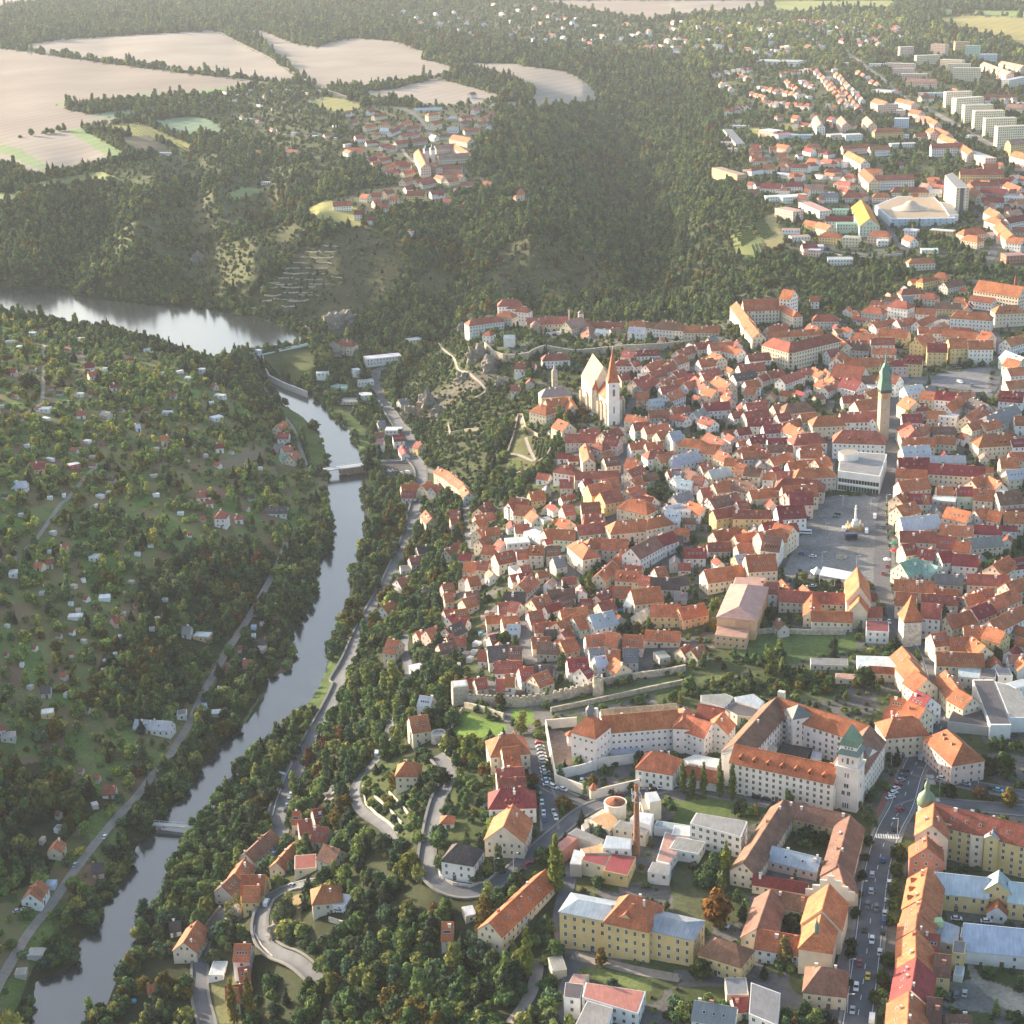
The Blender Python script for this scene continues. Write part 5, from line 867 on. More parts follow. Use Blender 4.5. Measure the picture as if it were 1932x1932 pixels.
# clock tower of the town hall with its house
c = Cx('town_hall', 'old town hall with a tall square clock tower under a green copper spire', 'town hall')
c.wing(6, 920, 940, 1120, 935, 13, 11, 'grw', wsz=(1.5, 2)).wing(6, 1100, 975, 1140, 960, 9, 10, 'gow', zb=c.zb)
L = c.at(6, 1152, 1095); rz = .10 - c.ori[3]
mb = MB(); sq(mb, [(3.4, -6), (3.4, 36)]); c.part('tower', mb, [M['wall']], L, rz, (.42, .35, .27))
mb = MB(); sq(mb, [(3.9, 36), (3.9, 38.4)]); c.part('gallery', mb, [M['metal']], L, rz, (.05, .05, .055))
mb = MB(); sq(mb, [(4.2, 38.4), (4.1, 38.8), (3.5, 45)]); sq(mb, [(3.2, 45), (3.2, 49.5)]); sq(mb, [(3.6, 49.5), (3.4, 50.2), (2.0, 55), (1.1, 57)]); mb.lathe([(1.2, 57), (.7, 61), (.12, 69)], 8)
for a in (-1, 1):
    for b_ in (-1, 1): mb.lathe([(.7, 50), (.6, 53), (.05, 57.5)], 6, 3.0 * a, 3.0 * b_)
c.part('copper_spire', mb, [M['metal']], L, rz, (.10, .23, .18)); clock(c, L, rz, 3.4, 33.5, 1.9, (.45, .22, .05)); clock(c, L, rz - math.pi / 2, 3.4, 33.5, 1.9, (.45, .22, .05)); slits(c, L, rz, 3.4, [(0, 24, .8, 1.4, 0), (0, 14, .8, 1.4, 0)])
# department store
c = Cx('department_store', 'white flat-roofed department store with a round drum on its roof', 'store')
c.poly(6, '908 1262 922 1150 1178 1170 1140 1292', 13, 'e', 'w', wsp=400, base=3)
L = c.at(6, 965, 1195, 13); mb = MB(); mb.lathe([(6.6, 12), (6.6, 17.5)], 28); c.part('drum', mb, [M['wall']], L, 0, WHT); mb = MB(); mb.lathe([(6.2, 17.4), (6.2, 17.62)], 28); c.part('drum_roof', mb, [M['metal']], L, 0, (.4, .33, .25))
a, b_ = c.at(6, 908, 1262, 13), c.at(6, 1140, 1292, 13); an = math.atan2(b_[1] - a[1], b_[0] - a[0]); ln = math.hypot(b_[0] - a[0], b_[1] - a[1])
for nm, z0, z1, col, ov in (('window_band', 5.6, 8.2, (.03, .035, .04), .06), ('canopy', 4.0, 4.5, (.55, .55, .54), 1.4), ('shop_front', .2, 3.8, (.05, .09, .08), .05)):
    mb = MB(); mb.box(.6, ln - .6, -ov, .1, z0, z1)
    if nm != 'canopy':
        for k in range(1, 14): mb.box(.6 + k * (ln - 1.2) / 14 - .12, .6 + k * (ln - 1.2) / 14 + .12, -ov - .04, -ov + .02, z0, z1, 1)
    c.part(nm, mb, [M['paint'], M['frame']], a, an, col)
houses(6, '925 1035 1130 1042 17 11 hrw d3', 'town_house', 'house', GT)
# grammar school block
c = Cx('school_building', 'long cream four-storey school with brown roof and rows of tall windows', 'school')
c.wing(6, 548, 528, 652, 556, 15, 15, 'hrc', wsz=(1.5, 2.1), detail=False).wing(6, 650, 556, 872, 503, 15, 15, 'hrc', wsz=(1.5, 2.1), zb=c.zb)
# friary above the gorge
c = Cx('monastery', 'monastery church with long orange roofs and a tall white gabled block by the gorge woods', 'monastery')
c.wing(6, 385, 320, 580, 312, 14, 13, 'goc', rise=9, wsz=(1.4, 2.4)).wing(6, 350, 330, 420, 420, 12, 8, 'goc', zb=c.zb).wing(6, 608, 262, 670, 270, 14, 21, 'gow', rise=7, zb=c.zb).wing(6, 590, 340, 680, 385, 10, 11, 'hoc', zb=c.zb).wing(6, 410, 420, 475, 500, 12, 10, 'goc', zb=c.zb)
c = Cx('monastery', 'big white monastery church with a broad orange roof and ridge turret at the right edge', 'monastery')
c.wing(6, 1685, 212, 1932, 250, 17, 14, 'goc', rise=8).wing(6, 1640, 296, 1770, 312, 9, 7, 'grw', zb=c.zb)
L = c.at(6, 1885, 230, 21); mb = MB(); mb.lathe([(1.3, 19), (1.3, 23), (1.6, 23.2), (.05, 29)], 8); c.part('turret', mb, [M['roof']], L, 0, RC['r'])
# castle
c = Cx('castle', 'castle on the cliff edge with hipped red roofs and white walls', 'castle')
c.wing(5, 775, 428, 930, 408, 12, 10, 'hrw').wing(5, 945, 380, 1000, 385, 13, 12, 'hoc', zb=c.zb).wing(5, 950, 318, 1035, 315, 14, 15, 'hrw', zb=c.zb).wing(5, 1000, 335, 1045, 335, 12, 13, 'hrw', zb=c.zb).wing(5, 1045, 358, 1090, 362, 10, 11, 'hrw', zb=c.zb)
c = Cx('gatehouse', 'small gatehouse with a pyramid red roof below the castle court', 'gatehouse'); c.wing(5, 872, 488, 886, 490, 9, 7, 'prw')
c = Cx('event_tent', 'tall white box-shaped tent standing on the castle forecourt', 'tent'); c.wing(5, 962, 515, 1020, 515, 10, 8, 'gww', wins=False, detail=False, rise=2)
c = Cx('chapel', 'round stone rotunda chapel with a conical brown roof in front of the brewery', 'chapel')
P = at1(T(5, (1135, 500))[0]); c._post(thing('chapel', P), (P[0], P[1], P[2], 0), P[2]); FOOT.append((P[0], P[1], 8))
mb = MB(); mb.lathe([(4.6, -2), (4.6, 8)], 20); c.part('wall', mb, [M['stone']], (0, 0, 0), 0, STN); mb = MB(); mb.lathe([(5, 8), (.1, 11.5)], 20); c.part('roof', mb, [M['roof']], (0, 0, 0), 0, RC['k']); mb = MB(); mb.lathe([(2.6, 0), (2.6, 5.5), (3, 5.6), (.1, 7.2)], 14, 6, -1); c.part('apse', mb, [M['roof']], (0, 0, 0), 0, RC['k'])
c = Cx('brewery', 'old brewery halls with pale gables, pink block and metal roofs on the castle ridge', 'brewery')
c.wing(5, 1085, 420, 1310, 412, 13, 8, 'grc').wing(5, 1395, 440, 1650, 446, 11, 8, 'grc', zb=c.zb).wing(5, 1300, 440, 1390, 415, 15, 12, 'gkc', zb=c.zb).wing(5, 1425, 455, 1432, 520, 15, 9, 'gbw', zb=c.zb, rise=5).wing(5, 1470, 480, 1560, 490, 14, 9, 'gle', zb=c.zb).wing(5, 1545, 480, 1600, 472, 12, 12, 'gkk', zb=c.zb).wing(5, 1590, 512, 1660, 516, 12, 9, 'glk', zb=c.zb).wing(5, 1640, 525, 1740, 530, 13, 8, 'gww', zb=c.zb).wing(5, 1200, 560, 1320, 555, 14, 6, 'fwc', zb=c.zb).wing(5, 1180, 512, 1320, 497, 15, 6, 'fee', zb=c.zb)
L = c.at(5, 1385, 412, 15); mb = MB(); sq(mb, [(2.6, 8), (2.6, 18)]); c.part('hoist_tower', mb, [M['wall']], L, 0, CRM); mb = MB(); sq(mb, [(3, 18), (.1, 21)]); c.part('hoist_roof', mb, [M['metal']], L, 0, RC['g'])
L = c.at(5, 1320, 415, 12); mb = MB(); sq(mb, [(.8, 8), (.7, 19)]); c.part('chimney', mb, [M['wall']], L, 0, (.6, .45, .4))
houses(5, '1650 470 1740 475 10 6 gww;1650 440 1740 440 10 8 gbc;1740 445 1800 445 9 8 gbc;1820 432 1932 440 16 9 hbw', 'town_house', 'house', GT)
c = Cx('chapel', 'grey-roofed chapel with a little stone turret beside the great church', 'chapel')
c.wing(5, 1185, 808, 1300, 800, 13, 10, 'hgc'); L = c.at(5, 1240, 760, 10); mb = MB(); mb.lathe([(2.6, 4), (2.6, 17), (2.9, 17.2), (1, 19.5), (.7, 22), (.05, 24)], 8); c.part('turret', mb, [M['stone']], L, 0, (.5, .45, .38))
# courthouse
c = Cx('courthouse', 'huge white courthouse round a courtyard with a green-capped corner tower', 'courthouse')
K = dict(floors=5, wsz=(1.3, 1.8), wsp=3.0, base=8, chim=1, skylights=0)
c.wing(20, 250, 625, 1335, 850, 13, 14.5, 'goq', dorm=7, **K)
for a in ((250, 615, 690, 128, 13, 14.5, 'gbq'), (690, 130, 1660, 428, 13, 14.5, 'goq'), (1662, 430, 1440, 760, 15, 14.5, 'gbq')): c.wing(20, *a, zb=c.zb, **K)
c.wing(20, 915, 205, 917, 207, 9.5, 17.5, 'pgq', zb=c.zb, floors=5, detail=False, rise=4.5).wing(20, 285, 680, 335, 605, 13.2, 14.6, 'ggw', zb=c.zb, rise=3.6, wins=False, detail=False).wing(20, 1690, 668, 1560, 632, 12, 15, 'ggw', zb=c.zb, rise=4, wins=False, detail=False)
c.wing(20, 480, 610, 680, 645, 6, 6, 'gcc', zb=c.zb, wins=False, detail=False).wing(20, 720, 645, 1020, 700, 14, 4, 'gdd', zb=c.zb, wins=False, detail=False, rise=2).poly(20, '1040 770 1065 690 1165 715 1150 790', 4, 'w', 'w', zb=c.zb, wins=False)
L = c.at(20, 1440, 1285); rz = 0
mb = MB(); sq(mb, [(5, -5), (5, 7)]); sq(mb, [(5.15, 7), (5.15, 7.5)]); sq(mb, [(4.9, 7.5), (4.9, 21)]); sq(mb, [(5.4, 21), (5.4, 22)]); sq(mb, [(4.3, 22), (4.3, 27.5)]); c.part('tower', mb, [M['wall']], L, rz, (.74, .67, .62))
mb = MB(); sq(mb, [(5.0, 27.5), (4.9, 27.9), (3.7, 29.6)]); c.part('collar_roof', mb, [M['metal']], L, rz, (.13, .2, .19)); mb = MB(); sq(mb, [(3.5, 29.4), (3.5, 31.4)]); c.part('lantern', mb, [M['wall']], L, rz, WHT)
mb = MB(); sq(mb, [(4.1, 31.4), (3.4, 34), (.1, 40.5)]); c.part('tower_roof', mb, [M['metal']], L, rz, (.13, .24, .17))
slits(c, L, rz, 4.9, [(-.6, 18, .7, 2.4, 0), (.6, 18, .7, 2.4, 0), (0, 13, 2.4, 2.2, 0), (-1.2, 9.5, 1.6, 2.2, 0), (1.2, 9.5, 1.6, 2.2, 0), (0, 18, .8, 2.4, 1), (0, 12, 1.5, 2.2, 1)]); slits(c, L, rz, 5, [(-1, 3.5, .7, 2.8, 0), (0, 3.5, .7, 2.8, 0), (1, 3.5, .7, 2.8, 0)]); slits(c, L, rz, 4.3, [(-2.2, 24.6, .8, 2, 0), (0, 24.6, 1.2, 3.4, 0), (2.2, 24.6, .8, 2, 0), (0, 24.6, 1.2, 3.4, 1)]); slits(c, L, rz, 3.5, [(-1.4, 30.4, .8, 1.1, 0), (0, 30.4, .8, 1.1, 0), (1.4, 30.4, .8, 1.1, 0)])
a, b_ = c.at(20, 415, 820, 14.5), c.at(20, 1310, 1020, 14.5); an = math.atan2(b_[1] - a[1], b_[0] - a[0]); ln = math.hypot(b_[0] - a[0], b_[1] - a[1])
mb = MB()
for k in range(16): mb.box(.3 + k * (ln - .6) / 15 - .28, .3 + k * (ln - .6) / 15 + .28, -.3, .1, 3.4, 11.3)
c.part('pilasters', mb, [M['wall']], a, an, (.8, .79, .77)); mb = MB(); mb.box(-10, ln, -.22, .1, 2.7, 3.1); mb.box(-10, ln, -.25, .1, 11.4, 11.8); c.part('cornice', mb, [M['wall']], a, an, (.7, .62, .57))
L = c.at(20, 735, 240, 14); mb = MB(); mb.box(-1.6, 1.6, -1.2, 1.2, 8, 22.5); c.part('chimney', mb, [M['wall']], L, 0, (.62, .6, .48))
# prison
c = Cx('prison', 'long pinkish-white prison block with small windows and an orange hipped tower end', 'prison')
K = dict(floors=4, wsz=(1.1, 1.2), wsp=2.6, base=8, chim=1, skylights=0)
c.wing(21, 470, 185, 545, 205, 14, 17, 'hoq', rise=7.5, **K)
for a in ((605, 205, 1300, 148, 13, 13.5, 'goq'), (1390, 198, 1615, 272, 12, 13, 'goq'), (1650, 262, 1722, 170, 12, 13, 'goq'), (1500, 92, 1740, 140, 10, 13, 'grq'), (1365, 120, 1345, 240, 8, 14.5, 'hoq')): c.wing(21, *a, zb=c.zb, **K)
c.wing(21, 600, 150, 1290, 92, 9, 9, 'gtq', zb=c.zb, wins=False, detail=False).wing(21, 675, 515, 955, 500, 9, 4.5, 'fle', zb=c.zb, wins=False, detail=False)
L = c.at(21, 500, 195, 24); mb = MB(); mb.lathe([(1.7, 20), (1.7, 25), (2.2, 25.4), (2.0, 27), (.8, 28.5), (.5, 30), (.05, 32)], 10); c.part('turret', mb, [M['metal']], L, 0, (.12, .13, .15)); L = c.at(21, 555, 215, 22); mb = MB(); mb.box(-.8, .8, -.8, .8, 17, 26.5); c.part('chimney', mb, [M['wall']], L, 0, WHT)
c = Cx('prison_annex', 'white hipped office block with orange roof and two rows of windows facing the street', 'office'); c.wing(21, 1055, 520, 1210, 545, 15, 8.5, 'how', wsz=(1.3, 1.9))
c = Cx('gate_range', 'low orange-roofed gate range with a white canopy between the office block and the courthouse', 'building'); c.wing(21, 1390, 662, 1700, 722, 8, 5, 'gow', wins=False).poly(21, '1355 600 1470 558 1715 605 1700 690 1400 640', 6.2, 'w', 'w', zb=c.zb, wins=False)
c = Cx('workshop', 'flat dark-roofed workshops with white parapets behind the courthouse', 'workshop'); c.poly(20, '-110 110 150 92 235 130 130 240 0 200 -110 170', 7, 'e', 'w').poly(20, '245 130 445 95 560 180 500 245 255 170', 7, 'l', 'w', zb=c.zb).poly(20, '150 250 250 172 500 252 480 345 275 322', 6, 'd', 'c', zb=c.zb)
def post_tower(t, x, y, name, label, cat, r, h, rr, rh, col, rcol, n=8):
    P = at1(T(t, (x, y))[0]); o = thing(name, P, 0, label, cat); mb = MB(); mb.lathe([(r, -3), (r, h)], n); mb.build('wall', [M['wall']], o, col)
    mb = MB(); mb.lathe([(rr, h), (.05, h + rh)], n); mb.build('roof', [M['roof']], o, rcol); FOOT.append((P[0], P[1], r + 2)); return o
post_tower(21, 325, 470, 'watchtower', 'octagonal watchtower with a bright orange cap inside the prison yard', 'watchtower', 1.9, 5.5, 2.9, 2.2, WHT, RC['o']); post_tower(21, 535, 955, 'guard_turret', 'round guard turret with an orange cone on the corner of the prison wall', 'turret', 2, 4.6, 2.3, 3, CRM, RC['o'], 14)
def wall_line(name, label, cat, t, s, h, th, col, cren=False, stone=False, group=None, base=3):
    pts = TS(t, s); P = at([p[0] for p in pts], [p[1] for p in pts]); Q = []
    for i in range(len(P) - 1):
        k = max(1, int(np.hypot(*(P[i + 1] - P[i])[:2]) / 5))
        for j in range(k): Q.append(P[i] + (P[i + 1] - P[i]) * j / k)
    Q.append(P[-1]); Q = np.array(Q)[:, :2]; z = hz(Q[:, 0], Q[:, 1]); o0 = (Q[0][0], Q[0][1], float(z[0])); mb = MB()
    for _ in range(2): z[1:-1] = (z[:-2] + 2 * z[1:-1] + z[2:]) / 4
    tg = np.gradient(Q, axis=0); tg /= np.hypot(tg[:, 0], tg[:, 1])[:, None]; nr = np.stack([-tg[:, 1], tg[:, 0]], -1) * th / 2
    vs = []
    for q, n_, zz in zip(Q, nr, z):
        for sg, dz in ((1, -base), (1, h), (-1, h), (-1, -base)): vs.append((q[0] + sg * n_[0] - o0[0], q[1] + sg * n_[1] - o0[1], zz + dz - o0[2]))
    fs = []
    for i in range(len(Q) - 1):
        a, b_ = i * 4, i * 4 + 4
        fs += [(a, a + 1, b_ + 1, b_), (a + 1, a + 2, b_ + 2, b_ + 1), (a + 2, a + 3, b_ + 3, b_ + 2)]
    fs += [(0, 3, 2, 1), tuple(len(vs) - 4 + k for k in range(4))]; mb.add(vs, fs)
    if cren:
        for i in range(len(Q) - 1):
            for f in (.15, .6):
                q = Q[i] + (Q[i + 1] - Q[i]) * f; q2 = Q[i] + (Q[i + 1] - Q[i]) * (f + .25); zz = z[i] + (z[i + 1] - z[i]) * f - o0[2]; n_ = nr[i] * 1.02
                b4 = [(q + n_), (q2 + n_), (q2 - n_), (q - n_)]
                mb.prism([(p[0] - o0[0], p[1] - o0[1]) for p in b4][::-1], zz + h - .4, zz + h + 1.1)
    o = mb.build(name, [M['stone'] if stone else M['wall']], None, col); o.location = o0; tag(o, label, cat, group); WALLS.append(o); return o
WALLS = []
wall_line('prison_wall', 'tall cream perimeter wall round the prison yard and its car park', 'wall', 21, '380 300 95 330 140 580 190 835 380 905 560 968 760 920 955 875', 5, .7, (.72, .64, .55)); wall_line('prison_wall', 'pale stepped inner wall between the prison block and its front yard', 'wall', 21, '190 790 420 740 640 670 905 640', 5, .6, (.74, .70, .64))
wall_line('town_wall', 'long crenellated medieval wall of tan stone between the two wall towers', 'town wall', 8, '765 1218 900 1228 1050 1232 1200 1212 1320 1184 1455 1150', 5, 1.4, STN, True, True); wall_line('town_wall', 'ruined stone wall running right from the round wall tower', 'town wall', 8, '1500 1112 1620 1090 1740 1072 1850 1058 1960 1035', 3.6, 1.4, STN, False, True)
wall_line('garden_wall', 'low outer stone wall along the grassy moat above the prison', 'wall', 8, '1220 1262 1400 1225 1560 1190 1740 1150 1960 1105', 2.6, 1, STN, False, True); wall_line('garden_wall', 'short sloping stone wall above the bright lawn', 'wall', 8, '745 1235 850 1262 960 1300', 3.2, 1, (.5, .45, .36), False, True); wall_line('garden_wall', 'curving stone wall on the left edge of the bright lawn', 'wall', 8, '735 1255 690 1320 655 1410', 2.2, .8, STN, False, True)
wall_line('castle_wall', 'tall stone retaining wall below the castle forecourt and brewery', 'castle wall', 5, '858 592 900 640 960 662 1030 665 1100 650 1190 612', 7, 1.5, (.42, .38, .31), False, True); wall_line('castle_wall', 'long stone rampart under the brewery halls', 'castle wall', 5, '1200 606 1330 630 1500 618 1700 604 1932 582', 6, 1.5, (.42, .38, .31), False, True)
wall_line('rampart_wall', 'curved rampart wall of the zigzag vineyard below the church', 'wall', 5, '1015 1300 1110 1262 1195 1195 1232 1130', 3, 1, (.5, .42, .32), False, True); wall_line('rampart_wall', 'sandy switchback wall left of the small vineyard', 'wall', 5, '985 1165 1012 1085 1040 965 1062 960 1085 1040 1150 1075', 2.4, .8, (.5, .4, .3), False, True); wall_line('rampart_wall', 'stone wall stub on the rocky slope above the river houses', 'wall', 5, '655 1010 668 1070 740 1045 825 1040', 2.5, .9, (.45, .4, .32), False, True); wall_line('monastery_wall', 'patched old wall along the top of the park below the friary', 'wall', 25, '520 640 700 625 1000 640 1340 640', 3, .8, (.52, .45, .36), False, True)
c = Cx('wall_tower', 'square stone tower with pale flat roof at the left end of the town wall', 'tower'); P = at1(T(8, (722, 1205))[0]); c._post(thing('wall_tower', P), (P[0], P[1], P[2], 0), P[2]); FOOT.append((P[0], P[1], 8))
mb = MB(); sq(mb, [(4.3, -4), (4, 10.5)]); c.part('wall', mb, [M['stone']], (0, 0, 0), .15, (.5, .44, .35)); mb = MB(); sq(mb, [(3.2, 10.4), (3.2, 10.65)]); c.part('roof', mb, [M['metal']], (0, 0, 0), .15, (.5, .54, .58)); slits(c, (0, 0, 0), .15, 4.1, [(0, 6, .6, 1.2, 0), (0, 2.5, .8, 1.5, 0)])
c = Cx('wall_tower', 'round stone tower with a broken top standing on the town wall', 'tower'); P = at1(T(8, (1480, 1165))[0]); c._post(thing('wall_tower', P), (P[0], P[1], P[2], 0), P[2]); FOOT.append((P[0], P[1], 6)); mb = MB(); mb.lathe([(2.9, -4), (2.7, 9.2), (2.1, 9.2), (2.1, 8.4)], 18); c.part('wall', mb, [M['stone']], (0, 0, 0), 0, (.5, .44, .35))
for k in range(6):
    mb = MB(); a = k * 1.047; mb.box(-.5, .5, 2.1, 2.72, 9.1, 10 + (k % 3) * .3); c.part('merlon', mb, [M['stone']], (0, 0, 0), a, (.5, .44, .35))
c = Cx('bastion', 'low round stone bastion with a sunken top beside the bright lawn', 'bastion'); P = at1(T(8, (605, 1415))[0]); c._post(thing('bastion', P), (P[0], P[1], P[2], 0), P[2]); FOOT.append((P[0], P[1], 7)); mb = MB(); mb.lathe([(4, -4), (4, 4.2), (3.2, 4.2), (3.2, 3.2)], 22); c.part('wall', mb, [M['stone']], (0, 0, 0), 0, (.5, .46, .4))
# factory
c = Cx('factory', 'rundown factory of low white and rusty-roofed sheds with a round tank house', 'factory')
c.poly(22, '575 440 640 370 930 440 885 502', 6.5, 'e', 'c')
for s_, he, rc, wc in (('350 365 540 275 620 372 530 470', 5.5, 'a', 'c'), ('735 360 800 288 965 312 930 420', 9, 'w', 'w'), ('880 108 990 96 1036 186 920 206', 9.5, 'w', 'c'), ('825 168 880 165 920 262 862 280', 6, 'e', 'c'), ('140 502 225 446 490 556 440 606', 4, 'e', 'e'), ('0 632 140 520 235 546 60 692', 4, 'p', 'r'), ('475 640 512 518 752 552 742 652', 7.5, 'l', 'w'),
                       ('262 645 480 602 552 690 300 690', 6, 'a', 'e'), ('270 752 312 684 545 722 492 812', 5.5, 'm', 'c'), ('480 852 562 690 792 722 712 902', 5.4, 'm', 'y'), ('160 792 200 652 292 672 272 802', 4, 'w', 'e'), ('300 370 480 262 505 285 340 385', 4, 'c', 'c'), ('270 420 330 375 350 440 300 470', 4, 'c', 'c')):
    c.poly(22, s_, he, rc, wc, zb=c.zb, wins=he > 5 and he < 9)
L = c.at(22, 597, 375); mb = MB(); mb.lathe([(4.7, -2), (4.7, 8.6), (5.0, 8.6), (5.0, 9.2), (4.5, 9.2)], 28); c.part('tank_house', mb, [M['wall']], L, 0, (.72, .66, .55)); mb = MB(); mb.lathe([(4.5, 9.15), (1.2, 10.2), (.6, 10.8), (.05, 10.9)], 28); c.part('tank_roof', mb, [M['roof']], L, 0, (.32, .11, .05))
c = Cx('factory_chimney', 'tall slender brick factory chimney with aerials round its top', 'chimney'); P = at1(T(22, (800, 705))[0]); c._post(thing('factory_chimney', P), (P[0], P[1], P[2], 0), P[2]); FOOT.append((P[0], P[1], 4))
mb = MB(); mb.lathe([(1.6, -2), (1.5, 1), (.85, 32), (1.0, 32.2), (1.0, 33.2), (.6, 33.2), (.6, 32.5)], 20); c.part('shaft', mb, [M['stone']], (0, 0, 0), 0, (.33, .16, .10)); mb = MB(); mb.lathe([(1.9, 25.6), (1.9, 25.8)], 16); mb.lathe([(1.9, 29), (1.9, 29.2)], 16); c.part('platform', mb, [M['metal']], (0, 0, 0), 0, (.2, .2, .2))
for k in range(7): mb = MB(); a = k * .9; mb.box(2.0 * math.cos(a) - .15, 2.0 * math.cos(a) + .15, 2.0 * math.sin(a) - .15, 2.0 * math.sin(a) + .15, 25.8 + (k % 2) * 2.4, 28.6 + (k % 2) * 2.2); c.part('aerial', mb, [M['paint']], (0, 0, 0), 0, (.75, .75, .75))
Cx('office_building', 'white modern four-storey office block with a flat grey roof beside the old convent', 'office').poly(22, '1310 400 1370 300 1860 382 1800 532', 10.5, 'e', 'w', wsz=(1.6, 1.7), wsp=3)
c = Cx('annex', 'low L-shaped white annex with a blotchy pink and grey flat roof', 'annex'); c.poly(22, '985 762 1072 482 1310 545 1420 602 1402 655 1215 642 1112 792', 4.6, 'k', 'w').wing(22, 980, 402, 1310, 452, 5, 4, 'flw', zb=c.zb, wins=False)
Cx('pavilion', 'small white cube pavilion with a grey flat roof on the lane', 'pavilion').poly(22, '905 862 950 770 1132 802 1112 892', 5.5, 'e', 'w')
# yellow school
c = Cx('yellow_school', 'long yellow three-storey school with pale metal wings and a red-roofed centre', 'school')
K = dict(floors=4, wsz=(1.3, 2.1), wsp=3.2, detail=False)
c.wing(26, 190, 285, 700, 385, 13.5, 14.6, 'hly', rise=2.6, **K).wing(26, 1240, 500, 1740, 612, 13.5, 14.6, 'hly', rise=2.6, zb=c.zb, **K).wing(26, 880, 215, 1110, 262, 18, 15.4, 'hoy', rise=8.5, zb=c.zb, floors=4, wsz=(1.2, 2.1), base=6, chim=3).wing(26, 985, 300, 878, 492, 6.5, 17, 'gry', rise=2.8, zb=c.zb, floors=4, wsz=(1.4, 2.4), wsp=2)
for x1, x2, y1, y2 in ((50, 660, 405, 500), (1170, 1800, 620, 770)):
    a, b_ = c.at(26, x1, y1, 14.6), c.at(26, x2, y2, 14.6); an = math.atan2(b_[1] - a[1], b_[0] - a[0]); ln = math.hypot(b_[0] - a[0], b_[1] - a[1]); mb = MB()
    for z in (3.6, 7.3, 11.0): mb.box(0, ln, -.2, .3, z, z + .35)
    c.part('cornice', mb, [M['wall']], a, an, (.72, .62, .42))
# old convent and church on the boulevard
c = Cx('convent', 'rambling old convent of faded brown roofs round an overgrown courtyard', 'convent')
K = dict(wsz=(1.2, 1.6), base=5)
c.wing(23, 640, 98, 235, 728, 11, 6.5, 'gbc', **K)
for a in ((650, 105, 1300, 250, 10, 6.5, 'gby'), (1305, 255, 1165, 765, 12, 7, 'gbc'), (1180, 740, 1235, 930, 12, 7, 'gbc'), (525, 562, 1010, 682, 9, 5, 'glk'), (340, 842, 880, 932, 6, 4.5, 'gmc'), (510, 990, 375, 1380, 12, 6.5, 'gbc'), (520, 990, 905, 1075, 9, 6.5, 'gbc'), (378, 1388, 840, 1465, 11, 6.5, 'gow')): c.wing(23, *a, zb=c.zb, **K)
c = Cx('church', 'convent church with a glowing orange roof, stepped gable and rounded apse on the boulevard', 'church')
c.wing(23, 1095, 938, 1022, 1195, 15, 11, 'goc', rise=7.5, wins=False, detail=False).wing(23, 1020, 1218, 975, 1400, 12, 10.5, 'hoc', rise=6.5, zb=c.zb, wins=False, detail=False)
L = c.at(23, 968, 1395, 17); mb = MB(); mb.lathe([(.8, 14), (.8, 18.5), (1.1, 18.6), (.3, 20.5), (.05, 23.5)], 8); c.part('turret', mb, [M['metal']], L, 0, (.10, .2, .16))
for x, y in ((840, 1640), (905, 1700), (1000, 1690), (1085, 1640), (1110, 1560)): L = c.at(23, x, y); mb = MB(); mb.box(-.5, .5, -.9, .9, -3, 7.5); c.part('buttress', mb, [M['wall']], L, .4, CRM)
L = c.at(23, 1110, 890, 14); mb = MB()
for k, hh in enumerate((9, 11, 13.5, 15.5, 13.5, 11, 9)): mb.box(-9.5 + k * 2.7, -6.8 + k * 2.7, -.4, .4, 5, hh)
c.part('stepped_gable', mb, [M['wall']], L, -.18 - c.ori[3], (.72, .66, .56)); slits(c, c.at(23, 945, 1640), .0, 0, [(0, 5, 1.2, 1.2, 0)])
# tenement with the green dome
c = Cx('tenement', 'tall yellow corner tenement with red roof and a green onion dome over the crossing', 'tenement')
c.wing(24, 470, 262, 1640, 545, 13, 14.5, 'gry', floors=5, wsz=(1.3, 1.9), wsp=3.4, skylights=5).wing(24, 462, 245, 440, 520, 13, 14, 'goc', floors=5, zb=c.zb).poly(24, '520 372 702 424 672 522 572 500', 15.5, 'l', 'y', zb=c.zb).wing(24, 1165, 552, 1150, 640, 5.2, 15, 'gly', zb=c.zb, floors=5, rise=1.6, base=3).poly(24, '860 545 1060 600 1050 660 905 640', 14.4, 'm', 'c', zb=c.zb)
L = c.at(24, 368, 250, 17); mb = MB(); mb.lathe([(3.2, 0), (3.2, 15.5), (3.7, 16)], 16); c.part('corner_turret', mb, [M['wall']], L, 0, (.72, .62, .42)); mb = MB(); mb.lathe([(3.6, 16), (3.9, 18), (3.3, 20.2), (1.6, 22), (.9, 23), (1.3, 24.5), (.9, 26), (.2, 27), (.05, 29)], 16); c.part('dome', mb, [M['metal']], L, 0, (.17, .25, .16), True)
c = Cx('street_house', 'red-roofed house with a bare brick gable wall below the domed tenement', 'house'); c.wing(24, 372, 650, 378, 785, 13, 11.5, 'gor')
c = Cx('office_building', 'cream two-storey range with a ribbed grey roof and gabled centre behind the boulevard', 'office'); c.wing(24, 470, 1082, 1120, 1152, 12, 7.5, 'gly', wsz=(1.3, 2), detail=False).wing(24, 1232, 1062, 1222, 1200, 10, 10, 'gly', zb=c.zb, detail=False).wing(24, 1350, 1192, 1640, 1228, 12, 7.5, 'gly', wsz=(1.3, 2), zb=c.zb, detail=False).wing(24, 1226, 1402, 1215, 1490, 7.5, 4, 'gow', zb=c.zb, detail=False)
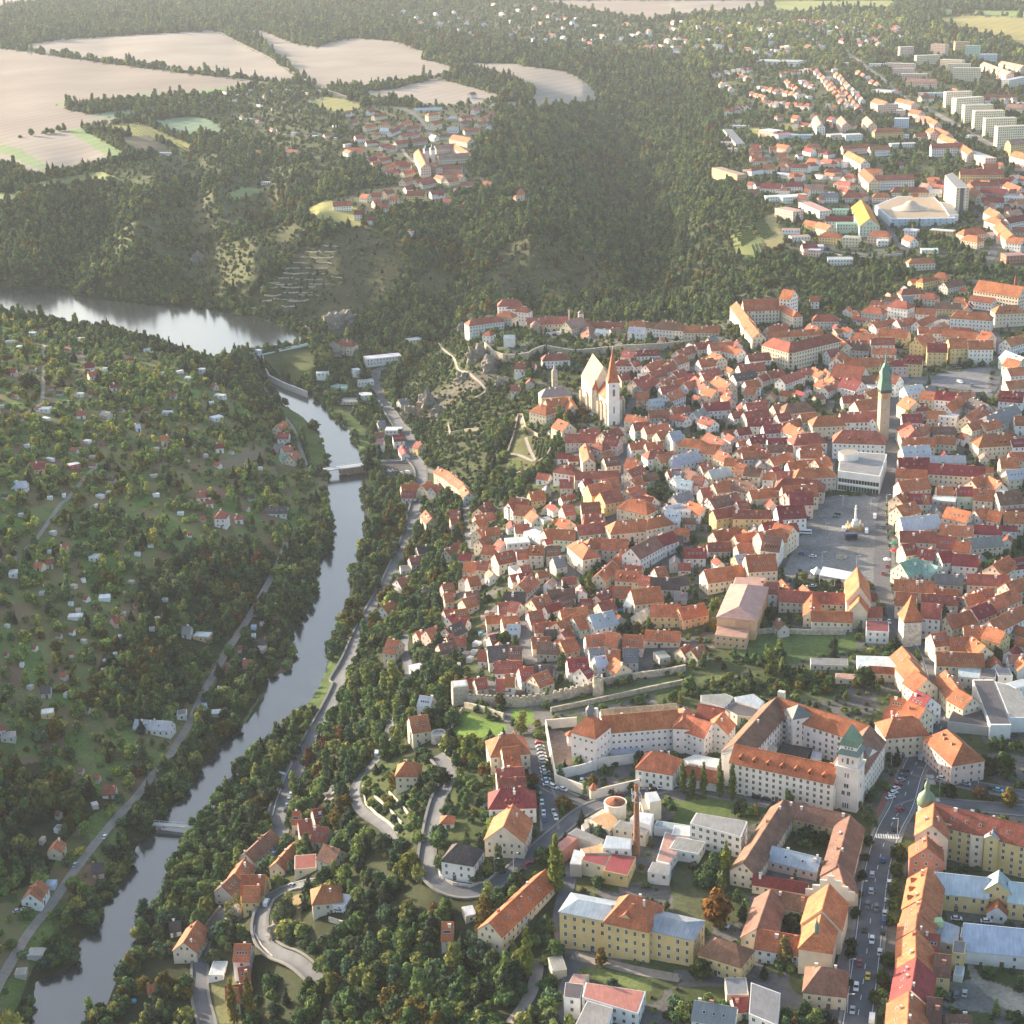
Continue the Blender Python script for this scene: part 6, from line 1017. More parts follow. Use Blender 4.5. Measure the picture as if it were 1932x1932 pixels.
c = Cx('warehouse', 'long white warehouse under a pale blue ribbed metal roof', 'warehouse'); c.wing(24, 820, 1690, 1640, 1770, 15, 6, 'glw', detail=False, wsp=9).poly(24, '540 1650 770 1735 740 1960 525 1900', 7, 'l', 'c', zb=c.zb).poly(24, '790 1730 1090 1790 1080 1900 770 1850', 7.5, 'l', 'w', zb=c.zb)
c = Cx('street_house', 'flat grey-roofed yard house with a green roof hut behind the orange row', 'house'); c.poly(24, '305 1590 545 1600 530 1790 290 1760', 8, 'e', 'e'); L = c.at(24, 490, 1700, 8); mb = MB(); mb.box(-2.2, 2.2, -1.5, 1.5, 7.5, 10); c.part('roof_hut', mb, [M['wall']], L, 0, (.5, .65, .35))
# theatre and friary at the foot of the square
c = Cx('theatre', 'bulky apricot theatre stepping down in weathered pink metal roofs', 'theatre')
c.wing(25, 480, 190, 395, 400, 21, 12, 'hka', rise=4, detail=False, wins=False, mats=(M['wall'], M['metal'])).poly(25, '275 505 295 445 512 478 492 532', 11, 'k', 'p', zb=c.zb, wins=False).poly(25, '188 642 225 532 492 582 468 672', 7, 'k', 'a', zb=c.zb).poly(25, '370 135 630 140 610 215 345 200', 13, 'k', 'c', zb=c.zb, wins=False)
c = Cx('friary_church', 'steep orange-gabled friary church with a lower choir at the foot of the square', 'church')
c.wing(25, 1440, 48, 1462, 215, 13, 12, 'goc', rise=9, wins=False, detail=False).wing(25, 1464, 250, 1456, 345, 9.5, 10, 'goc', rise=6, zb=c.zb, wins=False, detail=False)
L = c.at(25, 1462, 250, 18); mb = MB(); mb.lathe([(.6, 15), (.6, 19), (.9, 19.1), (.05, 23)], 8); c.part('turret', mb, [M['metal']], L, 0, (.1, .1, .1)); slits(c, c.at(25, 1456, 500), 0, 0, [(0, 3, 1.4, 2, 0)])
c.wing(25, 1535, 395, 1660, 398, 9, 5, 'grc', zb=c.zb).wing(25, 1552, 275, 1612, 278, 7, 6, 'grw', zb=c.zb)
c = Cx('friary', 'friary wings with orange roofs round a small garden next to the steep church', 'friary'); c.wing(25, 755, 252, 1335, 278, 10, 6, 'grc').wing(25, 1045, 268, 1042, 425, 9, 6, 'goc', zb=c.zb).wing(25, 1040, 432, 1400, 442, 9, 6.5, 'goc', zb=c.zb)
houses(25, '600 172 750 182 11 8 grw;775 152 850 240 8 6 goc;962 202 1022 252 8 6 goc;745 492 800 552 6 5 gbe;1030 872 1360 882 8 3 fee;1440 872 1770 882 13 5 fww;1550 918 1840 935 5 5 goc;1250 1002 1430 1012 6 3 fkc;1520 560 1720 570 14 7 fmw', 'town_house', 'house', GT)
# gate tower
c = Cx('gate_tower', 'square stone gate tower with a flared orange pyramid roof on the main street', 'tower'); P = at1(T(9, (1300, 880))[0]); c._post(thing('gate_tower', P), (P[0], P[1], P[2], 0), P[2]); FOOT.append((P[0], P[1], 9))
mb = MB(); sq(mb, [(4.9, -3), (4.7, 13.5)]); c.part('wall', mb, [M['stone']], (0, 0, 0), .06, (.62, .57, .5)); mb = MB(); sq(mb, [(4.8, 13.5), (4.8, 14.8)]); c.part('gallery', mb, [M['wall']], (0, 0, 0), .06, (.12, .08, .06)); mb = MB(); sq(mb, [(5.6, 14.5), (4.2, 17), (2.2, 21.5), (.08, 27.5)]); c.part('roof', mb, [M['roof']], (0, 0, 0), .06, RC['o']); slits(c, (0, 0, 0), .06, 4.75, [(-1.5, 11.6, .7, .8, 0), (1.6, 11.6, .7, .8, 0), (0, 2, 2.4, 3.6, 0)])
# bottom edge
c = Cx('workshop', 'shabby workshop block with red and grey flat roofs at the bottom edge', 'workshop'); c.poly(11, '1410 1420 1742 1470 1700 1592 1390 1500', 7, 'p', 'w').poly(11, '1300 1420 1400 1432 1380 1512 1290 1500', 7, 'd', 'w', zb=c.zb).poly(11, '1420 1520 1562 1562 1530 1680 1340 1680', 6.8, 'e', 'w', zb=c.zb).poly(11, '1345 1372 1430 1378 1400 1428 1318 1420', 6, 'k', 'c', zb=c.zb)
Cx('workshop', 'grey-green flat-roofed block with white parapet by the bottom street', 'workshop').poly(12, '430 1420 592 1480 578 1660 418 1592', 8, 'g', 'w')
c = Cx('warehouse', 'row of dark flat-roofed warehouse halls with white parapets beside the curved street', 'warehouse'); c.poly(9, '1650 1082 1762 1082 1862 1332 1748 1332', 8, 'd', 'w', wins=False).poly(9, '1772 1092 1902 1122 1990 1292 1852 1292', 8, 'e', 'w', zb=c.zb, wins=False).poly(9, '1548 1232 1702 1242 1742 1342 1512 1312', 5, 'd', 'e', zb=c.zb, wins=False)
# far town landmarks
c = Cx('hotel_tower', 'ten-storey white hotel slab with a dark window strip up its end', 'hotel'); c.poly(3, '1497 965 1540 950 1632 1030 1560 1035', 30, 'e', 'c', wsz=(1.8, 1.6), base=4)
a, b_ = c.at(3, 1562, 1035, 30), c.at(3, 1630, 1030, 30); an = math.atan2(b_[1] - a[1], b_[0] - a[0]); ln = math.hypot(b_[0] - a[0], b_[1] - a[1]); mb = MB(); mb.box(ln * .3, ln * .6, -.15, .1, 1, 29.5); c.part('window_strip', mb, [M['paint']], a, an, (.06, .07, .10))
c = Cx('exhibition_hall', 'broad hall with a tan shell roof swelling to a pale dome beside the hotel slab', 'hall'); c.poly(3, '1112 1130 1240 1078 1440 1085 1555 1200 1200 1205', 8, 't', 'l', wsp=6)
L = c.at(3, 1310, 1150, 8); mb = MB(); mb.lathe([(22, 8), (17, 9.6), (11, 11.5), (7.5, 14), (5, 16.5), (2.2, 17.6), (.1, 18)], 28); c.part('dome', mb, [M['metal']], L, 0, (.55, .45, .34), True)
c.poly(3, '1470 1110 1530 1118 1572 1180 1520 1185', 9, 'g', 'w', zb=c.zb, wins=False)
c = Cx('school_building', 'pale green school with one great golden yellow roof slope by the vineyards', 'school'); c.wing(3, 1035, 1098, 1085, 1200, 22, 11, 'gYn', rise=9, detail=False).wing(3, 900, 1228, 1045, 1228, 12, 9, 'fnn', zb=c.zb)
c = Cx('abbey', 'pink and white abbey church with twin blue-capped front and long courtyard wings', 'abbey'); c.wing(2, 490, 820, 530, 900, 14, 12, 'gok', detail=False)
for a in ((600, 850, 765, 840, 12, 10, 'gkc'), (690, 790, 765, 835, 11, 10, 'gok'), (580, 800, 690, 790, 11, 10, 'gkc'), (540, 890, 600, 905, 9, 8, 'hok')): c.wing(2, *a, zb=c.zb, detail=False)
for x, y in ((535, 905), (570, 900)): L = c.at(2, x, y); mb = MB(); sq(mb, [(3, -3), (3, 20)]); c.part('tower', mb, [M['wall']], L, .3, (.75, .62, .6)); mb = MB(); sq(mb, [(3.4, 20), (3, 22.5), (1, 24), (.8, 26), (.05, 28)]); c.part('tower_cap', mb, [M['metal']], L, .3, (.12, .14, .2))
c = Cx('chapel', 'pink chapel with a steep orange hipped roof alone on the meadow spur', 'chapel'); c.wing(2, 1045, 1030, 1060, 1030, 10, 8, 'pok', rise=9, detail=False); L = c.at(2, 1050, 1090); mb = MB(); mb.lathe([(.9, 15), (.8, 18), (.05, 21)], 8); c.part('turret', mb, [M['metal']], L, 0, (.3, .15, .12)); c.wing(2, 1020, 1075, 1035, 1078, 5, 4, 'gok', zb=c.zb, wins=False, detail=False)
for x, y, l in ((1203, 1190, 'tiny white wayside shrine in the woods below the chapel'), (1462, 1388, 'tiny white wayside shrine on the far slope of the gorge')):
    P = at1(T(2, (x, y))[0]); o = thing('shrine', P, 0, l, 'shrine'); mb = MB(); sq(mb, [(1.3, -1), (1.3, 4.5)]); mb.build('wall', [M['wall']], o, WHT); mb = MB(); sq(mb, [(1.6, 4.5), (.05, 6.5)]); mb.build('roof', [M['roof']], o, RC['r'])
P = at1(T(5, (492, 985))[0]); o = thing('rock_chimney', P, 0, 'lone slim brick chimney standing against the bare cliff', 'chimney'); mb = MB(); sq(mb, [(1.6, -2), (1.1, 17)]); mb.build('shaft', [M['stone']], o, (.45, .28, .2))
# ------------------------------------------------------------------ dam, bridges
def Wz(t, x, y, z): return unproj(np.array(T(t, (x, y))[0]), np.array(float(z)))
A, B = Wz(4, 1262, 655, -54.5), Wz(4, 1725, 562, -54.5); d = B - A; LD = float(np.hypot(d[0], d[1])); dam = thing('dam', (A[0], A[1], 0), math.atan2(d[1], d[0]), 'dam with a grassy face, a pale crest road and sluice gates at its left end', 'dam')
CONC = (.48, .47, .45)
mb = MB(); mb.box(-4, LD + 2, -3, 3, -60, -54.5); mb.build('crest_road', [M['wall']], dam, CONC)
for y in (-3, 3): mb = MB(); mb.box(-4, LD + 2, y - .12, y + .12, -54.5, -53.5); mb.build('parapet', [M['wall']], dam, (.6, .62, .65))
mb = MB(); x0 = LD * .36; ny = -1 if hdg(math.atan2(d[1], d[0]) - math.pi / 2, A[0], A[1]) else 1
mb.add([(x0, 3 * ny, -55), (LD + 2, 3 * ny, -55), (LD - 2, 40 * ny, -71), (x0 + 2, 34 * ny, -71.5), (x0, 3 * ny, -75), (LD, 3 * ny, -75)], [(0, 1, 2, 3), (0, 3, 4), (1, 5, 2)])
mb.build('grass_face', [plain('dam_grass', (.075, .09, .032), .95, .3, .3)], dam)
for k in range(5): mb = MB(); x = k * LD * .085; mb.box(x - 1, x + 1, -4, 9, -76, -54.4) if ny > 0 else mb.box(x - 1, x + 1, -9, 4, -76, -54.4); mb.build('pier', [M['wall']], dam, CONC)
for k in range(4): mb = MB(); x = k * LD * .085; mb.box(x + 1, x + LD * .085 - 1, -1.2, .2, -70, -57); mb.build('gate', [M['metal']], dam, (.2, .24, .27))
for k in (0, 4): mb = MB(); x = k * LD * .085; mb.box(x - 2.5, x + 2.5, -3, 3, -54.4, -50); mb.box(x - 2.9, x + 2.9, -3.4, 3.4, -50, -49.6); mb.build('gate_house', [M['wall']], dam, (.4, .46, .52))
mb = MB()
for k in range(12): x = LD * .03 + k * LD * .025; mb.box(x - .2, x + .2, -2.6, -2.2, -54.5, -50.8); mb.box(x - .2, x + .2, 2.2, 2.6, -54.5, -50.8)
mb.box(LD * .02, LD * .32, -2.6, -2.2, -51, -50.6); mb.box(LD * .02, LD * .32, 2.2, 2.6, -51, -50.6); mb.build('gantry', [M['metal']], dam, (.5, .55, .6))
mb = MB(); P = [Wz(4, x, y, -66) for x, y in ((1440, 650), (1480, 735), (1560, 775), (1690, 825))]
for a, b_ in zip(P[:-1], P[1:]):
    ca, sa = math.cos(-dam.rotation_euler[2]), math.sin(-dam.rotation_euler[2]); f = lambda q: ((q[0] - A[0]) * ca - (q[1] - A[1]) * sa, (q[0] - A[0]) * sa + (q[1] - A[1]) * ca)
    (xa, ya), (xb, yb) = f(a), f(b_); n = Vector((-(yb - ya), xb - xa)).normalized() * .8
    mb.prism([(xa + n.x, ya + n.y), (xa - n.x, ya - n.y), (xb - n.x, yb - n.y), (xb + n.x, yb + n.y)], -76, -66)
mb.build('stilling_wall', [M['wall']], dam, CONC)
def bridge(name, label, t, p1, p2, z, w, col, piers=0, brick=None, thick=.9):
    A, B = Wz(t, *p1, z), Wz(t, *p2, z); d = B - A; L = float(np.hypot(d[0], d[1])); o = thing(name, (A[0], A[1], 0), math.atan2(d[1], d[0]), label, 'bridge')
    mb = MB(); mb.box(-3, L + 3, -w / 2, w / 2, z - thick, z); mb.build('deck', [M['wall']], o, col)
    for y in (-w / 2, w / 2 - .15):
        mb = MB(); mb.box(-3, L + 3, y, y + .15, z + .85, z + 1.0)
        for k in range(int(L / 3) + 1): mb.box(k * 3 - .07, k * 3 + .07, y + .02, y + .13, z, z + .9)
        mb.build('railing', [M['metal']], o, (.45, .5, .55))
    for k in range(piers): x = L * (k + 1) / (piers + 1); mb = MB(); mb.box(x - 1, x + 1, -w / 2 + .5, w / 2 - .5, z - 12, z - thick); mb.build('pier', [M['stone']], o, STN)
    if brick: mb = MB(); mb.box(L * .3, L * .95, -w / 2 - .6, w / 2 - .4, z - 5.5, z - thick - .05); mb.build('arch_wall', [M['stone']], o, brick)
bridge('bridge', 'flat road bridge on a brown brick pier wall below the dam meadow', 5, (-10, 1252), (205, 1224), -65.5, 7, (.45, .46, .48), 1, (.32, .2, .14))
bridge('footbridge', 'narrow concrete footbridge over the weir on the lower river', 10, (690, 535), (1230, 575), -68.5, 3, (.45, .43, .40), 2, None, .6)
A, B = Wz(10, 868, 590, -71.8), Wz(10, 1035, 612, -71.8); d = B - A; L_ = float(np.hypot(d[0], d[1])); mb = MB(); mb.box(0, L_, -1.2, 1.2, -2, .45); o = mb.build('weir', [M['wall']], None, (.12, .12, .12)); o.location = A; o.rotation_euler = (0, 0, math.atan2(d[1], d[0])); tag(o, 'low dark weir sill across the river beneath the footbridge', 'weir')
# terraced dry-stone walls of the old vineyards
for k, (x, y, ln, sl) in enumerate([(1560, 240, 140, 20), (1640, 255, 190, -10), (1640, 285, 160, 30), (1700, 300, 110, -25), (1560, 320, 110, -10), (1640, 330, 120, 25), (1700, 215, 150, 20), (1750, 180, 130, -10), (1740, 150, 120, 15), (1780, 120, 90, -10), (1790, 95, 90, 10), (1560, 205, 110, 25), (1620, 180, 130, -10), (1600, 150, 110, 15), (1650, 120, 100, -5), (1480, 260, 90, 20), (1500, 300, 90, -8), (1800, 60, 90, 12), (1820, 30, 80, -6), (1700, 90, 90, 10), (1720, 60, 80, -8), (1460, 330, 70, 16), (1750, 240, 120, -6), (1690, 255, 80, 10), (1850, 200, 60, 8), (1590, 360, 80, -10), (1380, 370, 60, 12), (1500, 230, 70, -6)]):
    wall_line('terrace_wall', None, 'terrace wall', 4, f'{x-ln/2} {y-6+k%3*2} {x-ln/4} {y-1+k%2*3} {x} {y+2-k%4*2} {x+ln/4} {y-2+k%3*2} {x+ln/2} {y-8+k%5*3}', 1.1, 1.0, (.5, .46, .36), False, True, 'dry stone terrace walls on the spur', 1)
# ------------------------------------------------------------------ vehicles, square, street furniture
def car_meshes(kind):
    b = MB(); g = MB()
    if kind == 'car': L, W, H, prof, cab = 4.4, 1.8, .95, [(-2.2, .35), (-2.2, .8), (-1.3, .95), (1.5, .95), (2.1, .75), (2.2, .35)], [(-1.75, .95), (-1.2, 1.45), (.45, 1.45), (1.25, .95)]
    elif kind == 'estate': L, W, H, prof, cab = 4.6, 1.85, 1, [(-2.3, .35), (-2.3, 1.0), (-1.9, 1.02), (1.4, 1.0), (2.15, .8), (2.3, .35)], [(-2.2, 1.0), (-1.9, 1.6), (.4, 1.6), (1.2, 1.0)]
    else: L, W, H, prof, cab = 5.6, 2.0, 1.3, [(-2.8, .4), (-2.8, 2.3), (1.3, 2.3), (1.9, 1.35), (2.7, 1.1), (2.8, .4)], [(.2, 1.4), (.2, 2.1), (1.25, 2.1), (1.85, 1.4)]
    n = len(prof)
    b.add([(x, -W / 2, z) for x, z in prof] + [(x, W / 2, z) for x, z in prof], [(i, (i + 1) % n, n + (i + 1) % n, n + i) for i in range(n)] + [tuple(range(n - 1, -1, -1)), tuple(range(n, 2 * n))])
    if kind != 'van':
        b.add([(cab[1][0], -W * .4, cab[1][1]), (cab[2][0], -W * .4, cab[2][1]), (cab[2][0], W * .4, cab[2][1]), (cab[1][0], W * .4, cab[1][1]), (cab[1][0], -W * .4, cab[1][1] + .05), (cab[2][0], -W * .4, cab[2][1] + .05), (cab[2][0], W * .4, cab[2][1] + .05), (cab[1][0], W * .4, cab[1][1] + .05)], [(4, 5, 6, 7), (0, 1, 5, 4), (1, 2, 6, 5), (2, 3, 7, 6), (3, 0, 4, 7)])
    k = .46 if kind != 'van' else .505
    m = len(cab)
    g.add([(x, -W * (k if i in (0, 3) else k - .06 * (kind != 'van')), z) for i, (x, z) in enumerate(cab)] + [(x, W * (k if i in (0, 3) else k - .06 * (kind != 'van')), z) for i, (x, z) in enumerate(cab)], [(i, (i + 1) % m, m + (i + 1) % m, m + i) for i in range(m)] + [tuple(range(m - 1, -1, -1)), tuple(range(m, 2 * m))])
    wh = MB(); vs = [(.33 * math.cos(a * .785), -.1, .33 * math.sin(a * .785)) for a in range(8)] + [(.33 * math.cos(a * .785), .1, .33 * math.sin(a * .785)) for a in range(8)]
    wh.add(vs, [(i, (i + 1) % 8, 8 + (i + 1) % 8, 8 + i) for i in range(8)] + [tuple(range(7, -1, -1)), tuple(range(8, 16))])
    return b.mesh(kind + '_body', M['carpaint']), g.mesh(kind + '_cabin', M['glass']), wh.mesh('wheel', M['tyre']), L, W
m_, nt_, b_ = newmat('car_paint', .3, .5); nt_.links.new(nnode(nt_, 'ShaderNodeObjectInfo').outputs['Color'], b_.inputs['Base Color']); M['carpaint'] = m_; M['tyre'] = plain('tyre', (.02, .02, .02), .8, .1)
CM = {k: car_meshes(k) for k in ('car', 'estate', 'van')}
CC = dict(w=((.75, .75, .76), 'white'), s=((.42, .44, .47), 'silver'), k=((.02, .02, .025), 'black'), g=((.12, .13, .14), 'dark grey'), r=((.35, .02, .03), 'red'), b=((.03, .07, .25), 'blue'), y=((.75, .5, .02), 'yellow'), l=((.25, .5, .62), 'light blue'), n=((.05, .1, .06), 'dark green'))
CARS = []
def cars(t, s_, grp, lab, z=None):
    for q in s_.split(';'):
        v = q.split()
        if len(v) < 5: continue
        x, y, dx, dy, cd_ = float(v[0]), float(v[1]), float(v[2]), float(v[3]), v[4]
        kind = {'c': 'car', 'e': 'estate', 'v': 'van'}[cd_[0]]; p = T(t, (x, y))[0]
        P = at1(p); P2 = at1(T(t, (x + dx, y + dy))[0]); a = math.atan2(P2[1] - P[1], P2[0] - P[0]); col, nm = CC[cd_[1]]; bd, cb, wl, L, W = CM[kind]
        o = thing('van' if kind == 'van' else 'parked_car' if 'parked' in lab else 'car', (P[0], P[1], P[2] + .24), a, None, 'van' if kind == 'van' else 'car', grp)
        bo = link('body', bd, o, col); link('cabin_windows', cb, o)
        for wx in (-L * .31, L * .31):
            for wy in (-W * .5, W * .5): w_ = link('wheel', wl, o); w_.location = (wx, wy, .33)
        CARS.append((o, p, nm, kind, lab))
cars(12, '1158 755 3 -30 cb;1096 835 3 -30 es;1090 925 3 -30 cs;1070 1005 -3 30 eg;1118 1020 -3 30 eg;1055 1138 -3 30 ck;1095 1197 -3 30 ew;1027 1322 -3 30 cr;1072 1395 -3 30 cy;1008 1455 -3 30 ew;988 1582 -3 30 cs;1247 478 30 -12 cr;1225 585 20 -20 ck', 'cars driving on the boulevard', 'driving on the boulevard')
cars(12, '1175 985 3 -30 es;1165 1048 3 -30 cs;1162 1095 3 -30 cb;1155 1150 3 -30 ck;1138 1262 3 -30 cw;1190 880 3 -30 cw;1110 1495 3 -30 cw;1095 1630 3 -30 vw', 'cars parked along the boulevard', 'parked along the boulevard')
cars(12, '1275 265 30 -8 ck;1262 290 30 -8 cg;1252 315 30 -8 cs;1238 340 30 -8 cr;1224 362 30 -8 cw;1212 385 30 -8 cw;1198 410 30 -8 cw', 'cars parked in a slanting row by the courthouse tower', 'parked in the slanting row by the courthouse tower')
cars(12, '1480 305 30 6 cw;1612 335 30 6 cs;1545 320 30 6 cg;1755 362 30 6 ck;1790 370 30 6 cl;1560 1078 30 2 cw;1725 1092 30 2 cw;1605 1490 4 -30 cs;1515 1505 4 -30 cn;1558 1500 4 -30 cg;1436 1020 20 -14 cw;280 1118 30 6 cw', 'cars parked in the yards behind the boulevard', 'parked in a yard behind the boulevard'); cars(12, '1310 165 20 -30 vs;1370 190 20 -30 vs;1435 15 10 -25 cb;1440 80 6 -25 ck', 'vehicles waiting at the crossing below the gate tower', 'waiting at the crossing')
cars(21, '30 465 30 -6 cr;42 500 30 -6 cs;50 532 30 -6 cg;55 565 30 -6 cs;65 597 30 -6 cw;72 630 30 -6 ew;78 662 30 -6 cg;82 695 30 -6 cw;90 728 30 -6 cw;95 765 30 -6 cg;100 802 30 -6 cl;112 842 30 -6 cw;168 868 30 10 ew;255 890 30 10 cw', 'cars parked in the row beside the prison wall', 'parked in the row beside the prison wall')
cars(21, '440 968 30 8 ck;770 945 30 -8 cr;845 930 30 -8 cg;1075 890 30 -6 ck;1158 875 30 -6 cw;1255 862 30 -6 ew;40 940 4 25 cg;58 1010 4 25 cw;470 800 8 -20 cg;425 808 6 -20 cw;1410 850 30 4 cw;1475 852 30 4 ck', 'cars parked on the street in front of the prison', 'parked on the street before the prison'); cars(20, '475 1192 30 6 ck;580 1212 30 6 ck', 'cars parked on the street in front of the prison', 'parked on the street before the prison')
cars(11, '1180 495 2 25 cw;1235 490 6 25 cs;1247 520 6 25 cw;1160 400 2 25 cg;1165 430 2 25 ck;1185 530 2 25 cb;1170 715 20 -14 ck;1140 742 20 -14 cr;1092 778 20 -14 cr;1050 815 20 -14 ck;262 170 4 -25 vw;268 130 4 -25 cg', 'cars parked along the villa road', 'parked along the villa road'); cars(11, '55 1035 30 -4 ew;178 1055 20 -10 cb;190 1030 20 -10 cw;192 1095 20 6 cg', 'cars in the yard of the orange-roofed hillside villa', 'parked in the yard of the hillside villa')
cars(10, '1768 22 4 -25 vw;1602 390 4 -25 cw;1590 420 4 -25 cs;1580 450 4 -25 cs;1572 478 4 -25 ck;1515 655 8 -20 cr;1550 640 8 -20 cg;1540 672 8 -20 ck;1505 718 10 -20 cl;1480 748 10 -20 cs;1468 992 12 -22 vw;1612 895 26 -8 cs;1553 290 25 2 vw;578 625 12 -20 cw;415 780 12 -20 cs;98 1035 25 -2 cs;733 295 18 -14 cg;130 1005 20 4 ck', 'cars on the river road', 'parked on the river road'); cars(8, '498 182 4 25 cg;228 812 -10 25 cg;155 930 -12 25 ck;285 760 25 -8 cr;290 775 25 -8 cs;265 790 25 -8 cw;540 768 25 -10 cw;480 790 25 -8 cs;395 1092 12 -12 cb;456 1060 4 -20 cw;777 295 2 25 cw;620 740 20 -10 cs;770 95 3 25 cw;700 10 10 18 cw;430 195 20 0 ck', 'cars on the lanes of the slope', 'parked on a lane of the slope')
cars(5, '300 1215 20 -3 cw;330 1270 20 2 cw;350 1265 20 2 cs;375 1275 20 2 cg;400 1280 20 0 cw;435 1278 20 0 vw;305 1300 20 0 cs;330 1300 20 0 cr;450 1165 2 -20 cw;250 800 2 20 cg;262 850 4 20 cs;275 885 6 20 cw;290 905 6 20 cw;255 730 2 20 ck;900 470 20 0 cg;925 470 20 0 ck;885 540 16 10 cg;1440 958 18 4 cw;1620 1245 1 16 cg', 'cars parked by the river bridge and the castle', 'parked by the bridge or castle')
cars(9, '770 410 30 0 cw;710 395 30 4 cb;905 175 25 0 ck;895 192 25 0 cg;700 490 8 18 ck;940 265 2 20 vw;1065 275 2 20 vw;1110 195 1 20 vw;1180 465 1 18 cr;1157 505 1 18 cr;190 650 25 3 ck;45 622 25 3 cr;1150 250 1 18 cg;1190 770 4 16 cw;1465 1065 2 20 ck;1435 1345 10 -20 cb;1410 1390 8 -20 cg;770 575 25 0 cw', 'vehicles on the main square', 'parked on or near the main square')
cars(6, '1575 700 20 0 cs;1430 705 20 0 ck;1460 690 20 0 cw;1550 690 20 0 cg;1590 690 20 0 ck;1660 690 20 0 cg;1580 780 25 6 vw;1645 800 2 20 vg;355 825 2 15 ck;875 1100 3 20 ck;880 1385 4 16 ck;740 815 18 2 cs;1745 830 2 14 cs;1750 790 2 14 cg', 'vehicles on the upper square', 'parked on the upper square')
cars(3, '1740 1400 3 -20 cw;1748 1370 3 -20 cs;1755 1345 3 -20 cg;1600 1200 18 0 cw;1580 1215 18 0 cs;1620 1190 18 0 cg;1560 1225 18 0 ck;1540 1240 18 0 cw;1190 1230 4 16 cw;1220 1300 4 16 cs;890 860 4 14 cw;910 900 4 14 cs;1350 770 14 2 cw;1370 765 14 2 cs;1390 775 14 2 cr;1400 590 14 10 cw;1480 640 14 10 cs;1110 415 14 10 cw;1260 525 14 10 cs', 'cars in the streets of the upper town', 'parked in the upper town')
# minibus on the square, built as its own kind
p = T(9, (732, 282))[0]; P = at1(p); o = thing('minibus', (P[0], P[1], P[2] + .22), -.25, 'white minibus with dark side windows parked on the left side of the main square', 'minibus')
mb = MB(); mb.box(-3.6, 3.4, -1.1, 1.1, .4, 2.7); mb.box(3.4, 3.7, -1.05, 1.05, .4, 1.4); mb.build('body', [M['carpaint']], o, (.75, .75, .75)); mb = MB(); mb.box(-3.4, 3.2, -1.12, -1.1, 1.5, 2.3); mb.box(-3.4, 3.2, 1.1, 1.12, 1.5, 2.3); mb.box(3.4, 3.42, -1, 1, 1.4, 2.5); mb.build('windows', [M['glass']], o)
for x in (-2.3, 2.3):
    for y in (-1.1, 1.1): w_ = link('wheel', CM['van'][2], o); w_.location = (x, y, .36)
# plague column
P = at1(T(9, (1003, 255))[0]); o = thing('plague_column', P, .05, 'tall white plague column on a stepped orange plinth in the main square', 'monument')
mb = MB(); mb.box(-5, 5, -4.2, 4.2, -1, 2.6); mb.build('plinth', [M['stone']], o, (.5, .32, .16)); mb = MB(); mb.box(-2.2, 2.2, -2.2, 2.2, 2.6, 4.2); mb.box(-1.5, 1.5, -1.5, 1.5, 4.2, 6.2); mb.build('pedestal', [M['wall']], o, (.7, .68, .64)); mb = MB(); mb.lathe([(.8, 6.2), (.62, 13), (.95, 13.2), (.95, 13.6), (.4, 13.7), (.55, 14.6), (.3, 15.8), (.05, 16.2)], 14); mb.build('column', [M['wall']], o, (.78, .76, .72))
for a in (-1, 1):
    for b_ in (-1, 1): mb = MB(); mb.lathe([(.35, 2.6), (.45, 3.6), (.22, 4.3), (.25, 4.7), (.03, 4.9)], 8, 3.9 * a, 3.2 * b_); mb.build('statue', [M['wall']], o, (.7, .68, .64))
P = at1(T(9, (928, 412))[0]); o = thing('fountain', P, 0, 'grey stone fountain basin with a rubble centre on the main square', 'fountain'); mb = MB(); mb.lathe([(3.4, -.5), (3.4, .9), (3, .9), (3, .3)], 12); mb.build('basin', [M['stone']], o, (.45, .42, .38)); mb = MB(); mb.lathe([(1.6, .2), (1.1, 1.2), (.3, 2.2), (.05, 2.4)], 7); mb.build('centrepiece', [M['stone']], o, (.4, .33, .26))
# stage canopy
A_, B_, C_, D_ = [at1(T(25, q)[0], 6.0) for q in ((1105, 130), (1385, 165), (1400, 88), (1140, 52))]; cx_, cy_ = np.mean([A_, B_, C_, D_], 0)[:2]; zg = float(hz([cx_], [cy_])[0]); o = thing('stage', (cx_, cy_, zg), 0, 'big open-air stage with a white ribbed canopy on the lower end of the square', 'stage')
mb = MB(); mb.prism([(q[0] - cx_, q[1] - cy_) for q in (A_, B_, C_, D_)], 5.9, 6.4); mb.build('canopy', [M['metal']], o, (.72, .73, .76)); mb = MB(); mb.prism([((q[0] - cx_) * .95, (q[1] - cy_) * .95) for q in (A_, B_, C_, D_)], -.3, 1.2); mb.build('platform', [M['wall']], o, (.2, .2, .2))
for q in (A_, B_, C_, D_, (A_ + B_) / 2): mb = MB(); x, y = (q[0] - cx_) * .97, (q[1] - cy_) * .97; mb.box(x - .2, x + .2, y - .2, y + .2, 1.2, 5.9); mb.build('leg', [M['metal']], o, (.5, .5, .52))
mb = MB()
for k in range(1, 8):
    a = A_ + (B_ - A_) * k / 8; b_ = D_ + (C_ - D_) * k / 8; n = .12; mb.add([(a[0] - cx_ - n, a[1] - cy_, 6.42), (a[0] - cx_ + n, a[1] - cy_, 6.42), (b_[0] - cx_ + n, b_[1] - cy_, 6.42), (b_[0] - cx_ - n, b_[1] - cy_, 6.42)], [(0, 1, 2, 3)])
mb.build('canopy_ribs', [M['metal']], o, (.45, .46, .48))
P = at1(T(25, (1085, 130))[0]); o = thing('party_tent', P, .2, 'white peaked party tent beside the stage canopy', 'tent'); mb = MB(); sq(mb, [(3, 2.6), (2.9, 3.2), (1, 4.6), (.05, 6.2)]); mb.build('canopy', [M['paint']], o, (.8, .8, .8))
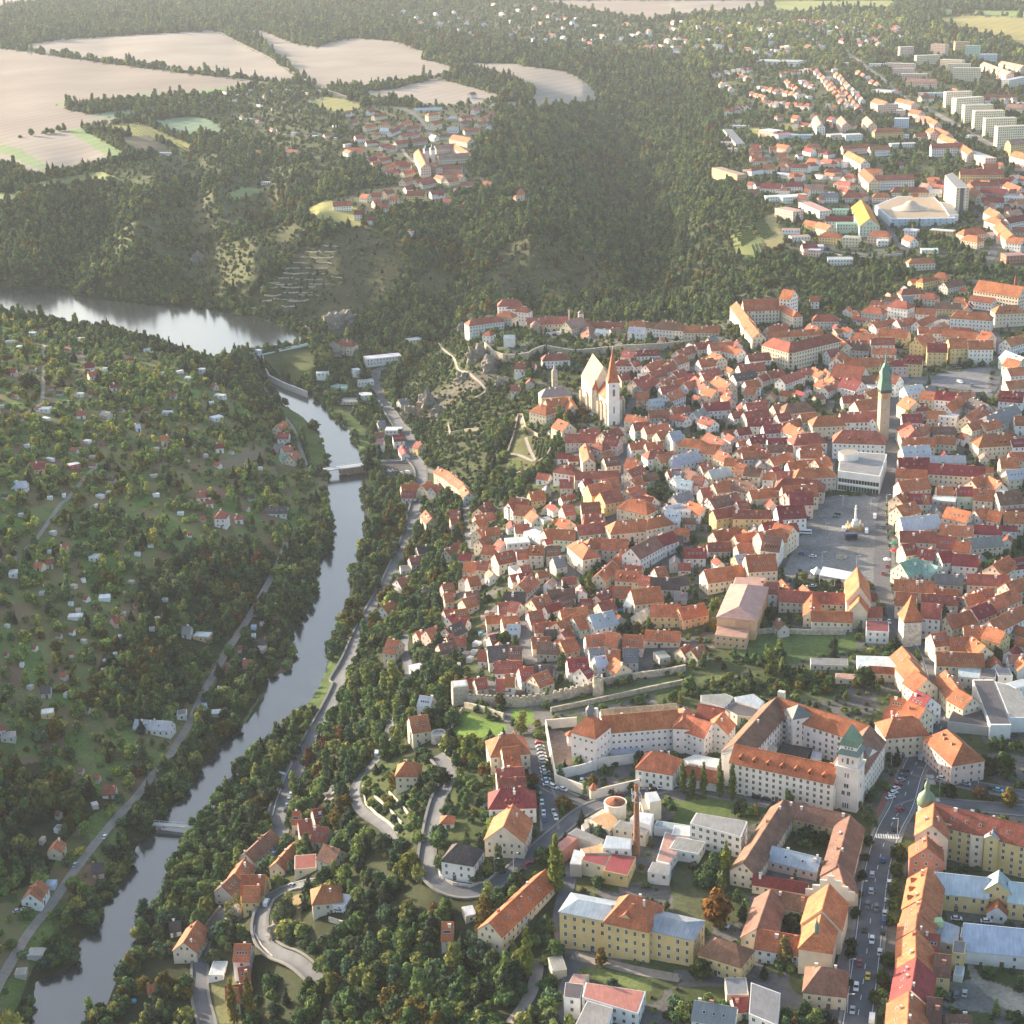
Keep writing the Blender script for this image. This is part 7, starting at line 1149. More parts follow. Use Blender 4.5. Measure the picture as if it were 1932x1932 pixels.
for a in (-1, 1):
    for b_ in (-1, 1): mb = MB(); mb.box(2.8 * a - .08, 2.8 * a + .08, 2.8 * b_ - .08, 2.8 * b_ + .08, -.3, 2.7); mb.build('leg', [M['metal']], o, (.6, .6, .6))
P = at1(T(9, (980, 312))[0]); o = thing('stage_trailer', P, .02, 'dark open show trailer standing in front of the plague column', 'trailer'); mb = MB(); mb.box(-3.6, 3.6, -1.6, 1.6, .6, 1.1); mb.box(-3.6, 3.6, 1.4, 1.6, 1.1, 4); mb.box(-3.6, -3.4, -1.6, 1.4, 1.1, 4); mb.box(3.4, 3.6, -1.6, 1.4, 1.1, 4); mb.build('body', [M['paint']], o, (.05, .05, .09)); mb = MB(); mb.box(-3.7, 3.7, -1.8, 1.7, 4, 4.25); mb.build('roof', [M['paint']], o, (.12, .13, .22))
for x in (-2, 2): w_ = link('wheel', CM['van'][2], o); w_.location = (x, -1.5, .33)
# parasols
for k, (t, x, y, col, nm) in enumerate([(9, 1178, 440, (.8, .78, .74), 'white'), (9, 1215, 390, (.6, .03, .04), 'red'), (9, 1215, 350, (.02, .2, .1), 'green')]):
    P = at1(T(t, (x, y))[0]); o = thing('parasol', P, 0, f'{nm} cafe parasol on the right edge of the main square', 'parasol', 'cafe parasols on the square'); mb = MB(); mb.lathe([(2.4, 2.2), (2.3, 2.4), (.05, 3.3)], 8); mb.build('canopy', [M['paint']], o, col); mb = MB(); mb.lathe([(.06, -.2), (.06, 2.4)], 6); mb.build('pole', [M['metal']], o, (.5, .5, .5))
# pools
for k, (t, x, y, r, l) in enumerate([(11, 845, 450, 1.9, 'round blue swimming pool in the garden of the deep-red villa'), (8, 620, 1152, 1.6, 'small round blue pool beside the white flat house at the wall tower'), (10, 735, 1528, 1.3, 'small round blue pool among the sheds at the bottom of the river bank'), (8, 838, 828, 1.8, 'pale blue paddling pool in a garden of the lower town'), (8, 1600, 700, 2.2, 'rectangular turquoise pool behind the town houses')]):
    P = at1(T(t, (x, y))[0]); o = thing('swimming_pool', P, 0, l, 'pool'); mb = MB(); mb.lathe([(r, -1.2), (r, .9), (r - .15, .9), (r - .15, .6)], 20); mb.build('rim', [M['paint']], o, (.25, .45, .6)); mb = MB(); mb.lathe([(r - .16, .5), (r - .16, .72)], 20); mb.build('water', [plain('pool_water', (.08, .42, .62), .08, .05)], o)
# lamp posts along the boulevard and the square
LAMPS = []
for t, x, y in [(12, 1035, 960), (12, 970, 1395), (12, 1200, 240), (12, 395, 440), (12, 1235, 610), (9, 935, 135), (9, 1088, 150), (9, 840, 290), (9, 820, 450), (9, 1010, 470), (9, 1175, 130), (12, 1465, 400), (12, 1680, 330), (12, 738, 1500), (11, 910, 830), (11, 1015, 800), (9, 570, 520), (12, 960, 1590)]:
    P = at1(T(t, (x, y))[0]); o = thing('street_lamp', P, random.choice([0, 3.1]), None, 'lamp post', 'street lamps'); mb = MB(); mb.lathe([(.14, -.5), (.09, 8)], 6); mb.box(-.05, 1.8, -.05, .05, 7.95, 8.08); mb.build('pole', [M['metal']], o, (.5, .52, .54)); mb = MB(); mb.box(1.4, 2.3, -.16, .16, 7.9, 8.1); mb.build('lamp_head', [M['paint']], o, (.65, .65, .65)); LAMPS.append((o, T(t, (x, y))[0]))
# painted markings
def stripes(name, t, a, b_, n, w, ln):
    P, Q = at1(T(t, a)[0]), at1(T(t, b_)[0]); d = (Q - P)[:2]; L = np.hypot(*d); d = d / L; nn = np.array([-d[1], d[0]]); mb = MB()
    for k in range(n):
        c = P[:2] + d * L * (k + .5) / n; q = [c + d * w / 2 + nn * ln / 2, c - d * w / 2 + nn * ln / 2, c - d * w / 2 - nn * ln / 2, c + d * w / 2 - nn * ln / 2]
        z = float(hz([c[0]], [c[1]])[0]) + .30; mb.add([(p[0], p[1], z) for p in q], [(0, 1, 2, 3)])
    tag(mb.build(name, [M['white']]), kind='structure')
stripes('zebra_crossing', 12, (1112, 618), (1262, 622), 11, .7, 3.6); stripes('zebra_crossing', 12, (1408, 280), (1422, 335), 8, .55, 4); stripes('zebra_crossing', 12, (1445, 405), (1450, 428), 5, .5, 3)
for Q, w in ROADS:
    if w == 10.5:
        mb = MB()
        for off, dash in ((0, 1), (-4.6, 0), (4.6, 0)):
            tg = np.gradient(Q, axis=0); tg /= np.hypot(tg[:, 0], tg[:, 1])[:, None]; nr = np.stack([-tg[:, 1], tg[:, 0]], -1); C = Q + nr * off
            for i in range(len(C) - 1):
                if dash and i % 3: continue
                a, b_ = C[i], C[i + 1]; n_ = nr[i] * .13; za, zb_ = [float(hz([p[0]], [p[1]])[0]) + .3 for p in (a, b_)]
                mb.add([(a[0] + n_[0], a[1] + n_[1], za), (a[0] - n_[0], a[1] - n_[1], za), (b_[0] - n_[0], b_[1] - n_[1], zb_), (b_[0] + n_[0], b_[1] + n_[1], zb_)], [(0, 1, 2, 3)])
        tag(mb.build('lane_marking', [M['white']]), kind='structure')
road('pavement', T(12, (925, 1500), (960, 1250), (990, 1050), (1020, 850), (1050, 640)), 6, plain('pavement', (.17, .165, .16), .9, .2, .4), .2); road('cycle_path', T(12, (1100, 550), (1160, 430), (1220, 300), (1260, 225)), 3.2, plain('cycle_path', (.26, .11, .09), .9, .2, .4), .24)
# ------------------------------------------------------------------ rocks and retaining walls on the slopes
def rock(t, x, y, sx, sy, sz, seed, label):
    P = at1(T(t, (x, y))[0]); rng = random.Random(seed); bm = bmesh.new(); bmesh.ops.create_icosphere(bm, subdivisions=3, radius=1)
    for v in bm.verts:
        n = v.co.normalized(); k = 1 + .28 * math.sin(n.x * 5 + seed) * math.cos(n.y * 4 + seed * 2) + .2 * math.sin(n.z * 9 + n.x * 7 + seed) + rng.uniform(-.1, .1)
        v.co = Vector((n.x * sx * k, n.y * sy * k, max(-.4, n.z) * sz * k))
    me = bpy.data.meshes.new('rock_outcrop'); bm.to_mesh(me); bm.free(); me.materials.append(M['stone'])
    o = link('rock_outcrop', me, None, (.26, .235, .2)); o.location = P; o.rotation_euler = (0, 0, rng.uniform(0, 3)); tag(o, label, 'rock', 'rock outcrops on the cliffs'); FOOT.append((P[0], P[1], min(sx, sy) * .8))
for k, (t, x, y, sx, sy, sz, l) in enumerate([(5, 20, 470, 11, 9, 14, 'grey crag above the dam road, left of the cliff villa'), (5, 95, 440, 10, 8, 12, 'grey crag directly above the cliff villa'), (5, 30, 610, 8, 7, 8, 'rock foot just under the cliff villa'), (4, 1850, 450, 12, 9, 12, 'rock face at the right end of the dam'), (4, 1700, 500, 9, 6, 6, 'low rock at the reservoir edge near the dam'),
    (5, 440, 960, 7, 6, 9, 'dark crag left of the lone cliff chimney'), (5, 540, 900, 9, 7, 11, 'dark crag right of the lone cliff chimney'), (5, 600, 950, 8, 6, 8, 'lower dark crag right of the lone cliff chimney'), (5, 740, 760, 8, 6, 7, 'crag on the footpath below the castle'), (5, 880, 690, 9, 7, 9, 'crag right under the castle forecourt wall'), (5, 820, 640, 9, 7, 12, 'crag under the castle left corner'), (5, 740, 510, 8, 6, 12, 'cliff rock at the castle left end'), (5, 950, 780, 7, 5, 6, 'small crag left of the small white slope house'),
    (8, 540, 620, 6, 5, 5, 'mossy rock on the slope above the river road'), (10, 1310, 1060, 5, 4, 5, 'rock under the yellow house at the fork'), (10, 1530, 1150, 5, 4, 5, 'pale rock inside the lower hairpin'), (10, 1850, 400, 6, 5, 4, 'bare rounded rock above the red-roofed houses'), (4, 1090, 110, 10, 7, 10, 'pale rocky patch high on the wooded valley side')]):
    rock(t, x, y, sx, sy, sz, k * 1.7 + 1, l)
for nm, l, t, s_, h in [('road_wall', 'pale low wall along the outside of the villa hairpin', 11, '592 770 610 840 680 885 780 898 880 862 960 790', 1.3), ('road_wall', 'pale kerb wall on the inside of the upper road loop', 11, '185 350 200 440 260 500 330 550 380 600', 1.4), ('terrace_step', 'upper garden terrace wall inside the road loop', 11, '250 400 330 470 400 550', 1.2), ('terrace_step', 'lower garden terrace wall inside the road loop', 11, '330 380 400 450 470 540', 1.2), ('road_wall', 'grey wall on the outside of the lower hairpin', 10, '1410 1060 1400 1160 1440 1230 1500 1290', 1.4), ('road_wall', 'retaining wall under the hillside villa yard', 11, '0 1085 90 1110 170 1150', 2.4), ('road_wall', 'pale wall along the river side of the main valley road', 10, '1610 220 1560 320 1520 430 1500 510', 1), ('road_wall', 'long curved retaining wall under the upper town', 3, '700 1330 800 1385 920 1415 1080 1430 1300 1405', 3)]:
    wall_line(nm, l, 'wall', t, s_, h, .6, (.5, .47, .42), False, True)
ORD_ = "first second third fourth fifth sixth seventh eighth ninth tenth eleventh twelfth thirteenth fourteenth fifteenth".split()
# ------------------------------------------------------------------ vine rows and the tubs on the square
def vines(label, polys):
    mb = MB()
    for t, s_, (dx, dy), gap in polys:
        poly = TS(t, s_); W = at([p[0] for p in poly], [p[1] for p in poly])[:, :2]; (a, b_) = at([poly[0][0], poly[0][0] + dx], [poly[0][1], poly[0][1] + dy])[:, :2]
        d = (b_ - a) / np.hypot(*(b_ - a)); n = np.array([-d[1], d[0]]); pr = W @ n; along = W @ d; pl = W.tolist()
        for q in np.arange(pr.min(), pr.max(), gap):
            ts = np.arange(along.min(), along.max(), 2.5); P = ts[:, None] * d + q * n; ok = inpoly(P[:, 0], P[:, 1], pl); z = hz(P[:, 0], P[:, 1])
            for i in range(len(ts) - 1):
                if ok[i] and ok[i + 1] and random.random() > .08:
                    h = random.uniform(1.0, 1.7); w_ = random.uniform(.35, .6); A, B = P[i], P[i + 1]; o = n * w_
                    mb.add([(*(A - o), z[i] - .2), (*(A + o), z[i] - .2), (*(B + o), z[i + 1] - .2), (*(B - o), z[i + 1] - .2), (*(A - o * .5), z[i] + h), (*(A + o * .5), z[i] + h), (*(B + o * .5), z[i + 1] + h), (*(B - o * .5), z[i + 1] + h)], [(4, 5, 6, 7), (0, 1, 5, 4), (1, 2, 6, 5), (2, 3, 7, 6), (3, 0, 4, 7)])
    tag(mb.build('vine_rows', [M['vine']]), kind='stuff')
M['vine'] = plain('vine_leaves', (.09, .12, .03), .95, .4, .8)
vines('', [(5, '1105 1070 1180 1085 1215 1140 1160 1210 1140 1200 1110 1110', (3, -14), 2.6), (5, '985 1200 1060 1215 1075 1260 985 1275', (20, 3), 2.6), (3, '430 1230 500 1205 560 1290 500 1325', (18, -8), 4), (3, '325 1290 420 1250 470 1310 380 1360', (16, -6), 4), (3, '420 1345 480 1335 520 1420 440 1440', (4, 12), 4), (1, '470 715 740 680 930 770 1080 820 1000 845 880 775', (30, 12), 9)])
g = tinted('tub_shrub', .95, .4, 1.5)
for k in range(15):
    u = [(1178, 95), (1176, 135), (1175, 170), (1176, 205), (1178, 240), (1180, 275), (1183, 315), (1190, 360), (1196, 500), (1200, 540), (1205, 580), (1212, 620), (1220, 660), (1232, 690), (1245, 715)][k]
    P = at1(T(9, u)[0]); o = thing('planter', P, 0, f'shrub tub on the right edge of the square, {ORD_[k]} from the far end', 'planter', 'planted tubs along the square')
    mb = MB(); mb.lathe([(.6, -.2), (.75, .8), (.6, .8), (.6, .65)], 10); mb.build('tub', [M['stone']], o, (.4, .36, .3)); mb = MB(); mb.lathe([(.3, .6), (.9, 1.2), (1.0, 1.8), (.6, 2.4), (.1, 2.8)], 8); mb.build('shrub', [g], o, (.05, .075, .025))
# small cottages in the allotments on the horizon and huts in the gardens by the river
def scatter(poly, n, name, cat, group, codes, w, he, minpx):
    xs = [p[0] for p in poly]; ys = [p[1] for p in poly]; got = []
    while len(got) < n:
        u, v = random.uniform(min(xs), max(xs)), random.uniform(min(ys), max(ys))
        if not bool(inpoly([u], [v], poly)[0]) or any(math.hypot(u - a, v - b) < minpx for a, b in got): continue
        P = at1((u, v))
        if any((P[0] - a) ** 2 + (P[1] - b) ** 2 < (r + 3) ** 2 for a, b, r in FOOT): continue
        got.append((u, v)); s = HCAM / max(40, (v + 197)) * .62; k = random.uniform(.5, 1.1) * w / max(.25, s) * .35
        cd_ = random.choice(codes); dy = random.uniform(-.25, .25) * k
        root, o, z = wing(None, None, (u - k, v - dy), (u + k, v + dy), w * random.uniform(.7, 1.1), he * random.uniform(.8, 1.2), cd_[0], cd_[1], cd_[2], wins=False, detail=False)
        root.name = name; tag(root, None, cat, group); BLD.append((root, (u, v), cd_[1], cd_[2], cd_[0], w))
scatter(TS(2, '300 60 560 40 760 20 1080 0 1200 40 1480 80 1680 120 1932 110 1932 290 1600 280 1200 260 900 230 500 170'), 85, 'cottage', 'cottage', 'cottages in the allotments on the horizon', ['gow', 'fww', 'grw', 'gkw', 'gww', 'gmw'], 11.5, 6, 5)
scatter(TS(3, '0 110 500 70 860 240 700 290 300 280 0 260'), 55, 'cottage', 'cottage', 'cottages in the allotments on the horizon', ['gow', 'fww', 'grw', 'gkw', 'gww'], 11.5, 6, 5)
scatter(TS(3, '660 90 1200 70 1330 170 1240 230 1000 240 860 180'), 50, 'cottage', 'cottage', 'cottages in the allotments on the horizon', ['gow', 'fww', 'grw', 'gkw', 'gmw'], 11.5, 6, 5)
HUT = ['fww', 'fww', 'few', 'gre', 'gde', 'fle', 'grw', 'gbe', 'fke']
scatter(T(0, (0, 620), (180, 650), (330, 690), (430, 750), (500, 850), (480, 990), (350, 1000), (150, 960), (0, 960)), 48, 'garden_hut', 'hut', 'small huts in the hillside gardens', HUT, 4.2, 2.4, 9)
scatter(T(0, (0, 960), (150, 960), (380, 1000), (400, 1060), (300, 1160), (250, 1300), (120, 1400), (0, 1400)), 38, 'garden_hut', 'hut', 'small huts in the hillside gardens', HUT, 3.6, 2.3, 12)
scatter(TS(7, '1350 700 1560 700 1480 1000 1250 1240 1120 1300 1160 1180'), 9, 'garden_hut', 'hut', 'small huts in the hillside gardens', HUT, 3.6, 2.3, 12)
scatter(TS(10, '200 700 400 560 560 480 620 330 480 200 300 380 250 560'), 8, 'garden_hut', 'hut', 'small huts in the hillside gardens', HUT, 4, 2.5, 12)
scatter(TS(1, '1100 510 1500 460 1800 500 1932 620 1932 780 1700 800 1300 640'), 30, 'garden_hut', 'hut', 'small huts in the hillside gardens', HUT, 6, 3.5, 6)
scatter(TS(8, '700 720 900 700 1000 800 820 1000 700 1000 640 900'), 12, 'garden_hut', 'hut', 'small huts in the hillside gardens', HUT, 4, 2.5, 9)
for s_, n in (('420 780 860 800 960 1000 800 1120 420 1000', 26), ('1660 980 1932 960 1932 1340 1760 1300 1640 1080', 26), ('1180 480 1480 540 1700 620 1932 640 1932 500 1500 480', 20), ('1560 900 1932 860 1932 960 1640 960', 10), ('560 620 1100 600 1100 700 700 720', 12), ('1260 1080 1480 1040 1490 960 1330 1000', 6), ('900 860 960 1000 1060 1080 1100 1060 1000 900', 6)):
    scatter(TS(3, s_), n, 'upper_town_house', 'house', GU, VC, 10, 6, 8)
print('buildings', len(BLD), 'windows', NWIN)
# low back-yard houses and sheds that fill the blocks of the old town
INF = [T(0, (990, 690), (1090, 800), (1180, 830), (1180, 1230), (940, 1240), (900, 1150), (930, 1000), (1020, 900), (1060, 870), (1010, 760)), T(0, (1200, 640), (1380, 640), (1440, 700), (1540, 700), (1560, 900), (1480, 1060), (1330, 1120), (1200, 1180), (1180, 800)), T(0, (1700, 730), (1860, 740), (1932, 780), (1932, 1220), (1760, 1200), (1705, 1120)), T(0, (1560, 610), (1700, 530), (1932, 530), (1932, 600), (1760, 660), (1600, 670)), T(0, (1760, 1220), (1932, 1230), (1932, 1280), (1790, 1280))]
HB = [(q[0].location.copy(), q[0].rotation_euler[2], q[1]) for q in BLD if q[0].name.split('.')[0] in ('town_house', 'small_house')]
n_ = 0; tries = 0
while n_ < 210 and tries < 30000:
    tries += 1; poly = INF[random.choices(range(5), [5, 6, 6, 3, 1])[0]]; xs = [p[0] for p in poly]; ys = [p[1] for p in poly]; u, v = random.uniform(min(xs), max(xs)), random.uniform(min(ys), max(ys))
    if not bool(inpoly([u], [v], poly)[0]): continue
    P = at1((u, v), 4.0); L = random.uniform(6, 11); w = random.uniform(5, 7.5)
    if any((P[0] - a) ** 2 + (P[1] - b) ** 2 < (max(r - 2.2, 2) + 3.4) ** 2 for a, b, r in FOOT): continue
    if any(np.min(np.hypot(Q[:, 0] - P[0], Q[:, 1] - P[1])) < wd / 2 + 4.2 for Q, wd in ROADS): continue
    near_ = min(HB, key=lambda h: (h[0][0] - P[0]) ** 2 + (h[0][1] - P[1]) ** 2)
    if (near_[0][0] - P[0]) ** 2 + (near_[0][1] - P[1]) ** 2 > 32 ** 2: continue
    a = near_[1] + random.choice([0, math.pi / 2]); zb = float(hz([P[0]], [P[1]])[0]); he = random.uniform(3, 5.2); cd_ = random.choice(['goc', 'grw', 'gre', 'gbe', 'gde', 'gmw', 'few', 'goc', 'gow', 'gkw', 'gge'])
    rise = 0 if cd_[0] == 'f' else w * .43; dx, dy = math.cos(a) * L / 2, math.sin(a) * L / 2; z = zb + he + rise
    p1, p2 = project(np.array([[P[0] - dx, P[1] - dy, z], [P[0] + dx, P[1] + dy, z]]))
    root, o, zz = wing(None, None, tuple(p1), tuple(p2), w, he, cd_[0], cd_[1], cd_[2], zb=zb, chim=random.choice([0, 1]), wsz=(.9, 1.2)); root.name = 'yard_house'; tag(root, None, 'outbuilding', 'yard houses inside the old town blocks')
    BLD.append((root, (u, v), cd_[1], cd_[2], cd_[0], w)); n_ += 1
print('infill', n_)
# ------------------------------------------------------------------ words that single things out
ORD = 'first second third fourth fifth sixth seventh eighth ninth tenth eleventh twelfth thirteenth fourteenth fifteenth sixteenth seventeenth eighteenth nineteenth twentieth'.split()
ORD += ['twenty-' + q for q in ORD[:9]] + ['thirtieth'] + ['thirty-' + q for q in ORD[:9]] + ['fortieth'] + ['forty-' + q for q in ORD[:9]] + ['fiftieth'] + ['fifty-' + q for q in ORD[:9]] + ['sixtieth'] + ['sixty-' + q for q in ORD[:9]]
MARKS = [('the gothic church', 1135, 770), ('the clock tower', 1668, 790), ('the department store', 1610, 890), ('the plague column', 1612, 985), ('the apricot theatre', 1390, 1140), ('the friary church', 1620, 1125), ('the gate tower', 1717, 1165), ('the courthouse', 1510, 1400), ('the prison', 1220, 1370), ('the factory chimney', 1202, 1560),
         ('the yellow school', 1195, 1745), ('the convent church', 1560, 1720), ('the domed tenement', 1800, 1560), ('the round wall tower', 1129, 1300), ('the square wall tower', 868, 1310), ('the castle', 950, 590), ('the brewery', 1150, 620), ('the gorge monastery', 1440, 590), ('the cream school', 1510, 650), ('the upper square', 1810, 700),
         ('the hotel slab', 1803, 370), ('the golden-roofed school', 1625, 405), ('the pale yellow slabs', 1850, 215), ('the abbey', 830, 290), ('the pink chapel', 981, 360), ('the dam', 510, 660), ('the road bridge', 655, 880), ('the weir footbridge', 320, 1558), ('the white mansion', 418, 980), ('the right-edge monastery', 1880, 545),
         ('the zigzag vineyard', 1000, 850), ('the long barn', 960, 1720), ('the hairpin villa', 770, 1455), ('the dark-roofed villa', 870, 1615), ('the big white warehouse', 1465, 115), ('the white field house', 890, 180), ('the green copper roof', 1735, 1070), ('the white L-shaped house', 1110, 1035), ('the dark warehouse halls', 1875, 1330), ('the river-road row houses', 470, 1620),
         ('the long white cabin', 295, 1365), ('the orange slope house', 738, 1220), ('the terraced spur', 590, 530), ('the teal field', 360, 240), ('the far avenue', 1620, 110), ('the open highway field', 1280, 20)]
def mark(p):
    best = min(MARKS, key=lambda q: (q[1] - p[0]) ** 2 + ((q[2] - p[1]) * 1.25) ** 2); dx, dy = p[0] - best[1], (p[1] - best[2]) * 1.3
    d = ('right of' if dx > 0 else 'left of') if abs(dx) > abs(dy) else ('below' if dy > 0 else 'above'); return best[0], d, math.hypot(dx, dy)
def label_all(items):       # items: (object, photo point, description)
    from collections import defaultdict
    G = defaultdict(list)
    for o, p, desc in items: n, d, r = mark(p); G[(desc, d, n)].append((r, o))
    for (desc, d, n), L in G.items():
        L.sort(key=lambda q: q[0])
        for i, (r, o) in enumerate(L):
            o['label'] = f'{desc}, {ORD[i] + " " if i else ""}closest one {d} {n}'
            if len(o['label'].split()) > 16: o['label'] = o['label'].replace(' closest one ', ' closest ').replace(', closest one', ', closest')
            if len(o['label'].split()) > 16: o['label'] = o['label'].replace(' with ', ', ').replace(' walls', ' walled')
TYPE = dict(g='gabled', h='hipped', p='pyramid-roofed', f='flat-roofed')
NOUN = dict(town_house='house', riverside_house='riverside house', villa='villa', barn='barn', shed='shed', street_house='street house', garden_house='garden house', village_house='village house', apartment_block='apartment block', upper_town_house='house', cottage='cottage', garden_hut='hut', yard_house='yard house', small_house='small house')
for q in BLD:
    if q[0].name.split('.')[0] == 'town_house' and q[5] <= 10: q[0].name = 'small_house'
label_all([(o, p, f'{"flat-roofed" if t == "f" else RN[rc] + (" hipped" if t == "h" else "")} {NOUN[o.name.split(".")[0]]} with {WN[wc]} walls') for o, p, rc, wc, t, w in BLD])
from collections import defaultdict
G_ = defaultdict(list)
for o, p, nm, kind, lab in CARS: G_[(nm, kind, lab)].append((p[1], o))
for (nm, kind, lab), L in G_.items():
    L.sort(key=lambda q: q[0]); wd = {'car': 'car', 'estate': 'estate car', 'van': 'van'}[kind]
    for i, (v, o) in enumerate(L): o['label'] = f'{nm} {wd} {lab}' + (f', {ORD[i] + " " if i else ""}farthest of that colour' if len(L) > 1 else '')
label_all([(o, p, 'grey street lamp') for o, p in LAMPS])
tw = [o for o in WALLS if o.name.startswith('terrace_wall')]
tw.sort(key=lambda o: project(np.array(o.location))[1])
for i, o in enumerate(tw): o['label'] = f'short dry-stone terrace wall on the bare spur, {ORD[i]} from the top'
def hue(c):
    r, g, b = c
    if r > g * 1.35: return 'rusty orange'
    if r > g * 1.05: return 'yellowish brown'
    s_ = r + g + b
    return 'dark green' if s_ < .17 else 'mid green' if s_ < .24 else 'light olive green'
# trees stay clear of every building footprint (FOOT is filled by the building code)
_ho = (r0 + r1) / np.maximum(.22, (HCAM - tz) / np.hypot(tx, ty)) * .75
for pl in FOOTP:
    xs, ys = [q[0] for q in pl], [q[1] for q in pl]; i_ = np.where((tx > min(xs) - 3) & (tx < max(xs) + 3) & (ty > min(ys) - 3) & (ty < max(ys) + 3))[0]
    okk[i_] &= ~inpoly(tx[i_], ty[i_], pl) & (polydist(tx[i_], ty[i_], pl) > 1.6)
for fx, fy, fr in FOOT:
    okk &= (tx - fx) ** 2 + (ty - fy) ** 2 > fr * fr
    fu, fv = project(np.array([[fx, fy, 0.0]]))[0]
    if fv < 640 or fu < 1000: okk &= (np.abs(tx - fx) > fr * .7) | (ty > fy) | (ty < fy - fr - 1.0 * _ho)
tx, ty, tz, tu, tv, r0, r1, grd = [q[okk] for q in (tx, ty, tz, tu, tv, r0, r1, grd)]
nT = len(tx)
tr = r0 + (r1 - r0) * RNG.random(nT) ** 1.3
tr *= np.where((RNG.random(nT) < .07) & (tr > 2), 1.4, 1)
tk = RNG.choice([0, 1, 2, 3, 4, 5, 7], nT, p=[.2, .2, .17, .12, .05, .06, .2])
tk[(tr < 1.6)] = 5
tc = GREENS[RNG.choice(len(GREENS), nT, p=[.2, .2, .16, .16, .1, .1, .08])] * (0.8 + .5 * RNG.random((nT, 1)))
_g = np.abs(grd - np.array(GRASS)).sum(1) < 1e-4; tc[_g] *= np.array([1.9, 1.65, 1.3])
aut = (vnoise(tx / 45, ty / 45, 55) > .74) & (RNG.random(nT) < .3)
tc[aut] = np.array([(0.13, 0.10, 0.022)]) * (0.7 + .5 * RNG.random((aut.sum(), 1)))
red = (vnoise(tx / 50, ty / 50, 65) > .8) & (RNG.random(nT) < .08); tc[red] = (0.12, 0.06, 0.022)
tc[tk == 4] = (0.03, 0.045, 0.028)
# authored single trees: photo point of the foot, crown radius, kind, colour, label
SP = []
def sp(tile, x, y, r, k, col, label): SP.append((T(tile, (x, y))[0], r * (2.5 if k == 6 else 1.28), k, col, label))
YG_, OR_, DG_, GR_, GD_ = (0.14, 0.15, 0.03), (0.20, 0.09, 0.02), (0.03, 0.045, 0.02), (0.055, 0.08, 0.022), (0.19, 0.14, 0.03)
sp(12, 245, 1085, 5.6, 0, OR_, 'huge rusty-orange tree in the park between the yellow school and the convent')
for k, (x, y, q) in enumerate([(1350, 915, 'leftmost'), (1437, 935, 'second from the left'), (1540, 955, 'middle one'), (1690, 965, 'second from the right'), (1803, 990, 'rightmost')]): sp(21, x, y, 1.25 - .1 * (k == 1), 6, (.10, .13, .03), f'slim poplar in front of the courthouse street, {q} of five')
sp(11, 1250, 930, 2.3, 6, (.13, .16, .03), 'thick yellow-green poplar between the long barn and the factory'); sp(11, 1090, 1400, 1.7, 6, (.13, .16, .03), 'yellow-green poplar below the long barn by the lane'); sp(12, 290, 855, 1.5, 6, (.15, .18, .03), 'bright yellow-green poplar beside the convent gable'); sp(10, 1380, 1649, 1.6, 6, GD_, 'golden yellow poplar at the bottom edge by the lower houses'); sp(10, 1290, 1660, 1.5, 6, GD_, 'golden yellow treetop just left of the golden poplar')
sp(11, 450, 835, 4.6, 0, YG_, 'large bright yellow-green tree inside the hairpin road'); sp(11, 620, 330, 4.4, 0, DG_, 'dark broad tree beside the villa inside the road loop'); sp(11, 1290, 460, 3.8, 2, (.16, .11, .03), 'orange-brown tree on the small triangle at the junction')
for x, y, r, q in ((110, 420, 6, 'left'), (240, 470, 8, 'highest and biggest'), (390, 480, 6.5, 'right')): sp(10, x, y, r, 2, (.085, .095, .03), f'giant spreading olive-green tree on the left bank, {q} part of the clump')
sp(12, 1720, 270, 4.2, 0, GR_, 'big round green tree at the right edge, left one of the pair'); sp(12, 1820, 285, 4.8, 0, (.05, .085, .022), 'big round green tree at the right edge, right one of the pair'); sp(12, 1850, 445, 3.3, 0, GD_, 'golden-yellow round tree beside the road at the right edge'); sp(12, 1690, 405, 2.8, 2, (.17, .10, .05), 'thin reddish autumn tree left of the golden round tree'); sp(12, 1520, 400, 2.8, 0, DG_, 'very dark bushy tree on the traffic island hedge')
for k, (x, y, r) in enumerate([(1240, 740, 3), (1228, 830, 2.7), (1215, 940, 2.8), (1215, 1005, 2), (1195, 1110, 1.4), (1185, 1335, 2.6), (1150, 1430, 2.6), (1132, 1545, 2.9)]): sp(12, x, y, r, 0, (.075, .10, .025), f'street tree on the right side of the boulevard, {ORD[k]} counted from the crossing')
for k, (x, y, r) in enumerate([(1075, 670, 1.9), (1060, 745, 1.9), (1040, 860, 2.0), (1020, 950, 1.9), (1005, 1060, 2.1), (985, 1215, 2), (975, 1285, 2.1), (965, 1430, 1.8)]): sp(12, x, y, r, 5 if k % 2 else 0, (.035, .055, .022), f'dark street tree on the left side of the boulevard, {ORD[k]} counted from the crossing')
sp(23, 880, 520, 3.8, 2, DG_, 'dark overgrown tree filling the middle of the convent courtyard'); sp(23, 1025, 540, 3, 0, DG_, 'dark tree at the right side of the convent courtyard'); sp(23, 730, 1370, 3, 2, DG_, 'dark tree in the small lower cloister garden'); sp(12, 615, 1330, 3.4, 3, (.13, .11, .04), 'olive tree in front of the low convent wing'); sp(12, 150, 1400, 4, 0, GR_, 'green tree at the right corner of the yellow school'); sp(11, 1500, 1330, 2.4, 3, (.17, .11, .03), 'tall orange-yellow tree in front of the yellow school')
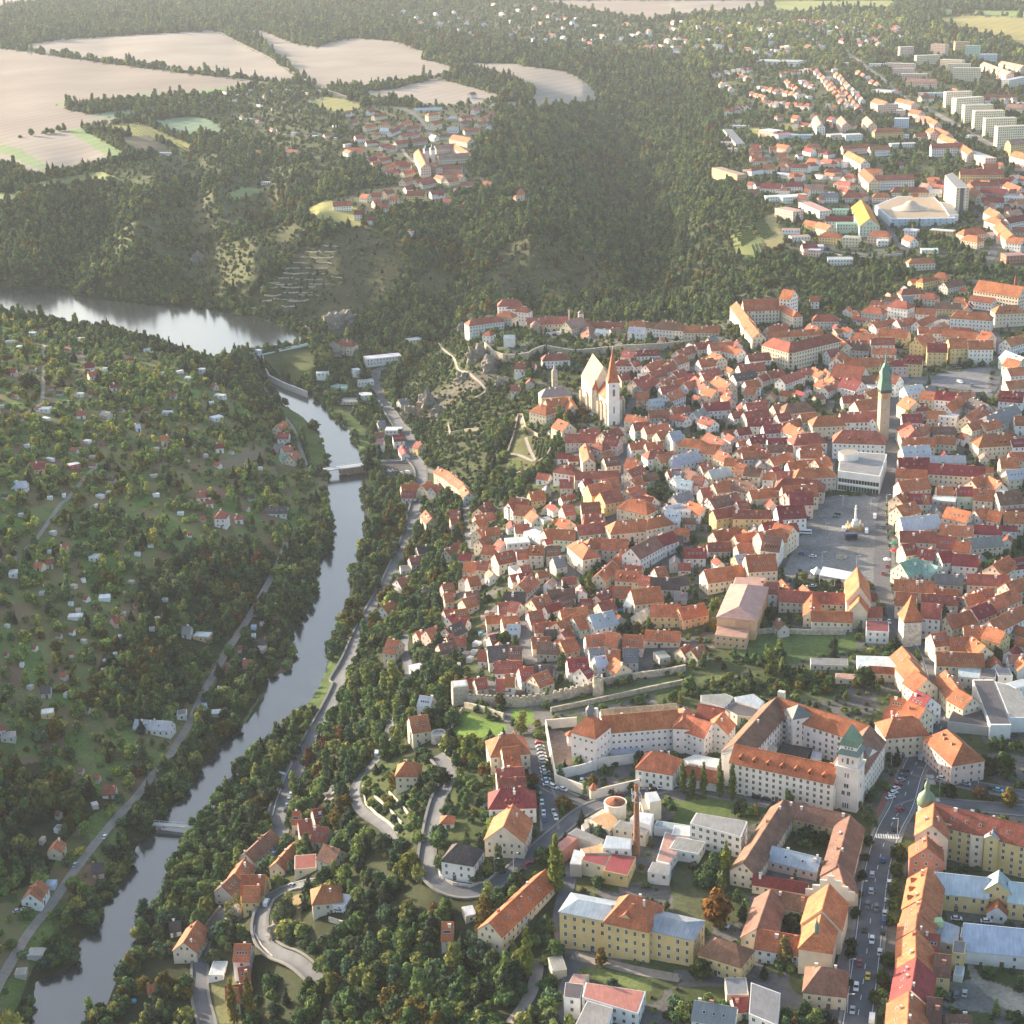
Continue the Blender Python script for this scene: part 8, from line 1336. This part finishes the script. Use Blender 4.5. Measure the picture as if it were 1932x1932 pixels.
sp(9, 540, 1075, 4.2, 3, (.10, .12, .03), 'yellow-green tree at the lower edge of the friary park'); sp(9, 1055, 1130, 4.6, 0, (.05, .08, .025), 'large green tree beside the white flat hall below the friary'); sp(9, 885, 905, 2, 4, (.03, .05, .025), 'single conifer on the friary lawn'); sp(6, 695, 850, 4.4, 0, (.09, .085, .03), 'lone olive-brown tree among the roofs behind the clock tower'); sp(6, 500, 600, 2.6, 4, (.025, .045, .025), 'dark cypress-like conifer at the left end of the cream school')
for x, y, r, c_, l in ((720, 440, 5, (.14, .12, .03), 'yellowish tree on the cliff left of the castle'), (800, 400, 4.4, OR_, 'orange-brown tree just behind the castle wing'), (880, 395, 5, (.16, .09, .03), 'rusty tree beside the castle keep'), (1050, 470, 4.6, DG_, 'dark tree in the castle court'), (1320, 985, 4, (.12, .08, .03), 'brownish tree before the chapel, left of the great church'), (1390, 970, 4.4, (.15, .10, .03), 'orange-tinged tree at the foot of the great church')): sp(5, x, y, r, 0, c_, l)
sp(8, 960, 890, 4, 2, GR_, 'round green tree among the grey roofs of the lower town'); sp(8, 1480, 500, 3.4, 0, GR_, 'green tree in the walled yard of the L-shaped white house'); sp(8, 1430, 625, 3, 3, (.12, .13, .03), 'yellow-green tree by the curved street of the lower town'); sp(11, 770, 140, 4.6, 2, YG_, 'bright green tree at the lower edge of the bright lawn'); sp(7, 600, 320, 1.9, 4, (.06, .09, .085), 'blue spruce in the gardens left of the white mansion'); sp(7, 780, 1380, 2.4, 4, (.02, .035, .025), 'dark spruce in front of the long white roof by the bank lane'); sp(10, 740, 260, 1.8, 4, (.06, .09, .08), 'pale blue spruce near the lower bank lane')
for k, (x, y) in enumerate([(1775, 1480), (1810, 1445), (1735, 1500), (1700, 1470)]): sp(10, x, y, 2.9, k % 3, GR_, f'green tree hiding the end of the lower hairpin road, {ORD[k]} from the right')
rank = tr * 2 * FPX / np.hypot(tx, ty)
vis = (tu > 0) & (tu < 1932) & (tv > 0) & (tv < 1932)
order = np.argsort(-np.where(vis, rank, 0))
NIND = 300 - len(SP)
ind, mass = order[:NIND], order[NIND:]
for i in ind: SP.append(((tu[i], tv[i]), tr[i], int(tk[i]), tuple(tc[i]), None))
PROTO = {}
TREES = []
for (p, r, k, col, label) in SP:
    P = at1(p); a = random.uniform(0, 6.28); s = r * random.uniform(.92, 1.08)
    name = {'conifer': 'conifer_tree', 'poplar': 'poplar_tree', 'bush': 'bush'}.get(KIND[k][0], 'tree')
    t = thing(name, (P[0], P[1], P[2] - .1), a, label, {'conifer': 'conifer', 'poplar': 'poplar', 'bush': 'bush'}.get(KIND[k][0], 'tree'))
    t.scale = (s * (.66 if k == 6 else 1), s * (.66 if k == 6 else 1), s * random.uniform(.85, 1.15))
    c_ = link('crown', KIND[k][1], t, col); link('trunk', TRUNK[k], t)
    if k not in PROTO: PROTO[k] = c_
    TREES.append((t, p, r, k, col, label))
order_k = sorted(PROTO)
kk = np.array([order_k.index(k) if k in order_k else 0 for k in range(8)])
mx, my, mz = tx[mass], ty[mass], tz[mass] - .15
me = bpy.data.meshes.new('woodland'); me.vertices.add(len(mass)); me.vertices.foreach_set('co', np.stack([mx, my, mz], -1).astype(np.float32).ravel())
def attr(n, t, v, key='value'):
    a = me.attributes.new(n, t, 'POINT'); a.data.foreach_set(key, v.ravel())
attr('variant', 'INT', kk[tk[mass]].astype(np.int32)); attr('size', 'FLOAT_VECTOR', (tr[mass][:, None] * np.stack([RNG.uniform(.8, 1.3, len(mass)), RNG.uniform(.8, 1.3, len(mass)), RNG.uniform(.7, 1.35, len(mass))], -1)).astype(np.float32), 'vector'); attr('turn', 'FLOAT', RNG.uniform(0, 6.28, len(mass)).astype(np.float32))
attr('tint', 'FLOAT_COLOR', np.concatenate([tc[mass], np.ones((len(mass), 1))], 1).astype(np.float32), 'color')
wo = tag(link('woodland', me), kind='stuff')
ng = bpy.data.node_groups.new('woodland', 'GeometryNodeTree')
ng.interface.new_socket('Geometry', in_out='INPUT', socket_type='NodeSocketGeometry'); ng.interface.new_socket('Geometry', in_out='OUTPUT', socket_type='NodeSocketGeometry')
N = ng.nodes; L = ng.links
gi, go = N.new('NodeGroupInput'), N.new('NodeGroupOutput')
g2i = N.new('GeometryNodeGeometryToInstance')
for k in reversed(order_k):
    oi = N.new('GeometryNodeObjectInfo'); oi.inputs['Object'].default_value = PROTO[k]; oi.inputs['As Instance'].default_value = False; oi.transform_space = 'ORIGINAL'
    sm = N.new('GeometryNodeSetMaterial'); sm.inputs['Material'].default_value = M['leafm']
    L.new(oi.outputs['Geometry'], sm.inputs['Geometry']); L.new(sm.outputs[0], g2i.inputs[0])
iop = N.new('GeometryNodeInstanceOnPoints'); iop.inputs['Pick Instance'].default_value = True
def na(name, dt):
    n = N.new('GeometryNodeInputNamedAttribute'); n.data_type = dt; n.inputs['Name'].default_value = name
    return next(o for o in n.outputs if o.enabled and o.name == 'Attribute')
cmb = N.new('ShaderNodeCombineXYZ'); L.new(na('turn', 'FLOAT'), cmb.inputs[2])
e2r = N.new('FunctionNodeEulerToRotation'); L.new(cmb.outputs[0], e2r.inputs[0])
L.new(gi.outputs[0], iop.inputs['Points']); L.new(g2i.outputs[0], iop.inputs['Instance']); L.new(na('variant', 'INT'), iop.inputs['Instance Index'])
L.new(e2r.outputs[0], iop.inputs['Rotation']); L.new(na('size', 'FLOAT_VECTOR'), iop.inputs['Scale']); L.new(iop.outputs[0], go.inputs[0])
md = wo.modifiers.new('woodland', 'NODES'); md.node_group = ng
print('trees', nT, 'mass', len(mass))
KW = {0: 'round tree', 1: 'round tree', 2: 'broad tree', 3: 'tall tree', 4: 'conifer', 5: 'bush', 6: 'poplar', 7: 'round tree'}
for t, p, r, k, col, label in TREES: t['group'] = {4: 'single conifers', 5: 'single bushes', 6: 'poplars'}.get(k, 'single trees')
label_all([(t, p, f'{"big" if r > 3.6 else "medium" if r > 2.4 else "small"} {hue(col)} {KW[k]}') for t, p, r, k, col, label in TREES if not label])
# ------------------------------------------------------------------ light, air
SUN_EL, SUN_AZ = 13.0, -52.0        # degrees; azimuth from the view direction, negative = left
w = bpy.data.worlds.new('World'); S.world = w; w.use_nodes = True
nt = w.node_tree; bg = nt.nodes['Background']
sky = nnode(nt, 'ShaderNodeTexSky', sky_type='NISHITA'); sky.sun_disc = False
sky.sun_elevation = R(SUN_EL); sky.sun_rotation = R(SUN_AZ); sky.air_density = 1.0; sky.dust_density = 2.6
nt.links.new(sky.outputs[0], bg.inputs[0]); bg.inputs[1].default_value = 0.15
sd = bpy.data.lights.new('sun', 'SUN'); sd.energy = 5.0; sd.angle = R(0.6); sd.color = (1.0, 0.84, 0.64)
so = link('sun', sd)
az, el = R(SUN_AZ), R(SUN_EL)
sv = Vector((math.sin(az) * math.cos(el), math.cos(az) * math.cos(el), math.sin(el)))
so.rotation_euler = sv.to_track_quat('Z', 'Y').to_euler()
HAZE = True
if HAZE:
    hm = bpy.data.materials.new('haze'); hm.use_nodes = True; nt = hm.node_tree; nt.nodes.clear()
    out = nnode(nt, 'ShaderNodeOutputMaterial'); pv = nnode(nt, 'ShaderNodeVolumePrincipled')
    pv.inputs['Density'].default_value = 0.000034; pv.inputs['Color'].default_value = (0.84, 0.92, 1.0, 1); pv.inputs['Anisotropy'].default_value = 0.0
    nt.links.new(pv.outputs[0], out.inputs['Volume'])
    mb = MB(); mb.box(-9500, 9500, -60, 21000, min(float(ZG.min()), -84.0) - 1, 380); o = mb.build('haze', hm); tag(o, kind='stuff')
S.view_settings.view_transform = 'Standard'; S.view_settings.look = 'None'; S.view_settings.exposure = 1.55; S.view_settings.gamma = 1
cy = S.cycles; cy.use_denoising = True; cy.max_bounces = 5; cy.diffuse_bounces = 2; cy.glossy_bounces = 2; cy.transmission_bounces = 2; cy.volume_bounces = 0; cy.transparent_max_bounces = 4
cy.use_adaptive_sampling = True; cy.adaptive_threshold = 0.015
